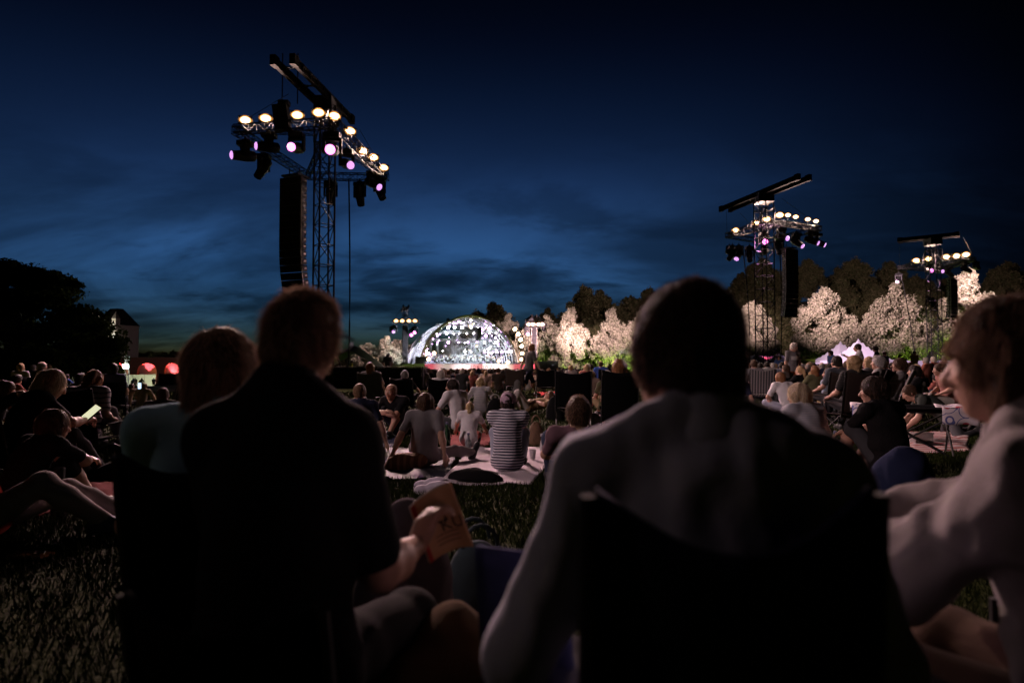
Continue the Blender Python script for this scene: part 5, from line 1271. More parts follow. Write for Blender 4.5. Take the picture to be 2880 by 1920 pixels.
def strand_mat(hm):
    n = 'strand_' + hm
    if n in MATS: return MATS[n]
    c = {'brown': (0.13, 0.085, 0.06), 'dark': (0.07, 0.045, 0.035), 'blond': (0.5, 0.36, 0.2), 'grey': (0.45, 0.42, 0.4), 'white': (0.65, 0.6, 0.55), 'ginger': (0.32, 0.15, 0.07), 'ash': (0.42, 0.33, 0.24), 'light': (0.24, 0.165, 0.12)}[hm]  # lighter than the hair below: rim light put into the strand colour
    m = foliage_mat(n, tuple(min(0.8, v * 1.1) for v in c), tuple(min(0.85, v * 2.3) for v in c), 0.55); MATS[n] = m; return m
NP = [0]
def person(label, pos, yaw, pose, shirt=None, pants=None, hair=('short', 'brown'), skin=None, sleeve=0.36, plen=1.0, h=0.016, hands=True, face=True, shoes='dark', group=None, strand=0, loose=0.012, drape=0.012, wrinkle=0.006, curl=0.5, neck=0.062, handdir=None, handnrm=None, barefoot=False, collar=False, cat='person'):
    """One person: a continuous body mesh with clothing and hair as children."""
    NP[0] += 1; sd = NP[0]
    J = skeleton(pose); s = J['q']['s']; skin = skin or SKIN
    body = torso(J) + limbs(J, 'arm') + limbs(J, 'leg') + head_prims(J, face)
    for q in 'LR': body.append(C(J['wr' + q], J['wr' + q] + (J['wr' + q] - J['el' + q]) * 0.12, 0.026 * s, 0.026 * s, 0.01))
    if barefoot:
        for q in 'LR': body += [C(J['he' + q], J['to' + q], 0.036 * s, 0.028 * s, 0.03)]
    V, F = skin_surface(body, h * 1.6 if h > 0.0105 else h * 1.5)
    Vs, Fs = [V], [F]
    # head again at finer resolution, set 1 mm proud of the coarse one
    if h > 0.009 and face:
        hv, hf = skin_surface(head_prims(J, face), 0.009 if h <= 0.0135 else 0.0125); Fs.append(hf + sum(len(x) for x in Vs)); Vs.append(hv)
    if hands:
        for q in 'LR':
            d = (J['wr' + q] - J['el' + q]); dn = d
            if handdir and q in handdir: dn = np.array(handdir[q], float)
            nr = np.array((handnrm or {}).get(q, (0, 0.15, 1.0)), float)
            hv, hf = skin_surface(hand_prims(J['wr' + q] + d * 0.06, dn, nr, curl, s, q == 'L'), 0.0075 if h <= 0.0135 else 0.0105)
            Fs.append(hf + sum(len(x) for x in Vs)); Vs.append(hv)
    o = np_mesh('person', np.concatenate(Vs), np.concatenate(Fs), skin)
    o.location = pos; o.rotation_euler = (0, 0, yaw)
    tag(o, label, cat, group)
    nz = (lambda a, f, k: (lambda x, y, z: a * snoise(x, y, z * 0.7, sd * 3 + k, f)))
    cutneck = C(J['p3'] - J['M2'] @ np.array([0, 0, 0.012]), J['nb'] + J['M2'] @ np.array([0, 0.02, 0.09]), neck * s, (neck + 0.012) * s, 0.01, '-')
    if shirt is not None:
        pr = torso(J, loose, True, drape) + limbs(J, 'arm', loose + 0.004, sleeve)
        pr.append(E(J['p0'] - J['M0'] @ np.array([0, 0, 0.04]), (0.172 * s, 0.13 * s, 0.07), J['M0'], 0.05))
        pr.append(cutneck)
        if J['q']['hip'][2] > 0.8: pr.append(P(J['p0'] - J['M0'] @ np.array([0, 0, 0.06]), J['M0'] @ np.array([0, 0, -1.0])))
        fold = lambda x, y, z: wrinkle * snoise(x, y, z * 0.7, sd * 3 + 1, 24) + wrinkle * 1.1 * snoise(x * 1.5, y * 1.5, z * 0.32, sd * 3 + 7, 15) + wrinkle * 0.5 * snoise(x, y, z * 1.6, sd * 3 + 9, 46)
        V, F = skin_surface(pr, h * 1.3 if h > 0.0135 else h * 1.1, fold); np_mesh('shirt', V, F, shirt, parent=o)
        if collar:
            V, F = skin_surface([C(J['p3'] + J['M2'] @ np.array([0, -0.012, 0.0]), J['nb'] + J['M2'] @ np.array([0, -0.022, 0.008]), 0.086 * s, 0.078 * s, 0.01), cutneck], h * 0.8, nz(0.002, 30, 4)); np_mesh('collar', V, F, shirt, parent=o)
    if pants is not None:
        pr = [E(J['p0'], (0.176 * s, 0.132 * s, 0.125 * s), J['M0'], 0.06)] + limbs(J, 'leg', 0.012, plen)
        V, F = skin_surface(pr, h * 1.3, nz(0.004, 26, 2)); np_mesh('trousers', V, F, pants, parent=o)
    if not barefoot:
        for q in 'LR':
            pr = [C(J['he' + q], J['to' + q], 0.042 * s, 0.036 * s, 0.03), C(J['an' + q], J['he' + q], 0.045 * s, 0.044 * s, 0.03), C(J['an' + q], J['to' + q], 0.036 * s, 0.03 * s, 0.03)]
            V, F = skin_surface(pr, 0.017); np_mesh('shoe', V, F, SHOES[shoes], parent=o)
    if hair is not None:
        if not strand and h <= 0.016: strand = 900
        st, hm = hair; m = HAIR[hm]
        amp = {'curly': 0.011, 'bob': 0.007, 'long': 0.007, 'mid': 0.009, 'short': 0.006}.get(st, 0.003)
        fz = (lambda x, y, z: amp * (snoise(x, y, z * (0.35 if st != 'curly' else 1.0), sd, 62 if st != 'curly' else 75) + 0.6 * snoise(x, y, z * 0.5, sd + 5, 30)))
        V, F = skin_surface(hair_prims(J, st), min(h, 0.010) if h <= 0.0135 else 0.0135, fz)
        ho = np_mesh('hair', V, F, m, parent=o)
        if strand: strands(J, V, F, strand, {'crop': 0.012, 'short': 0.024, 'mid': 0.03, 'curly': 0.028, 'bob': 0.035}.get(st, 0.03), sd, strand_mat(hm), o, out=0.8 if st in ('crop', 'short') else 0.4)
    o['_n'] = 0
    del o['_n']
    o.data['j'] = 0
    PERSONS.append((o, J))
    return o
PERSONS = []
SHOES = {'dark': pm('shoe_dark', (0.02, 0.02, 0.022), 0.2, 20, 0.6), 'white': pm('shoe_white', (0.5, 0.48, 0.5), 0.15, 20, 0.6), 'blue': pm('shoe_blue', (0.08, 0.09, 0.16), 0.2, 20, 0.7), 'tan': pm('shoe_tan', (0.2, 0.12, 0.06), 0.2, 20, 0.6)}
def wpt(o, J, key, off=(0, 0, 0)):
    """World position of a joint of a built person."""
    v = Vector(J[key]) + Vector(off); c, s = math.cos(o.rotation_euler.z), math.sin(o.rotation_euler.z)
    return Vector((o.location.x + c * v.x - s * v.y, o.location.y + s * v.x + c * v.y, o.location.z + v.z))
def gpos(px, d): return (gx(px, d), d, ground_z(gx(px, d), d))

# ------------------------------------------------------------------ folding chairs
def camp_chair(label, pos, yaw, fab, w=0.56, seat=0.42, back=0.88, depth=0.48, recline=12, sag=0.05, arms=True, group=None, scoop=0.05, frame=None):
    o = empty('folding_chair', pos, yaw); fr = frame or M_BLACK
    rc = math.sin(R(recline)); bt = Vector((0, -depth / 2 - rc * (back - seat), back)); x = w / 2
    yb = lambda z: -depth / 2 - rc * (z - seat)
    s1 = MB(); s1.sheet(lambda u, v: ((u - .5) * w * 0.96, yb(seat + 0.02 + (back - seat) * v) - sag * math.sin(math.pi * u) * (0.5 + 0.5 * v), seat + 0.02 + (back - seat) * v - scoop * math.sin(math.pi * u) * v ** 3), 12, 10, 0.012); s1.build('backrest', fab, o, smooth=True)
    s2 = MB(); s2.sheet(lambda u, v: ((u - .5) * w * 0.96, -depth / 2 + depth * v, seat + 0.02 - 0.07 * math.sin(math.pi * u) * math.sin(math.pi * min(1, v * 0.8 + 0.1))), 12, 10, 0.012); s2.build('seat', fab, o, smooth=True)
    for sx in (-1, 1):
        p = MB(); p.tube((sx * x, yb(back), back + 0.012), (sx * x, yb(seat - 0.05), seat - 0.05), 0.011, 7); p.build('back_post', fr, o)
        p = MB(); p.tube((sx * x, -depth / 2, seat), (sx * x * 0.94, depth / 2, 0.012), 0.011, 7); p.build('leg', fr, o)
        p = MB(); p.tube((sx * x, depth / 2, seat), (sx * x * 0.94, -depth / 2 - 0.04, 0.012), 0.011, 7); p.build('leg', fr, o)
        if arms:
            p = MB(); p.sheet(lambda u, v: (sx * x + (u - .5) * 0.06, -depth / 2 - rc * 0.2 + (depth + 0.02) * v, seat + 0.21 - 0.02 * math.sin(math.pi * v)), 3, 8, 0.01); p.build('armrest', fab, o, smooth=True)
            p = MB(); p.tube((sx * x, depth / 2, seat), (sx * x, depth / 2, seat + 0.205), 0.011, 7); p.build('arm_post', fr, o)
    p = MB(); p.tube((-x, depth / 2 - 0.02, seat), (x * 0.94, depth / 2, 0.012), 0.010, 6); p.build('brace', fr, o)
    p = MB(); p.tube((x, -depth / 2, seat), (-x * 0.94, -depth / 2 - 0.03, 0.012), 0.010, 6); p.build('brace', fr, o)
    return tag(o, label, 'chair', group)
F_BLACK = pm('chair_fabric_black', (0.004, 0.004, 0.0045), 0.25, 40, 0.95, bump=0.1, spec=0.05)
F_BLUE = pm('chair_fabric_navy', (0.014, 0.016, 0.042), 0.2, 40, 0.9, bump=0.05)
F_GREY = pm('chair_fabric_grey', (0.05, 0.055, 0.06), 0.2, 40, 0.9)
F_LIME = pm('chair_fabric_lime', (0.16, 0.18, 0.02), 0.2, 40, 0.9)
F_RED = pm('chair_fabric_red', (0.20, 0.015, 0.02), 0.2, 40, 0.9)
F_STRIPE = stripes('chair_fabric_striped', (0.03, 0.03, 0.033), (0.13, 0.12, 0.12), 16, 0.55, axis=0, warp=0.0)
def blob(name, label, cat, pos, prims, mat, h=0.012, noise=None, parent=None, rz=0.0, group=None, smooth=True):
    V, F = skin_surface(prims, h, noise); o = np_mesh(name, V, F, mat, parent=parent)
    if parent is None: o.location = pos; o.rotation_euler = (0, 0, rz); tag(o, label, cat, group)
    return o
def blanket(label, corners, mat, amp=0.012, seed=1, n=36, group=None, lift=0.012, cat='blanket', thick=0.008):
    """A cloth on the grass, given by four ground corners."""
    c = [Vector(q) if len(q) == 3 else Vector((q[0], q[1], 0)) for q in corners]; o0 = sum(c, Vector()) / 4
    COVERED.append([(v.x, v.y) for v in c])
    g = random.Random(seed); ph = [g.random() * 6 for _ in range(6)]
    def fn(u, v):
        p = (c[0] * (1 - u) + c[1] * u) * (1 - v) + (c[3] * (1 - u) + c[2] * u) * v - o0
        w = math.sin(9 * u + 4 * v + ph[0] + 1.5 * math.sin(5 * v + ph[1])) + 0.7 * math.sin(17 * v - 7 * u + ph[2]) + 0.5 * math.sin(23 * u + 15 * v + ph[3])
        e = max(0, w) * amp
        return (p.x + 0.02 * math.sin(11 * v + ph[4]), p.y + 0.02 * math.sin(9 * u + ph[5]), lift + e)
    mb = MB(); mb.sheet(fn, n, n, thick); o = mb.build('blanket', mat, smooth=True, loc=o0)
    return tag(o, label, cat, group)
def heap(name, label, cat, pos, size, mat, seed, rz=0.0, amp=0.03, f=13, h=0.014):
    """Crumpled cloth lying on the ground."""
    g = random.Random(seed); a, b, c = size
    pr = [E((0, 0, c * 0.45), (a, b, c), None, 0.05)] + [E((g.uniform(-.6, .6) * a, g.uniform(-.6, .6) * b, c * 0.35), (a * g.uniform(.35, .6), b * g.uniform(.35, .6), c * g.uniform(.5, 1)), None, 0.05) for _ in range(5)]
    pr.append(P((0, 0, 0.0), (0, 0, -1)))
    return blob(name, label, cat, pos, pr, mat, h, lambda x, y, z: amp * (snoise(x, y, z, seed, f) + 0.5 * snoise(x, y, z, seed + 1, f * 2.3)), rz=rz)

# ------------------------------------------------------------------ the people one can tell apart
def pp(label, px, top, d, yaw, pose, world=None, fit=True, **kw):
    """Place a person so that the top of the head shows at photo pixel (px, top) at depth d."""
    yaw = R(yaw); tgt = at(px, top, d); pose = dict(pose)
    def loc_of(J):
        hc = J['hc']; c, s = math.cos(yaw), math.sin(yaw)
        x = gx(px, d) - (c * hc[0] - s * hc[1]); y = d - (s * hc[0] + c * hc[1]); return (x, y, ground_z(x, y))
    for it in range(4):
        J = skeleton(pose); pos = loc_of(J); s = J['q']['s']
        diff = tgt.z - pos[2] - (J['hc'][2] + 0.122 * s * J['q']['hs'])
        if fit and abs(diff) > 0.004:
            if fit == 'lean': pose['lean'] = J['q']['lean'] + diff / 0.0065 * (1 if J['q']['lean'] < 0 else -1) * 0.7
            elif J['q']['hip'][2] > 0.25:
                hp = J['q']['hip']; nz = hp[2] + diff
                if nz < 0.24: pose['s'] = s * 0.97; nz = 0.24
                if hp[2] < 0.8: dz = nz - hp[2]
                else: dz = 0; pose['s'] = s * (1 + diff / 1.75); nz = hp[2] * (1 + diff / 1.75)
                pose['hip'] = (hp[0], hp[1], nz)
                if dz:
                    for k in ('hL', 'hR'):
                        q = J['q'][k]; pose[k] = (q[0], q[1], q[2] + dz)
            else: pose['s'] = min(1.18, max(0.6, s * (1 + diff / 0.86)))
    if world:
        J = skeleton(pose); pos = loc_of(J); c, s_ = math.cos(-yaw), math.sin(-yaw)
        for k, w in world.items():
            v = Vector(w) - Vector(pos); pose[k] = (c * v.x - s_ * v.y, s_ * v.x + c * v.y, v.z)
    return person(label, pos, yaw, pose, **kw)
def chair_for(o, label, fab, w=0.56, back=0.9, off=0.13, **kw):
    J = PERSONS[-1][1]; hz = J['q']['hip'][2]; yaw = o.rotation_euler.z
    p = Vector(o.location) + Vector((-math.sin(yaw) * off, math.cos(yaw) * off, 0))
    return camp_chair(label, p, yaw, fab, w=w, seat=max(0.14, hz - 0.125), back=back, **kw)
B = lambda n, **k: dict(base=n, **k)
BLK = cloth('black', (0.010, 0.010, 0.011)); NAVY = cloth('navy', (0.018, 0.022, 0.045)); GREYT = cloth('grey', (0.20, 0.19, 0.20)); WHT = cloth('white', (0.62, 0.60, 0.62))
JEAN = cloth('denim', (0.045, 0.055, 0.095), var=0.3); KHK = cloth('khaki', (0.26, 0.19, 0.11)); LJEAN = cloth('light_denim', (0.30, 0.32, 0.40)); DKG = cloth('charcoal', (0.05, 0.05, 0.055))
SWEAT = cloth('oatmeal_sweater', (0.46, 0.47, 0.56), bscale=160, bump=0.12); LBLUE = cloth('light_blue', (0.26, 0.46, 0.55)); CREAM = cloth('cream_knit', (0.26, 0.235, 0.24), bscale=160, bump=0.12)

# --- foreground row
f2 = pp('woman in a light blue top with brown wavy hair beside the man in black', 636, 932, 2.05, 4, B('chair', hs=0.95, hyaw=-38, lean=-8, sw=0.95), shirt=LBLUE, pants=DKG, hair=('bob', 'light'), h=0.011, strand=9000, drape=0.02, wrinkle=0.006, collar=True)
chair_for(f2, 'black folding chair of the woman in light blue', F_BLACK, w=0.36, back=0.80)
f1 = pp('man in a black polo shirt with short hair holding an orange booklet', 846, 836, 1.41, -12, B('chair', s=0.92, hs=0.78, hyaw=-8, lean=-2, slouch=14, sw=0.80, drop=0.05, eR=(0.25, -0.6, -1), eL=(-0.2, -0.6, -1), hL=(-0.14, 0.32, 0.62)), world={'hR': at(1168, 1535, 1.60)}, shirt=BLK, pants=BLK, hair=('short', 'light'), h=0.009, strand=9000, drape=0.010, sleeve=0.40, collar=True,
        curl=0.75, handdir={'R': (0.18, 0.55, 0.75)}, handnrm={'R': (-0.6, -0.7, 0.35)}, wrinkle=0.005)
J1 = PERSONS[-1][1]
chair_for(f1, 'black folding chair of the man in the black polo', F_BLACK, w=0.38, back=0.64, arms=False)
f3 = pp('short-haired man with glasses in a pale grey sweater seated right before the camera', 1928, 790, 1.06, 2, B('chair', s=0.92, hs=1.0, hyaw=16, lean=-3, slouch=18, sw=0.98, drop=0.032, side=3, eL=(-0.5, -0.5, -1), eR=(0.5, -0.5, -1)), shirt=SWEAT, pants=DKG, hair=('crop', 'dark'), h=0.009, strand=12000, sleeve=0.96, drape=0.03, loose=0.018, wrinkle=0.016, collar=True)
J3 = PERSONS[-1][1]
camp_chair('navy folding chair of the man in the pale grey sweater', Vector(f3.location) + Vector((0, 0.12, 0)), f3.rotation_euler.z, F_BLUE, w=0.35, seat=J3['q']['hip'][2] - 0.11, back=0.885, depth=0.46, recline=4, scoop=0.075, sag=0.03)
f4 = pp('curly-haired woman in a cream cardigan with a pearl earring at the right edge', 2835, 846, 1.25, 26, B('chair', s=0.95, hs=0.92, hyaw=20, lean=6, slouch=20, sw=0.95, drop=0.05, eL=(-0.5, 0.0, -1)), world={'hL': at(2345, 1530, 1.50), 'hR': at(2380, 1480, 1.66)}, shirt=CREAM, pants=cloth('beige', (0.12, 0.08, 0.06)), hair=('curly', 'brown'), h=0.010, strand=12000, sleeve=0.95, drape=0.035, loose=0.030, wrinkle=0.019, curl=0.7)
J4 = PERSONS[-1][1]
chair_for(f4, 'dark folding chair of the woman in the cream cardigan', F_BLACK, w=0.5, back=0.78)
pe = MB(); pe.lathe((0, 0, 0), [(0.001, -0.005), (0.004, -0.003), (0.005, 0), (0.004, 0.003), (0.001, 0.005)], 8)
q_ = pe.build('earring', pm('pearl', (0.8, 0.7, 0.68), 0.05, 10, 0.2), f4, smooth=True); q_.location = Vector(J4['hc'] + J4['HM'] @ np.array([-0.086, -0.008, -0.046]))
def glasses(o, J, col, lens=True):
    H = Matrix(J['HM'].tolist()); hc = Vector(J['hc']); s = J['q']['s']
    mb = MB(); f = lambda x, y, z: hc + H @ (Vector((x, y, z)) * s)
    for sg in (-1, 1):
        mb.tube(f(sg * 0.070, 0.105, 0.008), f(sg * 0.083, -0.02, 0.012), 0.0022, 5)
        c = f(sg * 0.033, 0.115, 0.002); ring = [c + H @ Vector((0.024 * math.cos(t), 0, 0.018 * math.sin(t))) for t in np.linspace(0, 6.283, 15)]
        mb.path(ring, 0.0016, 4)
    mb.tube(f(-0.010, 0.117, 0.006), f(0.010, 0.117, 0.006), 0.0018, 4)
    mb.build('glasses', col, o)
M_GLS = pm('spectacle_metal', (0.55, 0.5, 0.55), 0.05, 20, 0.2, metal=0.9)
glasses(f3, J3, M_GLS); glasses(f1, J1, M_GLS)
wt = MB(); wr = Vector(J4['wrL']); dr = (Vector(J4['wrL']) - Vector(J4['elL'])).normalized(); wt.tube(wr - dr * 0.025, wr + dr * 0.012, 0.036, 14); wt.build('wristwatch', pm('watch_black', (0.01, 0.01, 0.01), 0.1, 20, 0.3), f4)

# booklet, curled in the hand of the man in black
def booklet():
    p = at(1240, 1468, 1.72); o = empty('booklet', p); o.scale = (0.85, 0.85, 0.85); o.rotation_euler = (R(8), R(-20), R(6))
    w, h_ = 0.125, 0.185
    def surf(u, v):
        a = (u - 0.5) * 1.5; r = w / 1.5
        return Vector((r * math.sin(a) * 1.15, r * (1 - math.cos(a)) * 1.5 * -1 + 0.02 * v, (v - 0.5) * h_ + 0.03 * (u - 0.5) * v))
    mb = MB(); mb.sheet(lambda u, v: surf(u, v), 14, 10, 0.003); cv = mb.build('cover', pm('booklet_orange', (0.58, 0.34, 0.18), 0.1, 12, 0.6), o, smooth=True)
    mb = MB(); mb.sheet(lambda u, v: surf(u * 0.98, v) + Vector((-0.004, 0.006, 0.002)), 14, 10, 0.002); mb.build('pages', pm('paper', (0.7, 0.62, 0.6), 0.05, 10, 0.8), o, smooth=True)
    mb = MB(); mb.sheet(lambda u, v: surf(u * 0.10, v) + Vector((0, -0.0012, 0)), 3, 10); mb.build('red_edge', pm('booklet_red', (0.45, 0.05, 0.04), 0.1, 12, 0.6), o)
    ink = pm('booklet_ink', (0.02, 0.015, 0.012), 0.1, 10, 0.7)
    for txt, u0, v0, sz in (('ZU', 0.40, 0.56, 0.048), ('KU', 0.72, 0.42, 0.048)):
        t = text_mesh(txt, sz, 'lettering', ink, o, Matrix.Identity(4))
        for v in t.data.vertices:
            q = surf(u0 + v.co.x / w, v0 + v.co.y / h_); v.co = q + Vector((0, -0.0045, 0))
    for k in range(3):
        mb = MB(); mb.sheet(lambda u, v: surf(0.3 + 0.5 * u, 0.30 - 0.07 * k + 0.012 * v) + Vector((0, -0.0042, 0)), 8, 1); mb.build('text_line', ink, o)
    tag(o, 'orange booklet with dark lettering held by the man in black', 'booklet')
booklet()
# things between and beside the front chairs
def boxbag(name, label, pos, size, mat, rz=0.0, handle=True, taper=0.9, hm=None, seed=3):
    w, d, h_ = size; o = empty(name, pos, rz)
    V, F = skin_surface([E((0, 0, 0), (w * 0.52, d * 0.52, h_), None, 0.02), P((0, 0, h_ * 0.98), (0, 0, 1)), P((0, 0, 0), (0, 0, -1)), P((w / 2, 0, 0), (1, 0, 0.08)), P((-w / 2, 0, 0), (-1, 0, 0.08)), P((0, d / 2, 0), (0, 1, 0.06)), P((0, -d / 2, 0), (0, -1, 0.06))], 0.014, lambda x, y, z: 0.006 * snoise(x, y, z, seed, 22))
    np_mesh('bag_body', V, F, mat, parent=o)
    if handle:
        for sg in (-1, 1):
            m = MB(); m.path([(w * 0.25 * math.cos(t), sg * d * 0.3, h_ * 0.95 + 0.09 * math.sin(t)) for t in np.linspace(0, math.pi, 9)], 0.009, 6); m.build('handle', hm or mat, o)
    return tag(o, label, 'bag')
boxbag('tote_bag', 'dark teal tote bag on the grass in front of the two men', (at(1340, 1500, 2.9).x, 2.9, 0.0), (0.30, 0.22, 0.32), cloth('teal_canvas', (0.05, 0.07, 0.08)), 0.3)
heap('jacket', 'grey folded garment beside the hand with the booklet', 'jacket', (at(1150, 1440, 2.35).x, 2.35, 0.0), (0.16, 0.14, 0.40), cloth('mauve_grey', (0.09, 0.07, 0.08)), 31, amp=0.02)
heap('jacket', 'khaki jacket crumpled on the ground between the two front chairs', 'jacket', (-0.15, 1.62, 0.0), (0.15, 0.22, 0.33), cloth('khaki_dark', (0.10, 0.06, 0.03)), 32, amp=0.035)
sd_ = MB(); sd_.sheet(lambda u, v: (-0.075 + 0.155 * u + 0.035 * v - 0.02, 0.25 * (1 - u) * 0.3, 0.73 - 0.72 * v + 0.03 * (1 - u) * 0), 8, 18, 0.012)
sdo = sd_.build('chair_side_bag', cloth('navy_nylon', (0.035, 0.04, 0.10)), smooth=True, loc=(0.035, 1.16, 0.0)); tag(sdo, 'navy nylon chair bag hanging at the side of the navy chair', 'bag')

# --- middle distance, centre
STR_NAVY = stripes('cloth_navy_white_stripes', (0.02, 0.022, 0.05), (0.62, 0.60, 0.66), 38, 0.48, warp=0.02)
c9 = pp('woman in a pink cap and navy striped shirt sitting on the pale blanket', 1430, 1103, 6.95, -4, B('knees', hyaw=4, slouch=14, lean=8, sw=0.95), shirt=STR_NAVY, pants=LJEAN, hair=('short', 'dark'), h=0.013, drape=0.014, sleeve=0.2)
J9 = PERSONS[-1][1]
def cap(o, J, mat):
    s = J['q']['s']; H = J['HM']; f = lambda x, y, z: J['hc'] + H @ (np.array([x, y, z]) * s)
    V, F = skin_surface([E(f(0, -0.012, 0.022), (0.099 * s, 0.119 * s, 0.112 * s), H, 0.02), P(f(0, 0, -0.012), H @ np.array([0, 0.05, -1.0])), E(f(0, -0.125, -0.012), (0.045 * s, 0.05 * s, 0.028 * s), H, 0.005, '-'), E(f(0, -0.01, 0.0), (0.09 * s, 0.108 * s, 0.10 * s), H, 0.005, '-')], 0.008)
    c = np_mesh('cap', V, F, mat, parent=o)
    b = MB(); Hm = Matrix(H.tolist()); b.sheet(lambda u, v: Vector(f((u - .5) * 0.16, 0.095 + 0.085 * v * math.sin(math.pi * (0.15 + 0.7 * u)), 0.0 - 0.02 * v - 0.02 * (2 * u - 1) ** 2)), 8, 4, 0.004); b.build('brim', mat, c, smooth=True)
    st = MB(); st.path([Vector(f(0.055 * math.cos(t), -0.098 - 0.022 * math.sin(t), -0.008)) for t in np.linspace(0, math.pi, 7)], 0.007, 5); st.build('strap', mat, c)
cap(c9, J9, cloth('cap_pink', (0.42, 0.30, 0.38)))
pp('woman with brown bob in a grey T-shirt leaning back on her arms', 1197, 1106, 7.2, -8, B('back', lean=-8, slouch=14, hyaw=8, fR=(0.42, 0.62, 0.08), kR=(0.3, 0.2, 1), fL=(-0.3, 0.62, 0.08)), shirt=GREYT, pants=cloth('taupe', (0.22, 0.19, 0.19)), hair=('bob', 'brown'), h=0.013, drape=0.02, sleeve=0.38)
pp('man with cropped hair in a navy T-shirt propped on his right hand', 1013, 1078, 8.4, 14, B('side', hyaw=-20, hL=(-0.35, 0.05, 0.22), eL=(-1, -0.5, 0), fL=(0.1, 0.5, 0.08), fR=(0.2, 0.62, 0.08)), shirt=NAVY, pants=DKG, hair=('crop', 'light'), h=0.014, drape=0.02)
pp('balding man in black facing the camera with arms folded over his knees', 1100, 1079, 10.0, 152, B('knees', hyaw=4, hpitch=2, belly=0.03, sw=1.1), shirt=BLK, pants=DKG, hair=('fringe', 'light'), h=0.013, drape=0.02, plen=0.62, sleeve=0.36)
eyeM = pm('eye_white', (0.5, 0.48, 0.46), 0.02, 5, 0.2)
def eyes(o, J):
    H = J['HM']
    for sg in (-1, 1):
        e = MB(); e.lathe((0, 0, 0), [(0.001, -0.011), (0.008, -0.008), (0.0112, 0), (0.008, 0.008), (0.001, 0.011)], 10); q = e.build('eye', eyeM, o, smooth=True); q.location = Vector(J['hc'] + H @ np.array([sg * 0.031, 0.079, 0.003]))
eyes(*PERSONS[-1])
c3 = pp('woman with long chestnut hair lying back in a grey recliner', 1042, 1019, 17.5, -3, B('low', lean=-22), shirt=GREYT, pants=DKG, hair=('long', 'ginger'), h=0.018)
chair_for(c3, 'grey slatted recliner under the woman with long chestnut hair', F_GREY, w=0.62, back=0.86)
c4 = pp('white-haired person slumped in a black chair by the barrier', 1140, 1042, 16.2, -20, B('low', lean=-16, hpitch=-12), shirt=BLK, pants=DKG, hair=('mid', 'grey'), h=0.018)
chair_for(c4, 'low black chair by the barrier, left of two chairs', F_BLACK, w=0.6, back=0.74)
c10 = pp('white-haired person in a pale top in a black chair with crossed legs', 1240, 1038, 16.0, 2, B('low', lean=-14), shirt=WHT, pants=DKG, hair=('bob', 'white'), h=0.018)
chair_for(c10, 'black chair with crossed legs behind the dark-haired person in profile', F_BLACK, w=0.55, back=0.74)
pp('dark-haired person in a white T-shirt turned to the left', 1272, 1066, 11.2, 42, B('cross', hyaw=30, slouch=18), shirt=WHT, pants=DKG, hair=('mid', 'dark'), h=0.015)
pp('girl with a ponytail in a white T-shirt sitting low on the rug', 1322, 1133, 8.9, 0, B('cross', s=0.82), shirt=WHT, pants=cloth('coral', (0.35, 0.08, 0.07)), hair=('pony', 'blond'), h=0.013)
pp('blonde woman with shoulder hair in a white blouse beside a black cool bag', 1352, 1063, 14.6, 6, B('cross', hyaw=-6), shirt=stripes('blouse_fine_stripe', (0.6, 0.58, 0.6), (0.42, 0.42, 0.47), 30, 0.6), pants=LJEAN, hair=('bob', 'blond'), h=0.016, sleeve=0.5)
person('person lying on the grass with both knees up and legs crossed', (gx(1478, 15.4), 15.0, 0), R(118), B('lie', fL=(-0.10, 0.42, 0.08), fR=(0.16, 0.60, 0.08)), shirt=KHK, pants=cloth('sand', (0.42, 0.38, 0.36)), hair=('short', 'brown'), h=0.016)
pp('man in a grey T-shirt and dark shorts walking across the lawn before the stage', 1496, 968, 22.6, -62, B('walk', hyaw=-6), shirt=cloth('walk_grey', (0.075, 0.075, 0.07)), pants=cloth('shorts_navy', (0.02, 0.022, 0.035)), plen=0.52, hair=('short', 'ginger'), h=0.017)
camp_chair('empty tall black folding chair in the middle of the lawn', (gx(1612, 10.9), 10.9, 0), R(-4), F_BLACK, w=0.56, seat=0.38, back=0.95, recline=5)
pp('man with tousled hair reclining on the grass, his denim knees spread wide', 1627, 1141, 5.4, -4, B('lie', lean=-50, slouch=20, hpitch=4, fL=(-0.24, 0.55, 0.08), fR=(0.34, 0.58, 0.08), kL=(-0.2, 0, 1), kR=(0.3, 0, 1), hL=(-0.10, 0.08, 0.30), hR=(0.10, 0.08, 0.30)), shirt=cloth('plum', (0.14, 0.08, 0.10)), pants=JEAN, hair=('short', 'brown'), h=0.013, fit=False, strand=2500)
c15 = pp('woman with brown hair seen from behind in a tall black chair', 1742, 1010, 10.0, -6, B('chair'), shirt=BLK, pants=DKG, hair=('bob', 'ginger'), h=0.015)
chair_for(c15, 'tall black chair of the brown-haired woman left of the biggest head', F_BLACK, w=0.52, back=0.97)
pp('grey-haired woman with bare arms sitting on a pink rug beyond the black chairs', 1705, 1042, 13.6, 24, B('chair', hip=(0, 0, 0.3), hL=(-0.1, 0.4, 0.3)), shirt=cloth('olive', (0.09, 0.09, 0.05)), pants=KHK, hair=('mid', 'grey'), h=0.018, plen=0.6)
M_RUGP = pm('pale_blanket', (0.60, 0.52, 0.58), 0.06, 6, 0.95, bump=0.06, bscale=30)
blanket('pale picnic blanket under the woman in the striped shirt', [(gx(1235, 6.0), 6.0), (gx(1500, 6.02), 6.02), (gx(1565, 8.7), 8.7), (gx(1325, 8.7), 8.7)], M_RUGP, 0.012, 3)
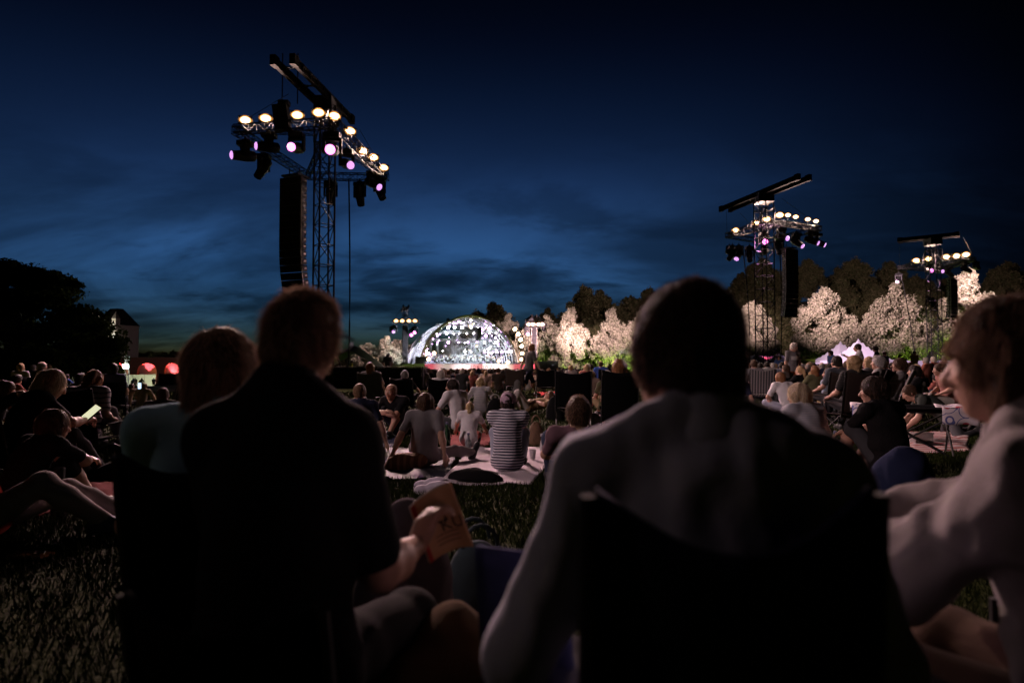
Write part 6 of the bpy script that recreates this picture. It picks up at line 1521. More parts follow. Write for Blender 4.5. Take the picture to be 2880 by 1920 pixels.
blanket('dark shiny ground sheet under the woman in the grey T-shirt', [(gx(1080, 6.3), 6.3), (gx(1262, 6.25), 6.25), (gx(1290, 8.6), 8.6), (gx(1085, 8.8), 8.8)], pm('dark_groundsheet', (0.02, 0.024, 0.045), 0.2, 8, 0.65, spec=0.15), 0.016, 4)
blanket('blue rug under the man in the navy T-shirt', [(gx(930, 7.9), 7.9), (gx(1120, 8.9), 8.9), (gx(1150, 11), 11.0), (gx(950, 10.8), 10.8)], stripes('rug_blue', (0.03, 0.04, 0.10), (0.10, 0.10, 0.16), 9, 0.6, axis=0), 0.012, 5)
blanket('reddish rug under the ponytailed girl', [(gx(1255, 8.3), 8.3), (gx(1370, 8.8), 8.8), (gx(1400, 10.4), 10.4), (gx(1270, 10.2), 10.2)], cloth('rug_red', (0.25, 0.05, 0.05)), 0.014, 6)
heap('jacket', 'black jacket lying on the pale blanket', 'jacket', (gx(1335, 6.22), 6.22, 0.015), (0.24, 0.12, 0.06), BLK, 12, rz=0.1, amp=0.025)
heap('jacket', 'brown and orange garment beside the woman in grey', 'jacket', (gx(1140, 7.0), 7.0, 0.015), (0.2, 0.14, 0.1), stripes('garment_rust', (0.16, 0.07, 0.035), (0.30, 0.16, 0.09), 14, 0.6, axis=0), 13, amp=0.03)
heap('jacket', 'orange shawl lying beside the man in navy', 'jacket', (gx(955, 9.4), 9.4, 0.015), (0.30, 0.16, 0.22), cloth('orange', (0.35, 0.10, 0.03)), 14, amp=0.03)
def shoe(label, pos, rz, mat, tilt=0.0, s=1.0):
    pr = [C((0, -0.10, 0.045), (0, 0.12, 0.035), 0.045, 0.036, 0.03), C((0, -0.09, 0.08), (0, 0.02, 0.065), 0.042, 0.034, 0.03), C((0, 0.10, 0.03), (0, 0.14, 0.03), 0.042, 0.03, 0.02), E((0, -0.095, 0.125), (0.03, 0.045, 0.03), None, 0.01, '-'), P((0, 0, 0.003), (0, 0, -1))]
    o = blob('sneaker', label, 'shoe', pos, pr, mat, 0.009, rz=rz)
    sl = MB(); sl.sheet(lambda u, v: ((u - .5) * 0.085 * (0.8 + 0.4 * math.sin(math.pi * v)), -0.145 + 0.31 * v, 0.018), 4, 10, 0.016); sl.build('sole', SHOES['white'], o)
    o.scale = (s, s, s); return o
M_SNK = pm('sneaker_lilac', (0.42, 0.38, 0.46), 0.12, 30, 0.8)
shoe('pale sneaker lying on the grass before the pale blanket, the nearer of a pair', (gx(1222, 5.62), 5.62, 0), R(80), M_SNK); shoe('pale sneaker behind its twin on the grass before the pale blanket', (gx(1218, 5.82), 5.82, 0), R(72), M_SNK)
boxbag('woven_basket', 'brown woven basket behind the striped shirt', (gx(1507, 8.9), 8.9, 0), (0.22, 0.16, 0.33), pm('wicker', (0.15, 0.09, 0.055), 0.3, 60, 0.8, bump=0.6))
bx_ = MB(); bx_.box((0, 0, 0.09), (0.06, 0.05, 0.18), Matrix.Rotation(0.15, 3, 'Y')); bx_.add([(-.03, -.025, .18), (.03, -.025, .18), (.03, .025, .18), (-.03, .025, .18), (-.03, 0, .21), (.03, 0, .21)], [(0, 1, 5, 4), (2, 3, 4, 5), (1, 2, 5), (3, 0, 4)])
tag(bx_.build('drink_carton', WHT, loc=(gx(1527, 8.3), 8.3, 0.02)), 'white drink carton beside the wicker basket', 'carton')
boxbag('cool_bag', 'black cool bag with pale handles right of the blonde woman', (gx(1392, 13.9), 13.9, 0), (0.36, 0.22, 0.40), cloth('nylon_black', (0.012, 0.012, 0.013)), 0.1, hm=pm('webbing_grey', (0.35, 0.33, 0.33), 0.1, 20, 0.9))
heap('backpack', 'black backpack standing left of the empty black chair', 'backpack', (gx(1560, 13.2), 13.2, 0), (0.17, 0.14, 0.32), BLK, 17, amp=0.012)
blanket('pink rug under the grey-haired woman with bare arms', [(gx(1660, 12.6), 12.6), (gx(1760, 12.6), 12.6), (gx(1760, 15), 15.0), (gx(1665, 15), 15.0)], cloth('rug_pink', (0.4, 0.16, 0.18)), 0.012, 8)
blanket('bright red rug beyond the walking man', [(gx(1500, 23.6), 23.6), (gx(1575, 23.6), 23.6), (gx(1580, 27), 27.0), (gx(1505, 27), 27.0)], cloth('rug_scarlet', (0.4, 0.04, 0.05)), 0.012, 9)

# --- middle distance, right
CARD = stripes('cardigan_slub', (0.27, 0.28, 0.32), (0.36, 0.36, 0.40), 60, 0.5, warp=0.05)
pp('blonde woman in a pale slub cardigan sitting cross-legged', 2243, 1080, 7.1, 20, B('cross', lean=10, hyaw=14, slouch=16), shirt=CARD, pants=JEAN, hair=('bob', 'ash'), h=0.013, sleeve=0.95, drape=0.035, loose=0.018, wrinkle=0.007, strand=4000, plen=0.55)
pp('dark-haired woman in a black knitted top with arms around her knees', 2455, 1060, 6.6, 24, B('knees', hyaw=34, belly=0.04, sw=1.12, lean=2, slouch=18), shirt=cloth('black_knit', (0.014, 0.013, 0.014), bump=0.8, bscale=90), pants=DKG, hair=('mid', 'dark'), h=0.013, sleeve=0.48, drape=0.03, strand=3000, plen=0.55)
pp('woman with ginger hair in a white T-shirt bending forward', 2193, 1047, 15.4, 10, B('cross', lean=14, slouch=24), shirt=WHT, pants=LJEAN, hair=('bob', 'ginger'), h=0.017)
pp('man with glasses in a light blue shirt propped on one arm', 2330, 1033, 15.0, 26, B('side', hyaw=18, hL=(-0.3, -0.15, 0.08), eL=(-0.5, -1, 0), lean=-8), shirt=cloth('shirt_lightblue', (0.26, 0.31, 0.38)), pants=KHK, hair=('crop', 'brown'), h=0.016, drape=0.022); glasses(*PERSONS[-1], pm('spectacle_dark', (0.02, 0.02, 0.02), 0.1, 10, 0.3))
pp('man in a dark T-shirt leaning on both straight arms, half hidden by the biggest head', 2075, 1046, 15.4, -6, B('back', lean=-16), shirt=NAVY, pants=cloth('mauve_trousers', (0.3, 0.24, 0.30)), hair=('short', 'dark'), h=0.017)
o_ = pp('girl with a blond ponytail seated low before the standing man', 2248, 1029, 18.0, 24, B('low', hyaw=10), shirt=BLK, pants=DKG, hair=('pony', 'blond'), h=0.019)
o_ = pp('woman with curly auburn hair seated low right of the ponytailed girl', 2290, 1029, 17.6, 10, B('low'), shirt=cloth('olive', (0.09, 0.09, 0.05)), pants=DKG, hair=('curly', 'ginger'), h=0.019)
pp('white-haired man standing in a grey printed T-shirt and orange trousers', 2233, 964, 20.5, 196, B('stand', hyaw=20), shirt=GREYT, pants=cloth('rust_trousers', (0.30, 0.09, 0.03)), hair=('short', 'white'), h=0.016)
jj = PERSONS[-1]; pr_ = MB(); pr_.sheet(lambda u, v: ((u - .5) * 0.26, 0.165 - 0.10 * (2 * u - 1) ** 2 * 0.35, 1.22 + 0.11 * v), 6, 3, 0.003); pr_.build('shirt_print', pm('print_white', (0.6, 0.58, 0.56), 0.05, 10, 0.9), jj[0])
pp('man standing in a white T-shirt holding up a phone before the tents', 2412, 966, 21.5, 62, B('stand', hL=(-0.12, 0.42, 1.36), hR=(0.10, 0.42, 1.34), eL=(-0.6, -0.2, -1), eR=(0.6, -0.2, -1)), shirt=WHT, pants=BLK, hair=('crop', 'dark'), h=0.016)
jj = PERSONS[-1]
ph_ = MB(); ph_.box((0, 0, 0), (0.075, 0.012, 0.15)); ph_.mi = 1; ph_.box((0, -0.0075, 0), (0.066, 0.002, 0.136))
M_SCR = pm('phone_screen', (0.5, 0.6, 0.8), 0.3, 40, 0.2, emit=(0.6, 0.8, 1.0), estr=1.6)
phd = ph_.build('phone', [M_BLACK, M_SCR])
phd.location = wpt(jj[0], jj[1], 'wrL') + Vector((-0.09, 0.05, 0.06)); phd.rotation_euler = (R(-15), 0, R(62)); tag(phd, 'phone held up by the man in the white T-shirt', 'phone')
r11 = pp('man with dark hair in a greyish shirt in a canvas chair', 2352, 1000, 12.6, 14, B('chair'), shirt=cloth('slate', (0.10, 0.11, 0.13)), pants=DKG, hair=('crop', 'dark'), h=0.016); chair_for(r11, 'brown canvas chair of the dark-haired man', cloth('canvas_brown', (0.06, 0.045, 0.04)), w=0.58, back=0.92)
r10 = pp('woman with blond curls in a dark lace top', 2400, 1000, 10.6, 8, B('chair', hyaw=8), shirt=stripes('lace_dark', (0.012, 0.012, 0.013), (0.05, 0.045, 0.045), 40, 0.7), pants=DKG, hair=('curly', 'blond'), h=0.015); chair_for(r10, 'dark brown chair of the woman with blond curls', cloth('canvas_darkbrown', (0.03, 0.022, 0.02)), w=0.55, back=0.95)
r12 = pp('blond person sunk in a chair left of the grey-haired man', 2442, 1003, 14.0, 34, B('chair', lean=-18), shirt=GREYT, pants=DKG, hair=('bob', 'blond'), h=0.018)
r12b = pp('grey-haired man with a bare ear lying back in a black chair', 2470, 1001, 12.4, 48, B('chair', lean=-26, hyaw=8), shirt=cloth('light_jacket', (0.36, 0.34, 0.33)), pants=DKG, hair=('short', 'grey'), h=0.016, sleeve=0.9); chair_for(r12b, 'black reclined chair of the grey-haired man', F_BLACK, w=0.55, back=0.96, recline=24)
r13 = pp('brown-haired woman in a black and white patterned top lying back', 2527, 1008, 12.4, 62, B('chair', lean=-28, hyaw=4, hL=(-0.2, 0.36, 0.7)), shirt=pm('leaf_print', (0.2, 0.19, 0.19), 0.95, 34, 0.9), pants=DKG, hair=('mid', 'brown'), h=0.016); chair_for(r13, 'striped black reclined chair of the woman in the patterned top', F_STRIPE, w=0.55, back=0.96, recline=26)
pp('man in a dark shirt crouching forward over the ground behind the camp cot', 2556, 1042, 10.6, 70, B('bend', lean=40), shirt=cloth('bottle_green', (0.045, 0.05, 0.045)), pants=DKG, hair=('crop', 'brown'), h=0.015, fit=False)
pp('woman with bare shoulders in white shorts at the far right of the lawn', 2640, 1022, 13.8, 76, B('low', lean=10), shirt=cloth('rose_top', (0.28, 0.14, 0.12)), pants=cloth('white_shorts', (0.5, 0.46, 0.42)), plen=0.5, hair=('bun', 'brown'), h=0.018)
pp('dark-haired woman in profile behind the crouching man', 2570, 1028, 13.6, 72, B('low'), shirt=BLK, pants=DKG, hair=('mid', 'dark'), h=0.018)
for i, (px, tp, d, hr, lb) in enumerate(((2604, 1005, 24, 'grey', 'grey-haired person in salmon right of the black chairs'), (2625, 1003, 26, 'white', 'white-haired person in red at the far right rows'), (2656, 1000, 27, 'grey', 'grey-haired person in pale pink at the far right rows'), (2085, 1012, 17, 'dark', 'dark-haired young person seen from behind left of the striped chair'), (2120, 1012, 19, 'brown', 'brown-haired person leaning over behind the striped chair'))):
    o_ = pp(lb, px, tp, d, 30 - 12 * i if i < 3 else 0, B('chair'), shirt=[cloth('salmon', (0.4, 0.14, 0.10)), cloth('red_top', (0.35, 0.05, 0.05)), cloth('palepink', (0.45, 0.3, 0.3)), WHT, GREYT][i], pants=DKG, hair=('short', hr), h=0.022, hands=False)
camp_chair('striped grey folding chair with a red tag left of the ginger-haired woman', (gx(2140, 16.8), 16.8, 0), R(-14), F_STRIPE, w=0.6, seat=0.35, back=0.95, recline=16)
camp_chair('red folding chair behind the woman with blond curls', (gx(2375, 17), 17.0, 0), R(5), F_RED, w=0.62, back=1.0)
camp_chair('red folding chair partly hidden right of the standing man in white', (gx(2432, 18), 18.0, 0), R(-5), F_RED, w=0.6, back=0.95)
# camp cot with floral towels and striped rug
def floral():
    m = pm('floral_towel', (0.62, 0.56, 0.60), 0.05, 10, 0.95); nt = m.node_tree; nd, lk = nt.nodes, nt.links
    tc = nd.new('ShaderNodeTexCoord'); vo = nd.new('ShaderNodeTexVoronoi'); vo.inputs['Scale'].default_value = 7; lk.new(tc.outputs['Object'], vo.inputs['Vector'])
    rp = nd.new('ShaderNodeValToRGB'); rp.color_ramp.interpolation = 'CONSTANT'; e = rp.color_ramp.elements; e[0].color = (0.5, 0.35, 0.05, 1); e[1].position = 0.10; e[1].color = (0.42, 0.04, 0.07, 1); x = e.new(0.30); x.color = (0.6, 0.54, 0.58, 1); x = e.new(0.62); x.color = (0.10, 0.11, 0.28, 1); x = e.new(0.68); x.color = (0.6, 0.54, 0.58, 1)
    lk.new(vo.outputs['Distance'], rp.inputs[0]); lk.new(rp.outputs[0], nd['Principled BSDF'].inputs['Base Color']); return m
M_FLOR = floral()
def cot():
    o = empty('camp_cot', (4.75, 8.2, 0), R(-24)); L, W, H = 1.25, 0.55, 0.56
    s1 = MB(); s1.sheet(lambda u, v: ((u - .5) * L, (v - .5) * W, H - 0.06 * math.sin(math.pi * v)), 12, 8, 0.012); s1.build('bed_fabric', F_BLACK, o, smooth=True)
    for sy in (-1, 1):
        r_ = MB(); r_.tube((-L / 2, sy * W / 2, H), (L / 2, sy * W / 2, H), 0.014, 7); r_.build('side_rail', M_BLACK, o)
    for x in (-0.40, 0.38):
        for sy in (-1, 1):
            l_ = MB(); l_.tube((x, sy * W / 2, H), (x + 0.03, -sy * W / 2 * 1.05, 0.01), 0.012, 7); l_.build('leg', M_STEEL, o)
    for sy in (-1, 1):
        l_ = MB(); l_.tube((-L * 0.45, sy * W / 2, H), (L * 0.30, sy * W / 2, 0.01), 0.011, 7); l_.build('leg', M_BLACK, o); l_ = MB(); l_.tube((L * 0.45, sy * W / 2, H), (-L * 0.30, sy * W / 2, 0.01), 0.011, 7); l_.build('leg', M_BLACK, o)
    tag(o, 'folding camp cot on crossed legs behind the woman in black', 'camp cot')
    for (x0, x1, lb, sg) in ((-0.62, -0.15, 'floral towel hanging over the left end of the camp cot', 1), (0.30, 0.66, 'floral towel hanging over the right end of the camp cot', 2)):
        t = MB(); t.sheet(lambda u, v: (x0 + (x1 - x0) * u, -W / 2 - 0.03 + (W + 0.06) * max(0, (v - 0.3) / 0.7) - 0.01 * math.sin(7 * u), H + 0.022 - 0.05 * math.sin(math.pi * max(0, (v - .3) / .7)) - 0.20 * max(0, (0.3 - v) / 0.3) + 0.008 * math.sin(9 * u + sg)), 12, 14, 0.006)
        q = t.build('floral_towel', M_FLOR, smooth=True, loc=o.location); q.rotation_euler = o.rotation_euler; tag(q, lb, 'towel')
cot()
blanket('striped rug in red, white and blue under the camp cot', [(gx(2450, 7.9), 7.9), (gx(2720, 8.3), 8.3), (gx(2720, 11), 11.0), (gx(2460, 10.6), 10.6)], stripes('rug_stripes', (0.45, 0.38, 0.38), (0.30, 0.06, 0.05), 5, 0.66, axis=1), 0.02, 21)
blanket('orange patterned rug under the woman in black', [(gx(2150, 6.1), 6.1), (gx(2480, 5.9), 5.9), (gx(2540, 8.2), 8.2), (gx(2180, 8.4), 8.4)], stripes('rug_rust', (0.12, 0.05, 0.03), (0.30, 0.12, 0.07), 7, 0.62, axis=0), 0.016, 22)
blanket('pale mat under the man in the dark T-shirt', [(gx(1995, 14.2), 14.2), (gx(2170, 14.6), 14.6), (gx(2190, 17), 17.0), (gx(2010, 17), 17.0)], M_RUGP, 0.012, 23)
blanket('small striped mat on the grass left of the blonde woman', [(gx(2095, 11.4), 11.4), (gx(2190, 10.2), 10.2), (gx(2215, 11.6), 11.6), (gx(2120, 12.6), 12.6)], stripes('mat_stripes', (0.5, 0.4, 0.42), (0.12, 0.12, 0.2), 8, 0.6, axis=1), 0.012, 24)
blanket('sheet of paper lying on the grass beside the light sweater', [(gx(2005, 11.0), 11.0), (gx(2045, 11.2), 11.2), (gx(2040, 11.9), 11.9), (gx(2004, 11.8), 11.8)], pm('paper', (0.7, 0.62, 0.6), 0.05, 10, 0.8), 0.008, 25, n=10, cat='paper')
heap('jacket', 'dark grey jacket heaped on the grass with a cup and sneakers', 'jacket', (gx(2120, 13.6), 13.6, 0), (0.42, 0.22, 0.12), cloth('jacket_darkgrey', (0.07, 0.06, 0.06)), 41, amp=0.035)
shoe('white sneaker on the dark grey jacket', (gx(2135, 13.5), 13.5, 0.12), R(30), SHOES['white'])
cp_ = MB(); cp_.lathe((0, 0, 0), [(0.03, 0), (0.042, 0.11), (0.045, 0.112), (0.03, 0.10)], 14); tag(cp_.build('paper_cup', WHT, smooth=False, loc=(gx(2165, 13.4), 13.4, 0.13)), 'white paper cup beside the white sneaker', 'cup')
def checker():
    m = pm('gingham', (0.5, 0.45, 0.45), 0.05, 10, 0.95); nd, lk = m.node_tree.nodes, m.node_tree.links
    tc = nd.new('ShaderNodeTexCoord'); ck = nd.new('ShaderNodeTexChecker'); ck.inputs['Scale'].default_value = 16; ck.inputs['Color1'].default_value = (0.015, 0.015, 0.018, 1); ck.inputs['Color2'].default_value = (0.45, 0.40, 0.42, 1)
    lk.new(tc.outputs['Object'], ck.inputs['Vector']); lk.new(ck.outputs[0], nd['Principled BSDF'].inputs['Base Color']); return m
blanket('black and white checked blanket behind the cream cardigan', [(gx(2330, 4.35), 4.35), (gx(2640, 4.2), 4.2), (gx(2640, 5.5), 5.5), (gx(2320, 5.6), 5.6)], checker(), 0.006, 26)
heap('bag', 'dark blue bag with a shiny buckle on the checked blanket', 'bag', (gx(2535, 4.7), 4.7, 0.01), (0.20, 0.17, 0.34), cloth('bag_blue', (0.015, 0.02, 0.05)), 43, amp=0.02)
fb_ = empty('food_box', (gx(2585, 9.2), 9.2, 0.02)); q = MB(); q.box((0, 0, 0.06), (0.24, 0.16, 0.12)); q.build('box', pm('clear_plastic', (0.5, 0.45, 0.45), 0.1, 10, 0.1, trans=0.6), fb_); q = MB(); q.box((0, 0, 0.13), (0.255, 0.175, 0.02)); q.build('lid', pm('clear_plastic', (0.5, 0.45, 0.45), 0.1, 10, 0.1, trans=0.6), fb_); tag(fb_, 'clear plastic food box on the striped rug', 'food box')

# --- middle distance, left
l1 = pp('woman with straight shoulder-length hair looking down at a glowing phone', 150, 1042, 6.2, -36, B('low', hyaw=-22, hpitch=-18, lean=8, slouch=24), world={'hR': at(243, 1180, 6.35), 'hL': at(222, 1182, 6.5)}, shirt=BLK, pants=DKG, hair=('bob', 'ash'), h=0.014, curl=0.8, strand=2500)
chair_for(l1, 'low dark chair of the woman with the phone', F_BLACK, w=0.55, back=0.62)
ph2 = ph_.build('phone', [M_BLACK, pm('phone_screen_map', (0.6, 0.6, 0.3), 0.4, 18, 0.2, emit=(0.85, 0.85, 0.55), estr=0.9)]); ph2.location = at(258, 1160, 6.38); ph2.rotation_euler = (R(-42), R(24), R(-20)); ph2.scale = (1.15, 1, 1.15); tag(ph2, 'glowing phone in the hands of the woman at the left', 'phone')
l2 = pp('curly-haired man in a white and dark striped T-shirt in a black chair', 266, 1042, 8.7, -4, B('chair', hpitch=-16, lean=0, slouch=26, belly=0.04, sw=1.15), shirt=stripes('tee_wide_stripes', (0.50, 0.46, 0.50), (0.05, 0.05, 0.08), 16, 0.72), pants=DKG, hair=('curly', 'ginger'), h=0.015, drape=0.03); chair_for(l2, 'wide black folding chair of the man in the striped T-shirt', F_BLACK, w=0.58, back=0.76)
pp('child with brown hair in dark clothes sitting on the grass at the left', 160, 1155, 4.9, -24, B('knees', hyaw=-10, s=0.85), shirt=BLK, pants=BLK, hair=('bob', 'brown'), h=0.013, strand=2500, plen=0.6)
pp('bald man in a dark jacket sitting on the grass beside the light blue top', 460, 1090, 9.2, 22, B('cross', lean=12, slouch=26), shirt=cloth('brown_jacket', (0.05, 0.04, 0.035)), pants=BLK, hair=('crop', 'brown'), h=0.015, sleeve=0.95)
pp('person in an olive shirt at the left filming with a phone', 372, 1080, 17.0, -10, B('cross', hR=(0.14, 0.40, 0.56)), shirt=cloth('olive_shirt', (0.16, 0.13, 0.09)), pants=BLK, hair=('short', 'dark'), h=0.018)
ph3 = ph_.build('phone', [M_BLACK, M_SCR]); ph3.location = at(393, 1086, 16.8); ph3.scale = (1.2, 1, 1.2); tag(ph3, 'small lit phone held up between the couple at the left', 'phone')
pp('person in a tan T-shirt right of the one filming at the left', 408, 1078, 16.5, 8, B('cross'), shirt=cloth('tan_shirt', (0.22, 0.18, 0.13)), pants=BLK, hair=('short', 'light'), h=0.018)
person('person with grey trousers and a red top stretched out at the left edge', (-3.20, 4.15, 0), R(-76), B('back', lean=-24, fL=(-0.12, 0.78, 0.08), fR=(0.10, 0.70, 0.10), kL=(-0.3, 0, 1), kR=(0.1, 0, 1)), shirt=cloth('red_fleece', (0.30, 0.04, 0.03)), pants=cloth('grey_trousers', (0.30, 0.26, 0.26)), hair=('short', 'brown'), h=0.013, shoes='blue', sleeve=0.95)
pp('person with bare arms resting the chin on one hand at the left border', 18, 1072, 7.2, -50, B('low', hyaw=-20, hR=(0.06, 0.24, 0.78), hL=(-0.2, 0.4, 0.5), lean=10), shirt=BLK, pants=cloth('stone_trousers', (0.36, 0.30, 0.26)), hair=('bob', 'brown'), h=0.016)
pp('person in a blue shirt far left turned to the stage', 190, 1053, 22.0, -20, B('chair'), shirt=cloth('royal_blue', (0.04, 0.08, 0.30)), pants=BLK, hair=('short', 'dark'), h=0.02, hands=False)
pp('dark-haired person directly left of the curly-haired man', 228, 1050, 13.0, -10, B('chair'), shirt=cloth('taupe_shirt', (0.12, 0.10, 0.09)), pants=BLK, hair=('short', 'dark'), h=0.018, hands=False)
pp('blond person beyond the couple in front, between woman and man', 708, 1072, 9.8, -14, B('cross'), shirt=NAVY, pants=BLK, hair=('curly', 'blond'), h=0.016)
heap('bag', 'red sports bag lying on the grass at the left', 'bag', (gx(418, 6.5), 6.5, 0), (0.17, 0.14, 0.13), cloth('bag_red', (0.32, 0.02, 0.02)), 51, amp=0.02)
heap('jacket', 'black jacket beside the red sports bag', 'jacket', (gx(345, 6.4), 6.4, 0), (0.25, 0.16, 0.10), BLK, 52, amp=0.03)
blanket('dark red rug under the child at the left', [(gx(110, 4.75), 4.75), (gx(330, 5.2), 5.2), (gx(350, 6.3), 6.3), (gx(160, 6.2), 6.2)], cloth('rug_darkred', (0.14, 0.015, 0.015)), 0.014, 27)
th = empty('thermos_flask', (gx(175, 4.72), 4.72, 0)); q = MB(); q.lathe((0, 0, 0), [(0.045, 0), (0.047, 0.02), (0.047, 0.24), (0.03, 0.27)], 18); q.build('flask_body', pm('flask_steel', (0.12, 0.10, 0.10), 0.1, 10, 0.25, metal=0.9), th, smooth=True); q = MB(); q.lathe((0, 0, 0.272), [(0.034, 0), (0.036, 0.07), (0.03, 0.08)], 18); q.build('cup_lid', M_BLACK, th); tag(th, 'steel thermos flask standing before the child at the left', 'thermos')
tr_ = empty('snack_board', (gx(100, 3.78), 3.78, 0.01), R(-8)); q = MB(); q.sheet(lambda u, v: ((u - .5) * 0.21, (v - .5) * 0.13 * (0.75 + 0.25 * math.sin(math.pi * u)), 0.012), 10, 6, 0.012); q.build('board', pm('varnished_wood', (0.36, 0.16, 0.06), 0.2, 12, 0.35, stretch=(1, 6, 1)), tr_); q = MB(); q.lathe((0.06, 0.0, 0.013), [(0.001, 0), (0.02, 0.002), (0.026, 0.012), (0.022, 0.01)], 12); q.tube((0.05, 0, 0.02), (-0.05, -0.03, 0.02), 0.003, 5); q.build('spoon', pm('spoon_steel', (0.6, 0.6, 0.6), 0.05, 10, 0.15, metal=1), tr_, smooth=True); tag(tr_, 'small wooden board with a spoon on the grass bottom left', 'board')
blanket('pale paper on the grass behind the black chair at the left', [(gx(350, 8.6), 8.6), (gx(395, 8.7), 8.7), (gx(405, 9.2), 9.2), (gx(360, 9.2), 9.2)], pm('paper', (0.7, 0.62, 0.6), 0.05, 10, 0.8), 0.008, 28, n=10, cat='paper')

# ------------------------------------------------------------------ the rows farther back: copies of low-detail figures
def ramp_cloth(name, cols):
    m = bpy.data.materials.new(name); m.use_nodes = True; nd, lk = m.node_tree.nodes, m.node_tree.links; b = nd['Principled BSDF']; b.inputs['Roughness'].default_value = 0.95; b.inputs['Specular IOR Level'].default_value = 0.1
    oi = nd.new('ShaderNodeObjectInfo'); rp = nd.new('ShaderNodeValToRGB'); rp.color_ramp.interpolation = 'CONSTANT'; e = rp.color_ramp.elements
    e[0].color = tuple(cols[0]) + (1,); e[1].position = 1.0 / len(cols); e[1].color = tuple(cols[1]) + (1,)
    for i in range(2, len(cols)): x = e.new(i / len(cols)); x.color = tuple(cols[i]) + (1,)
    lk.new(oi.outputs['Random'], rp.inputs[0]); lk.new(rp.outputs[0], b.inputs['Base Color']); return m
M_CTOP = ramp_cloth('crowd_tops', [(0.02, 0.02, 0.03), (0.35, 0.33, 0.34), (0.05, 0.06, 0.12), (0.25, 0.08, 0.07), (0.5, 0.48, 0.48), (0.10, 0.09, 0.08), (0.03, 0.03, 0.03), (0.28, 0.2, 0.16), (0.16, 0.18, 0.24)])
M_CPANT = ramp_cloth('crowd_trousers', [(0.02, 0.02, 0.025), (0.05, 0.06, 0.09), (0.2, 0.16, 0.11)])
def low_body(pose, hair, h, mats=None, chairback=False, sleeve=0.36):
    J = skeleton(pose); out_v, out_f, out_m = [], [], []
    def put(pr, hh, mi, nz=None):
        V, F = skin_surface(pr, hh, nz, pad=0.08); out_f.append(F + sum(len(v) for v in out_v)); out_v.append(V); out_m.append(np.full(len(F), mi))
    put(limbs(J, 'arm') + limbs(J, 'leg') + head_prims(J, False) + [E(J['wr' + q] + (J['wr' + q] - J['el' + q]) * 0.3, (0.04, 0.05, 0.03), None, 0.02) for q in 'LR'] + [E(J['p2'], (0.12, 0.08, 0.12), J['M2'])], h, 0)
    put(torso(J, 0.014, True, 0.014) + limbs(J, 'arm', 0.014, sleeve), h, 1)
    put([E(J['p0'], (0.17, 0.13, 0.12), J['M0'])] + limbs(J, 'leg', 0.014, 0.95) + [C(J['he' + q], J['to' + q], 0.045, 0.04) for q in 'LR'], h, 2)
    if hair: put(hair_prims(J, hair), h * 0.75, 3)
    if chairback:
        q = MB(); hz = J['q']['hip'][2]; q.box((0, -0.20, hz + 0.16), (0.56, 0.03, 0.46), Matrix.Rotation(R(-10), 3, 'X')); q.box((0, 0.08, hz - 0.13), (0.54, 0.5, 0.03))
        for sx in (-1, 1): q.box((sx * 0.27, -0.12, (hz - 0.1) / 2), (0.025, 0.025, hz)); q.box((sx * 0.27, 0.3, (hz - 0.1) / 2), (0.025, 0.025, hz - 0.1))
        out_f.append(np.array(q.f) + sum(len(v) for v in out_v)); out_v.append(np.array([tuple(v) for v in q.v])); out_m.append(np.full(len(q.f), 4))
    return np.concatenate(out_v), np.concatenate(out_f), np.concatenate(out_m)
def low_mesh(name, pose, hair, hm, h=0.036, chairback=False, mats=None, sleeve=0.36):
    V, F, m = low_body(pose, hair, h, chairback=chairback, sleeve=sleeve)
    return np_mesh(name, V, F, mats or [SKIN, M_CTOP, M_CPANT, HAIR[hm], F_BLACK], m, parent='data')
PROTO = []
for i, (ps, hr, hm, cb) in enumerate((('chair', 'short', 'brown', 1), ('chair', 'bob', 'blond', 1), ('chair', 'short', 'grey', 1), ('chair', 'mid', 'dark', 1), ('chair', 'bob', 'white', 1), ('chair', 'crop', 'dark', 1), ('cross', 'short', 'brown', 0), ('cross', 'bob', 'ginger', 0), ('knees', 'short', 'dark', 0), ('chair', 'long', 'brown', 1), ('chair', 'fringe', 'grey', 1), ('cross', 'pony', 'blond', 0))):
    PROTO.append((low_mesh('spectator_%d' % i, B(ps, hyaw=(-20, 15, 0, 25, -10, 5)[i % 6], lean=DEF['lean'] if ps != 'chair' else -10, **({} if ps != 'chair' else dict(hip=(0, 0, 0.36), hL=(-0.22, 0.26, 0.5), hR=(0.22, 0.26, 0.5)))), hr, hm, chairback=bool(cb)), ps, {'short': 'short', 'bob': 'chin-length', 'mid': 'tousled', 'crop': 'cropped', 'long': 'long', 'fringe': 'thinning', 'pony': 'tied-back'}[hr] + ' ' + {'brown': 'brown', 'blond': 'blond', 'grey': 'grey', 'dark': 'dark', 'white': 'white', 'ginger': 'reddish'}[hm]))
g = random.Random(99)
def spectator(x, y, zone, group, protos=None, yaw=None, sc_=None):
    i = g.choice(protos or range(len(PROTO))); me, ps, hl = PROTO[i]
    o = bpy.data.objects.new('person', me); COL.objects.link(o); o.location = (x, y, ground_z(x, y)); s = sc_ or g.uniform(0.93, 1.06)
    o.scale = (s, s, s); o.rotation_euler = (0, 0, (math.atan2(x + 7, 120 - y) if yaw is None else yaw) + g.uniform(-0.5, 0.5))
    tag(o, 'spectator with %s hair %s %s' % (hl, 'in a chair' if ps == 'chair' else 'on the ground', zone), 'person', group)
taken = [(p[0].location.x, p[0].location.y) for p in PERSONS]
def free(x, y, r=0.75): return all((x - a) ** 2 + (y - b) ** 2 > r * r for a, b in taken)
n_ind = 0
y = 17.0
rows = []
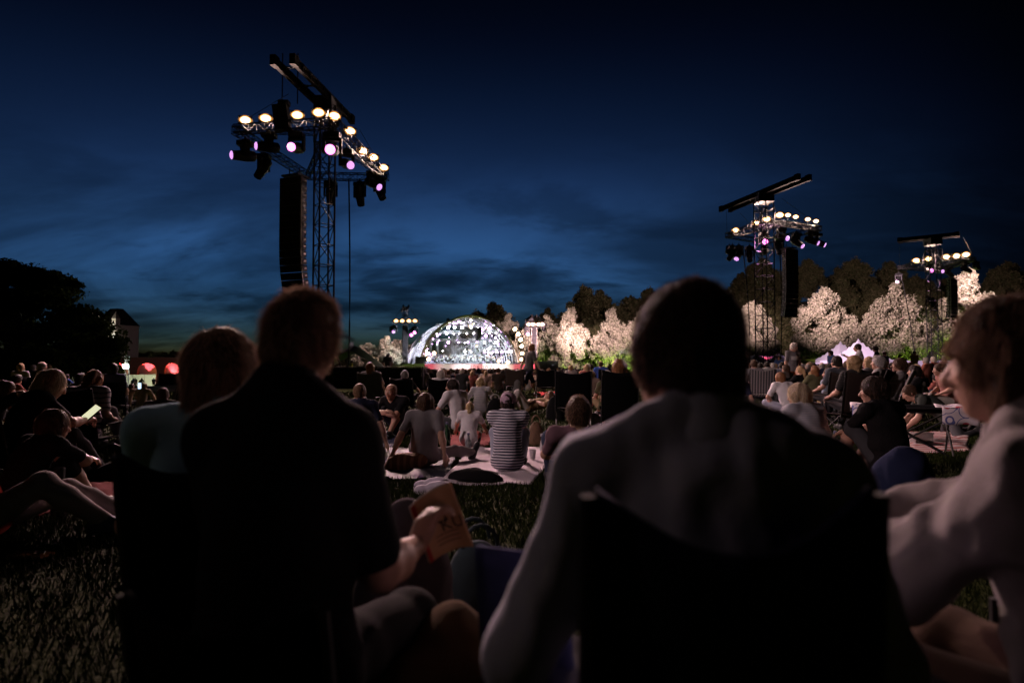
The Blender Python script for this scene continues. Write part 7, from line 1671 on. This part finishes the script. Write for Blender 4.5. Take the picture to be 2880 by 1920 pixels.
while y < 50:
    x = -0.125 * y
    while x < 0.64 * y:
        xx, yy = x + g.uniform(-.25, .25), y + g.uniform(-.5, .5); px = 1440 + xx / yy * F_PX
        ok = free(xx, yy, 0.8) and not (1720 < px < 2075)
        if yy < 26.5 and 1210 < px < 1640: ok = False
        if yy < 31 and px < 1215: ok = False
        if yy < 19 and not (2480 < px < 2700): ok = False
        if 43.5 < yy < 48.5 and px > 2080: ok = False
        if ok and g.random() < 0.80: rows.append((xx, yy, px))
        x += 0.80
    y += 1.25
g.shuffle(rows)
rows = sorted(rows, key=lambda t: t[1])[:262]
for xx, yy, px in rows:
    spectator(xx, yy, protos=([6, 7, 8, 11] if px < 1720 and (yy > 28 or g.random() < 0.6) else None), zone='in rows before the stage' if px < 1720 else 'in rows under the middle tower', group='seated rows before the stage' if px < 1720 else 'seated rows at the right'); taken.append((xx, yy)); n_ind += 1
ymax = max(r_[1] for r_ in rows)
# a few in the dark on the left
for (px, d) in ((20, 15), (60, 20), (95, 26), (120, 17), (140, 31), (555, 13), (320, 14), (505, 14.5)):
    if free(gx(px, d), d, 0.6): spectator(gx(px, d), d, 'in the dark at the left', 'people in the dark at the left', yaw=-0.1)
# the crowd beyond, too dense to count
def crowd_mass():
    vs, fs, ms = [], [], []; protos = []
    for ps, hr in (('chair', 'short'), ('chair', 'bob'), ('cross', 'short'), ('chair', 'crop'), ('cross', 'bob')):
        J = skeleton(B(ps, lean=-8 if ps == 'chair' else 6, **({} if ps != 'chair' else dict(hip=(0, 0, 0.34), hL=(-0.22, 0.26, 0.5), hR=(0.22, 0.26, 0.5)))))
        V_, F_, m_ = [], [], []
        for pr, hh, mi in ((head_prims(J, False), 0.07, 0), (torso(J, 0.03) + limbs(J, 'arm', 0.03, 0.6), 0.115, 1), (limbs(J, 'leg', 0.04), 0.13, 2), (hair_prims(J, hr), 0.065, 3)):
            a, b = skin_surface(pr, hh, pad=0.2); F_.append(b + sum(len(v) for v in V_)); V_.append(a); m_.append(np.full(len(b), mi))
        protos.append((np.concatenate(V_), np.concatenate(F_), np.concatenate(m_)))
    n0 = 0; gg = random.Random(4); y = ymax + 1.2
    while y < 104:
        x = -0.125 * y
        while x < min(0.62 * y, 44 - 0.30 * (y - 50)):
            px = 1440 + x / y * F_PX
            if not (1760 < px < 2050) and gg.random() < 0.74:
                V, F, m = gg.choice(protos) if px > 1720 else protos[2 if gg.random() < 0.6 else 4]; a = math.atan2(x + 7, 120 - y) + gg.uniform(-.4, .4); s = gg.uniform(0.95, 1.08)
                W = np.stack([V[:, 0] * math.cos(a) - V[:, 1] * math.sin(a), V[:, 0] * math.sin(a) + V[:, 1] * math.cos(a), V[:, 2]], 1) * s + (x + gg.uniform(-.3, .3), y + gg.uniform(-.5, .5), ground_z(x, y))
                c = gg.randrange(6); mm = np.where(m == 1, 1 + c % 4, np.where(m == 3, 5 + gg.randrange(3), np.where(m == 0, 0, 1)))
                vs.append(W); fs.append(F + n0); ms.append(mm); n0 += len(V)
            x += 0.95
        y += 1.5
    o = np_mesh('crowd', np.concatenate(vs), np.concatenate(fs), [SKIN, NAVY, GREYT, DKG, cloth('crowd_red', (0.22, 0.06, 0.07)), HAIR['brown'], HAIR['grey'], HAIR['blond']], np.concatenate(ms))
    tag(o, 'dense seated crowd filling the lawn up to the stage', 'crowd', kind='stuff')
crowd_mass()
# musicians on the stage
M_MUS = [SKIN, pm('concert_white_lit', (0.7, 0.7, 0.72), 0.05, 5, 0.8), pm('concert_black', (0.02, 0.02, 0.025), 0.1, 5, 0.8), HAIR['brown'], F_BLACK]  # white tops carry the stage glare on the players in their colour
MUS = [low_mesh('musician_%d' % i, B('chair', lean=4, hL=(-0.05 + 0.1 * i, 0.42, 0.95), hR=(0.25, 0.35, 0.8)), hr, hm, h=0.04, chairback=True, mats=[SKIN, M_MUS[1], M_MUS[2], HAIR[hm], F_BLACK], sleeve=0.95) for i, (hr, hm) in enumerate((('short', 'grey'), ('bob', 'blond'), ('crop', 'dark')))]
def music_stand():
    q = MB(); q.tube((0, 0, 0), (0, 0, 1.0), 0.02, 5); q.box((0, 0.0, 1.12), (0.5, 0.02, 0.34), Matrix.Rotation(R(-25), 3, 'X'))
    for k in range(3): q.tube((0, 0, 0.1), (0.25 * math.cos(k * 2.1), 0.25 * math.sin(k * 2.1), 0.0), 0.015, 4)
    q.mi = 1; q.box((0, 0.03, 1.14), (0.42, 0.01, 0.28), Matrix.Rotation(R(-25), 3, 'X'))
    o = q.build('music_stand', [M_BLACK, pm('sheet_music', (0.8, 0.8, 0.8), 0.03, 5, 0.8)]); d = o.data; bpy.data.objects.remove(o); return d
MST = music_stand()
for r_ in range(5):
    yl = 1.6 + r_ * 1.5; nn = 11 - (r_ % 2)
    for i in range(nn):
        xl = -6.4 + 12.8 * (i + 0.5) / nn + g.uniform(-.2, .2); zl = DECK if yl < 4.2 else DECK + 0.25 + 0.28 * (int((yl - 4.25) / 1.5))
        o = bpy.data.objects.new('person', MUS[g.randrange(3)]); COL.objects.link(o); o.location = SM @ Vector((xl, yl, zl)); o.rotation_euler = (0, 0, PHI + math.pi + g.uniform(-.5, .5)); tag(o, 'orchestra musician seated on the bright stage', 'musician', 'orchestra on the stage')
        if i % 2 == 0:
            m = bpy.data.objects.new('music_stand', MST); COL.objects.link(m); m.location = SM @ Vector((xl + 0.2, yl - 0.65, zl if yl - .65 < 4.2 else DECK + 0.25 + 0.28 * int((yl - .65 - 4.25) / 1.5))); m.rotation_euler = (0, 0, PHI + math.pi); tag(m, 'music stand with white sheets before an orchestra musician', 'music stand', 'music stands of the orchestra')
# standing figures: stewards and silhouettes
STAND = [low_mesh('stander_%d' % i, B(ps), hr, hm, h=0.032) for i, (ps, hr, hm) in enumerate((('stand', 'short', 'dark'), ('hips', 'short', 'dark'), ('walk', 'mid', 'brown')))]
for i, (px, d, k, yw) in enumerate(((305, 96, 0, 0.3), (314, 97, 2, 1.2), (322, 96, 0, 2.8), (331, 98, 0, 0.6), (347, 95, 1, 0.2), (353, 97, 0, -0.5), (374, 96, 2, -0.6), (382, 97, 0, 0.4), (400, 95, 1, 0.0), (434, 98, 0, 0.5), (289, 97, 0, 0.5))):
    o = bpy.data.objects.new('person', STAND[k]); COL.objects.link(o); x = gx(px, d); o.location = (x, d, ground_z(x, d)); o.rotation_euler = (0, 0, yw)
    tag(o, {400: 'standing silhouette with hands on hips against the bright fence at the left', 347: 'silhouette in the thick of the group, elbows out, before the bright fence'}.get(px, 'dark figure standing before the bright fence at the left'), 'person', 'silhouettes before the fence at the left')
VEST = pm('hi_vis_yellow', (0.45, 0.5, 0.03), 0.1, 10, 0.8); VESTB = pm('steward_blue', (0.06, 0.12, 0.3), 0.1, 10, 0.8)
for (px, tp, d, lb, sh, ps, yw, hr) in ((1092, 992, 37, 'man in a grey T-shirt standing with folded arms behind the black barrier', GREYT, 'hips', -20, ('crop', 'dark')), (990, 1012, 37.5, 'steward in a yellow vest behind the black barrier', VEST, 'stand', -60, ('short', 'dark')),
                         (2190, 1000, 36, 'steward in a blue vest before the middle tower', VESTB, 'stand', 150, ('short', 'dark')), (2335, 985, 34, 'steward in a blue and white vest left of the pointed tents', VESTB, 'stand', 100, ('long', 'dark')), (2462, 973, 33, 'man in dark clothes standing right of the man with the phone', BLK, 'stand', 60, ('short', 'dark')),
                         (2487, 988, 40, 'man in a dark blue shirt standing before the white fence', NAVY, 'stand', 20, ('short', 'brown')), (2572, 987, 52, 'steward in a yellow vest with hands on hips before the white fence', VEST, 'hips', 180, ('short', 'dark')), (2100, 990, 34, 'person standing in dark clothes by the pink booth', BLK, 'stand', 90, ('short', 'dark'))):
    pp(lb, px, tp, d, yw, B(ps), shirt=sh, pants=BLK, hair=hr, h=0.024, hands=False, face=False)
# chairs among the nearer rows
for (px, d, fab, lb) in ((1450, 22.5, cloth('canvas_brown', (0.06, 0.045, 0.04)), 'brown chair with a white-haired person, left of the walking man'), (1535, 21.5, F_BLACK, 'black chair right of the walking man with crossed legs'), (1678, 24.0, F_LIME, 'lime green folding chair above the empty black chair'), (1705, 23, F_BLACK, 'round dark chair beside the lime green one')):
    camp_chair(lb, (gx(px, d), d, 0), R(g.uniform(-15, 15)), fab, w=0.62, seat=0.38, back=0.92)
o_ = pp('white-haired person in the brown chair left of the walking man', 1455, 1040, 22.3, 0, B('chair'), shirt=GREYT, pants=DKG, hair=('bob', 'white'), h=0.02, hands=False)
o_ = pp('man in a royal blue shirt with thinning hair beside the lime green chair', 1690, 1014, 23.0, -10, B('chair'), shirt=cloth('royal_blue', (0.04, 0.08, 0.30)), pants=DKG, hair=('fringe', 'brown'), h=0.02, hands=False)
o_ = pp('bald man with a brown jacket towering over the middle rows', 1402, 1033, 25.0, -10, B('chair'), shirt=cloth('brown_jacket', (0.05, 0.04, 0.035)), pants=DKG, hair=('fringe', 'brown'), h=0.02, hands=False)
o_ = pp('man in a straw hat among the middle rows before the stage', 1300, 1035, 25.0, -8, B('chair'), shirt=DKG, pants=DKG, hair=('short', 'white'), h=0.02, hands=False)
print('individual spectators', n_ind, 'rows to', ymax)

# small clutter on the lawn
def bottle(label, px, d, mat, z=0.02, s=1.0):
    o = empty('drink_bottle', (gx(px, d), d, z)); q = MB(); q.lathe((0, 0, 0), [(0.033, 0), (0.036, 0.01), (0.036, 0.15), (0.016, 0.20), (0.013, 0.235)], 14); q.build('bottle_body', mat, o, smooth=True); q = MB(); q.lathe((0, 0, 0.236), [(0.015, 0), (0.015, 0.022)], 10); q.build('cap', SHOES['blue'], o); o.scale = (s, s, s); tag(o, label, 'bottle')
def cup(label, px, d, mat, z=0.02):
    q = MB(); q.lathe((0, 0, 0), [(0.028, 0), (0.038, 0.10), (0.041, 0.103), (0.030, 0.09), (0.024, 0.01)], 14); tag(q.build('plastic_cup', mat, loc=(gx(px, d), d, z)), label, 'cup')
M_PET = pm('bottle_plastic', (0.55, 0.6, 0.62), 0.1, 8, 0.12, trans=0.7); M_GREENG = pm('bottle_green_glass', (0.04, 0.10, 0.05), 0.1, 8, 0.08, trans=0.4)
bottle('clear water bottle standing at the left edge of the pale blanket', 1318, 7.9, M_PET); bottle('green wine bottle between the girl and the woman in grey', 1258, 8.6, M_GREENG, s=1.25); cup('clear plastic cup on the blue rug', 1085, 9.1, M_PET); cup('white cup near the basket on the pale blanket', 1498, 7.6, SHOES['white'])
bottle('green bottle on the orange patterned rug', 2345, 7.6, M_GREENG, s=1.2); cup('clear cup on the striped rug under the cot', 2540, 9.4, M_PET); bottle('water bottle lying upright by the ginger-haired woman', 2230, 14.4, M_PET); cup('white cup on the rug of the bare-armed woman', 1690, 13.0, SHOES['white'])
heap('bag', 'grey cloth bag beside the empty black chair', 'bag', (gx(1668, 11.2), 11.2, 0), (0.16, 0.12, 0.20), cloth('bag_grey', (0.18, 0.17, 0.18)), 61, amp=0.02); heap('bag', 'tan shoulder bag behind the blonde woman in the cardigan', 'bag', (gx(2290, 8.6), 8.6, 0.01), (0.14, 0.1, 0.16), cloth('bag_tan', (0.24, 0.15, 0.08)), 62, amp=0.015)

# ------------------------------------------------------------------ lawn blades (near ground only)
def make_grass():
    rng = np.random.default_rng(5)
    n = 440000
    d = np.where(rng.random(n) < 0.64, -0.6 + 10.0 * rng.random(n) ** 0.62, 8.0 + 19.0 * rng.random(n) ** 1.3)
    x = (rng.random(n) * 2 - 1) * (0.84 * np.abs(d) + 1.6)
    h = 0.024 + 0.034 * rng.random(n) + 0.0006 * np.abs(d); w = 0.0018 + 0.0007 * np.abs(d)
    a = rng.random(n) * math.pi
    lean = (rng.random((n, 2)) - 0.5) * 0.05
    z0 = np.zeros(n)
    keep = np.ones(n, bool)
    for c in COVERED:          # no blades through what lies on the lawn
        ins = np.ones(n, bool)
        for i in range(4):
            a_, b_ = c[i], c[(i + 1) % 4]; ins &= ((b_[0] - a_[0]) * (d - a_[1]) - (b_[1] - a_[1]) * (x - a_[0])) > -0.0
        keep &= ~ins
    x, d, h, w, a, lean = x[keep], d[keep], h[keep], w[keep], a[keep], lean[keep]; n = len(x); z0 = np.zeros(n)
    B = np.stack([x, d, z0], 1)
    dx = np.stack([np.cos(a) * w, np.sin(a) * w, z0], 1)
    T = B + np.stack([lean[:, 0], lean[:, 1], h], 1)
    V = np.empty((n, 3, 3)); V[:, 0] = B - dx; V[:, 1] = B + dx; V[:, 2] = T
    F = np.arange(n * 3).reshape(n, 3)
    m = pm('grass_blade', (0.016, 0.024, 0.0035), 0.5, 1.1, 0.9, spec=0.1)
    o = np_mesh('grass', V.reshape(-1, 3), F, m, smooth=False); tag(o, 'short mown grass of the park lawn', 'grass', kind='stuff')
make_grass()
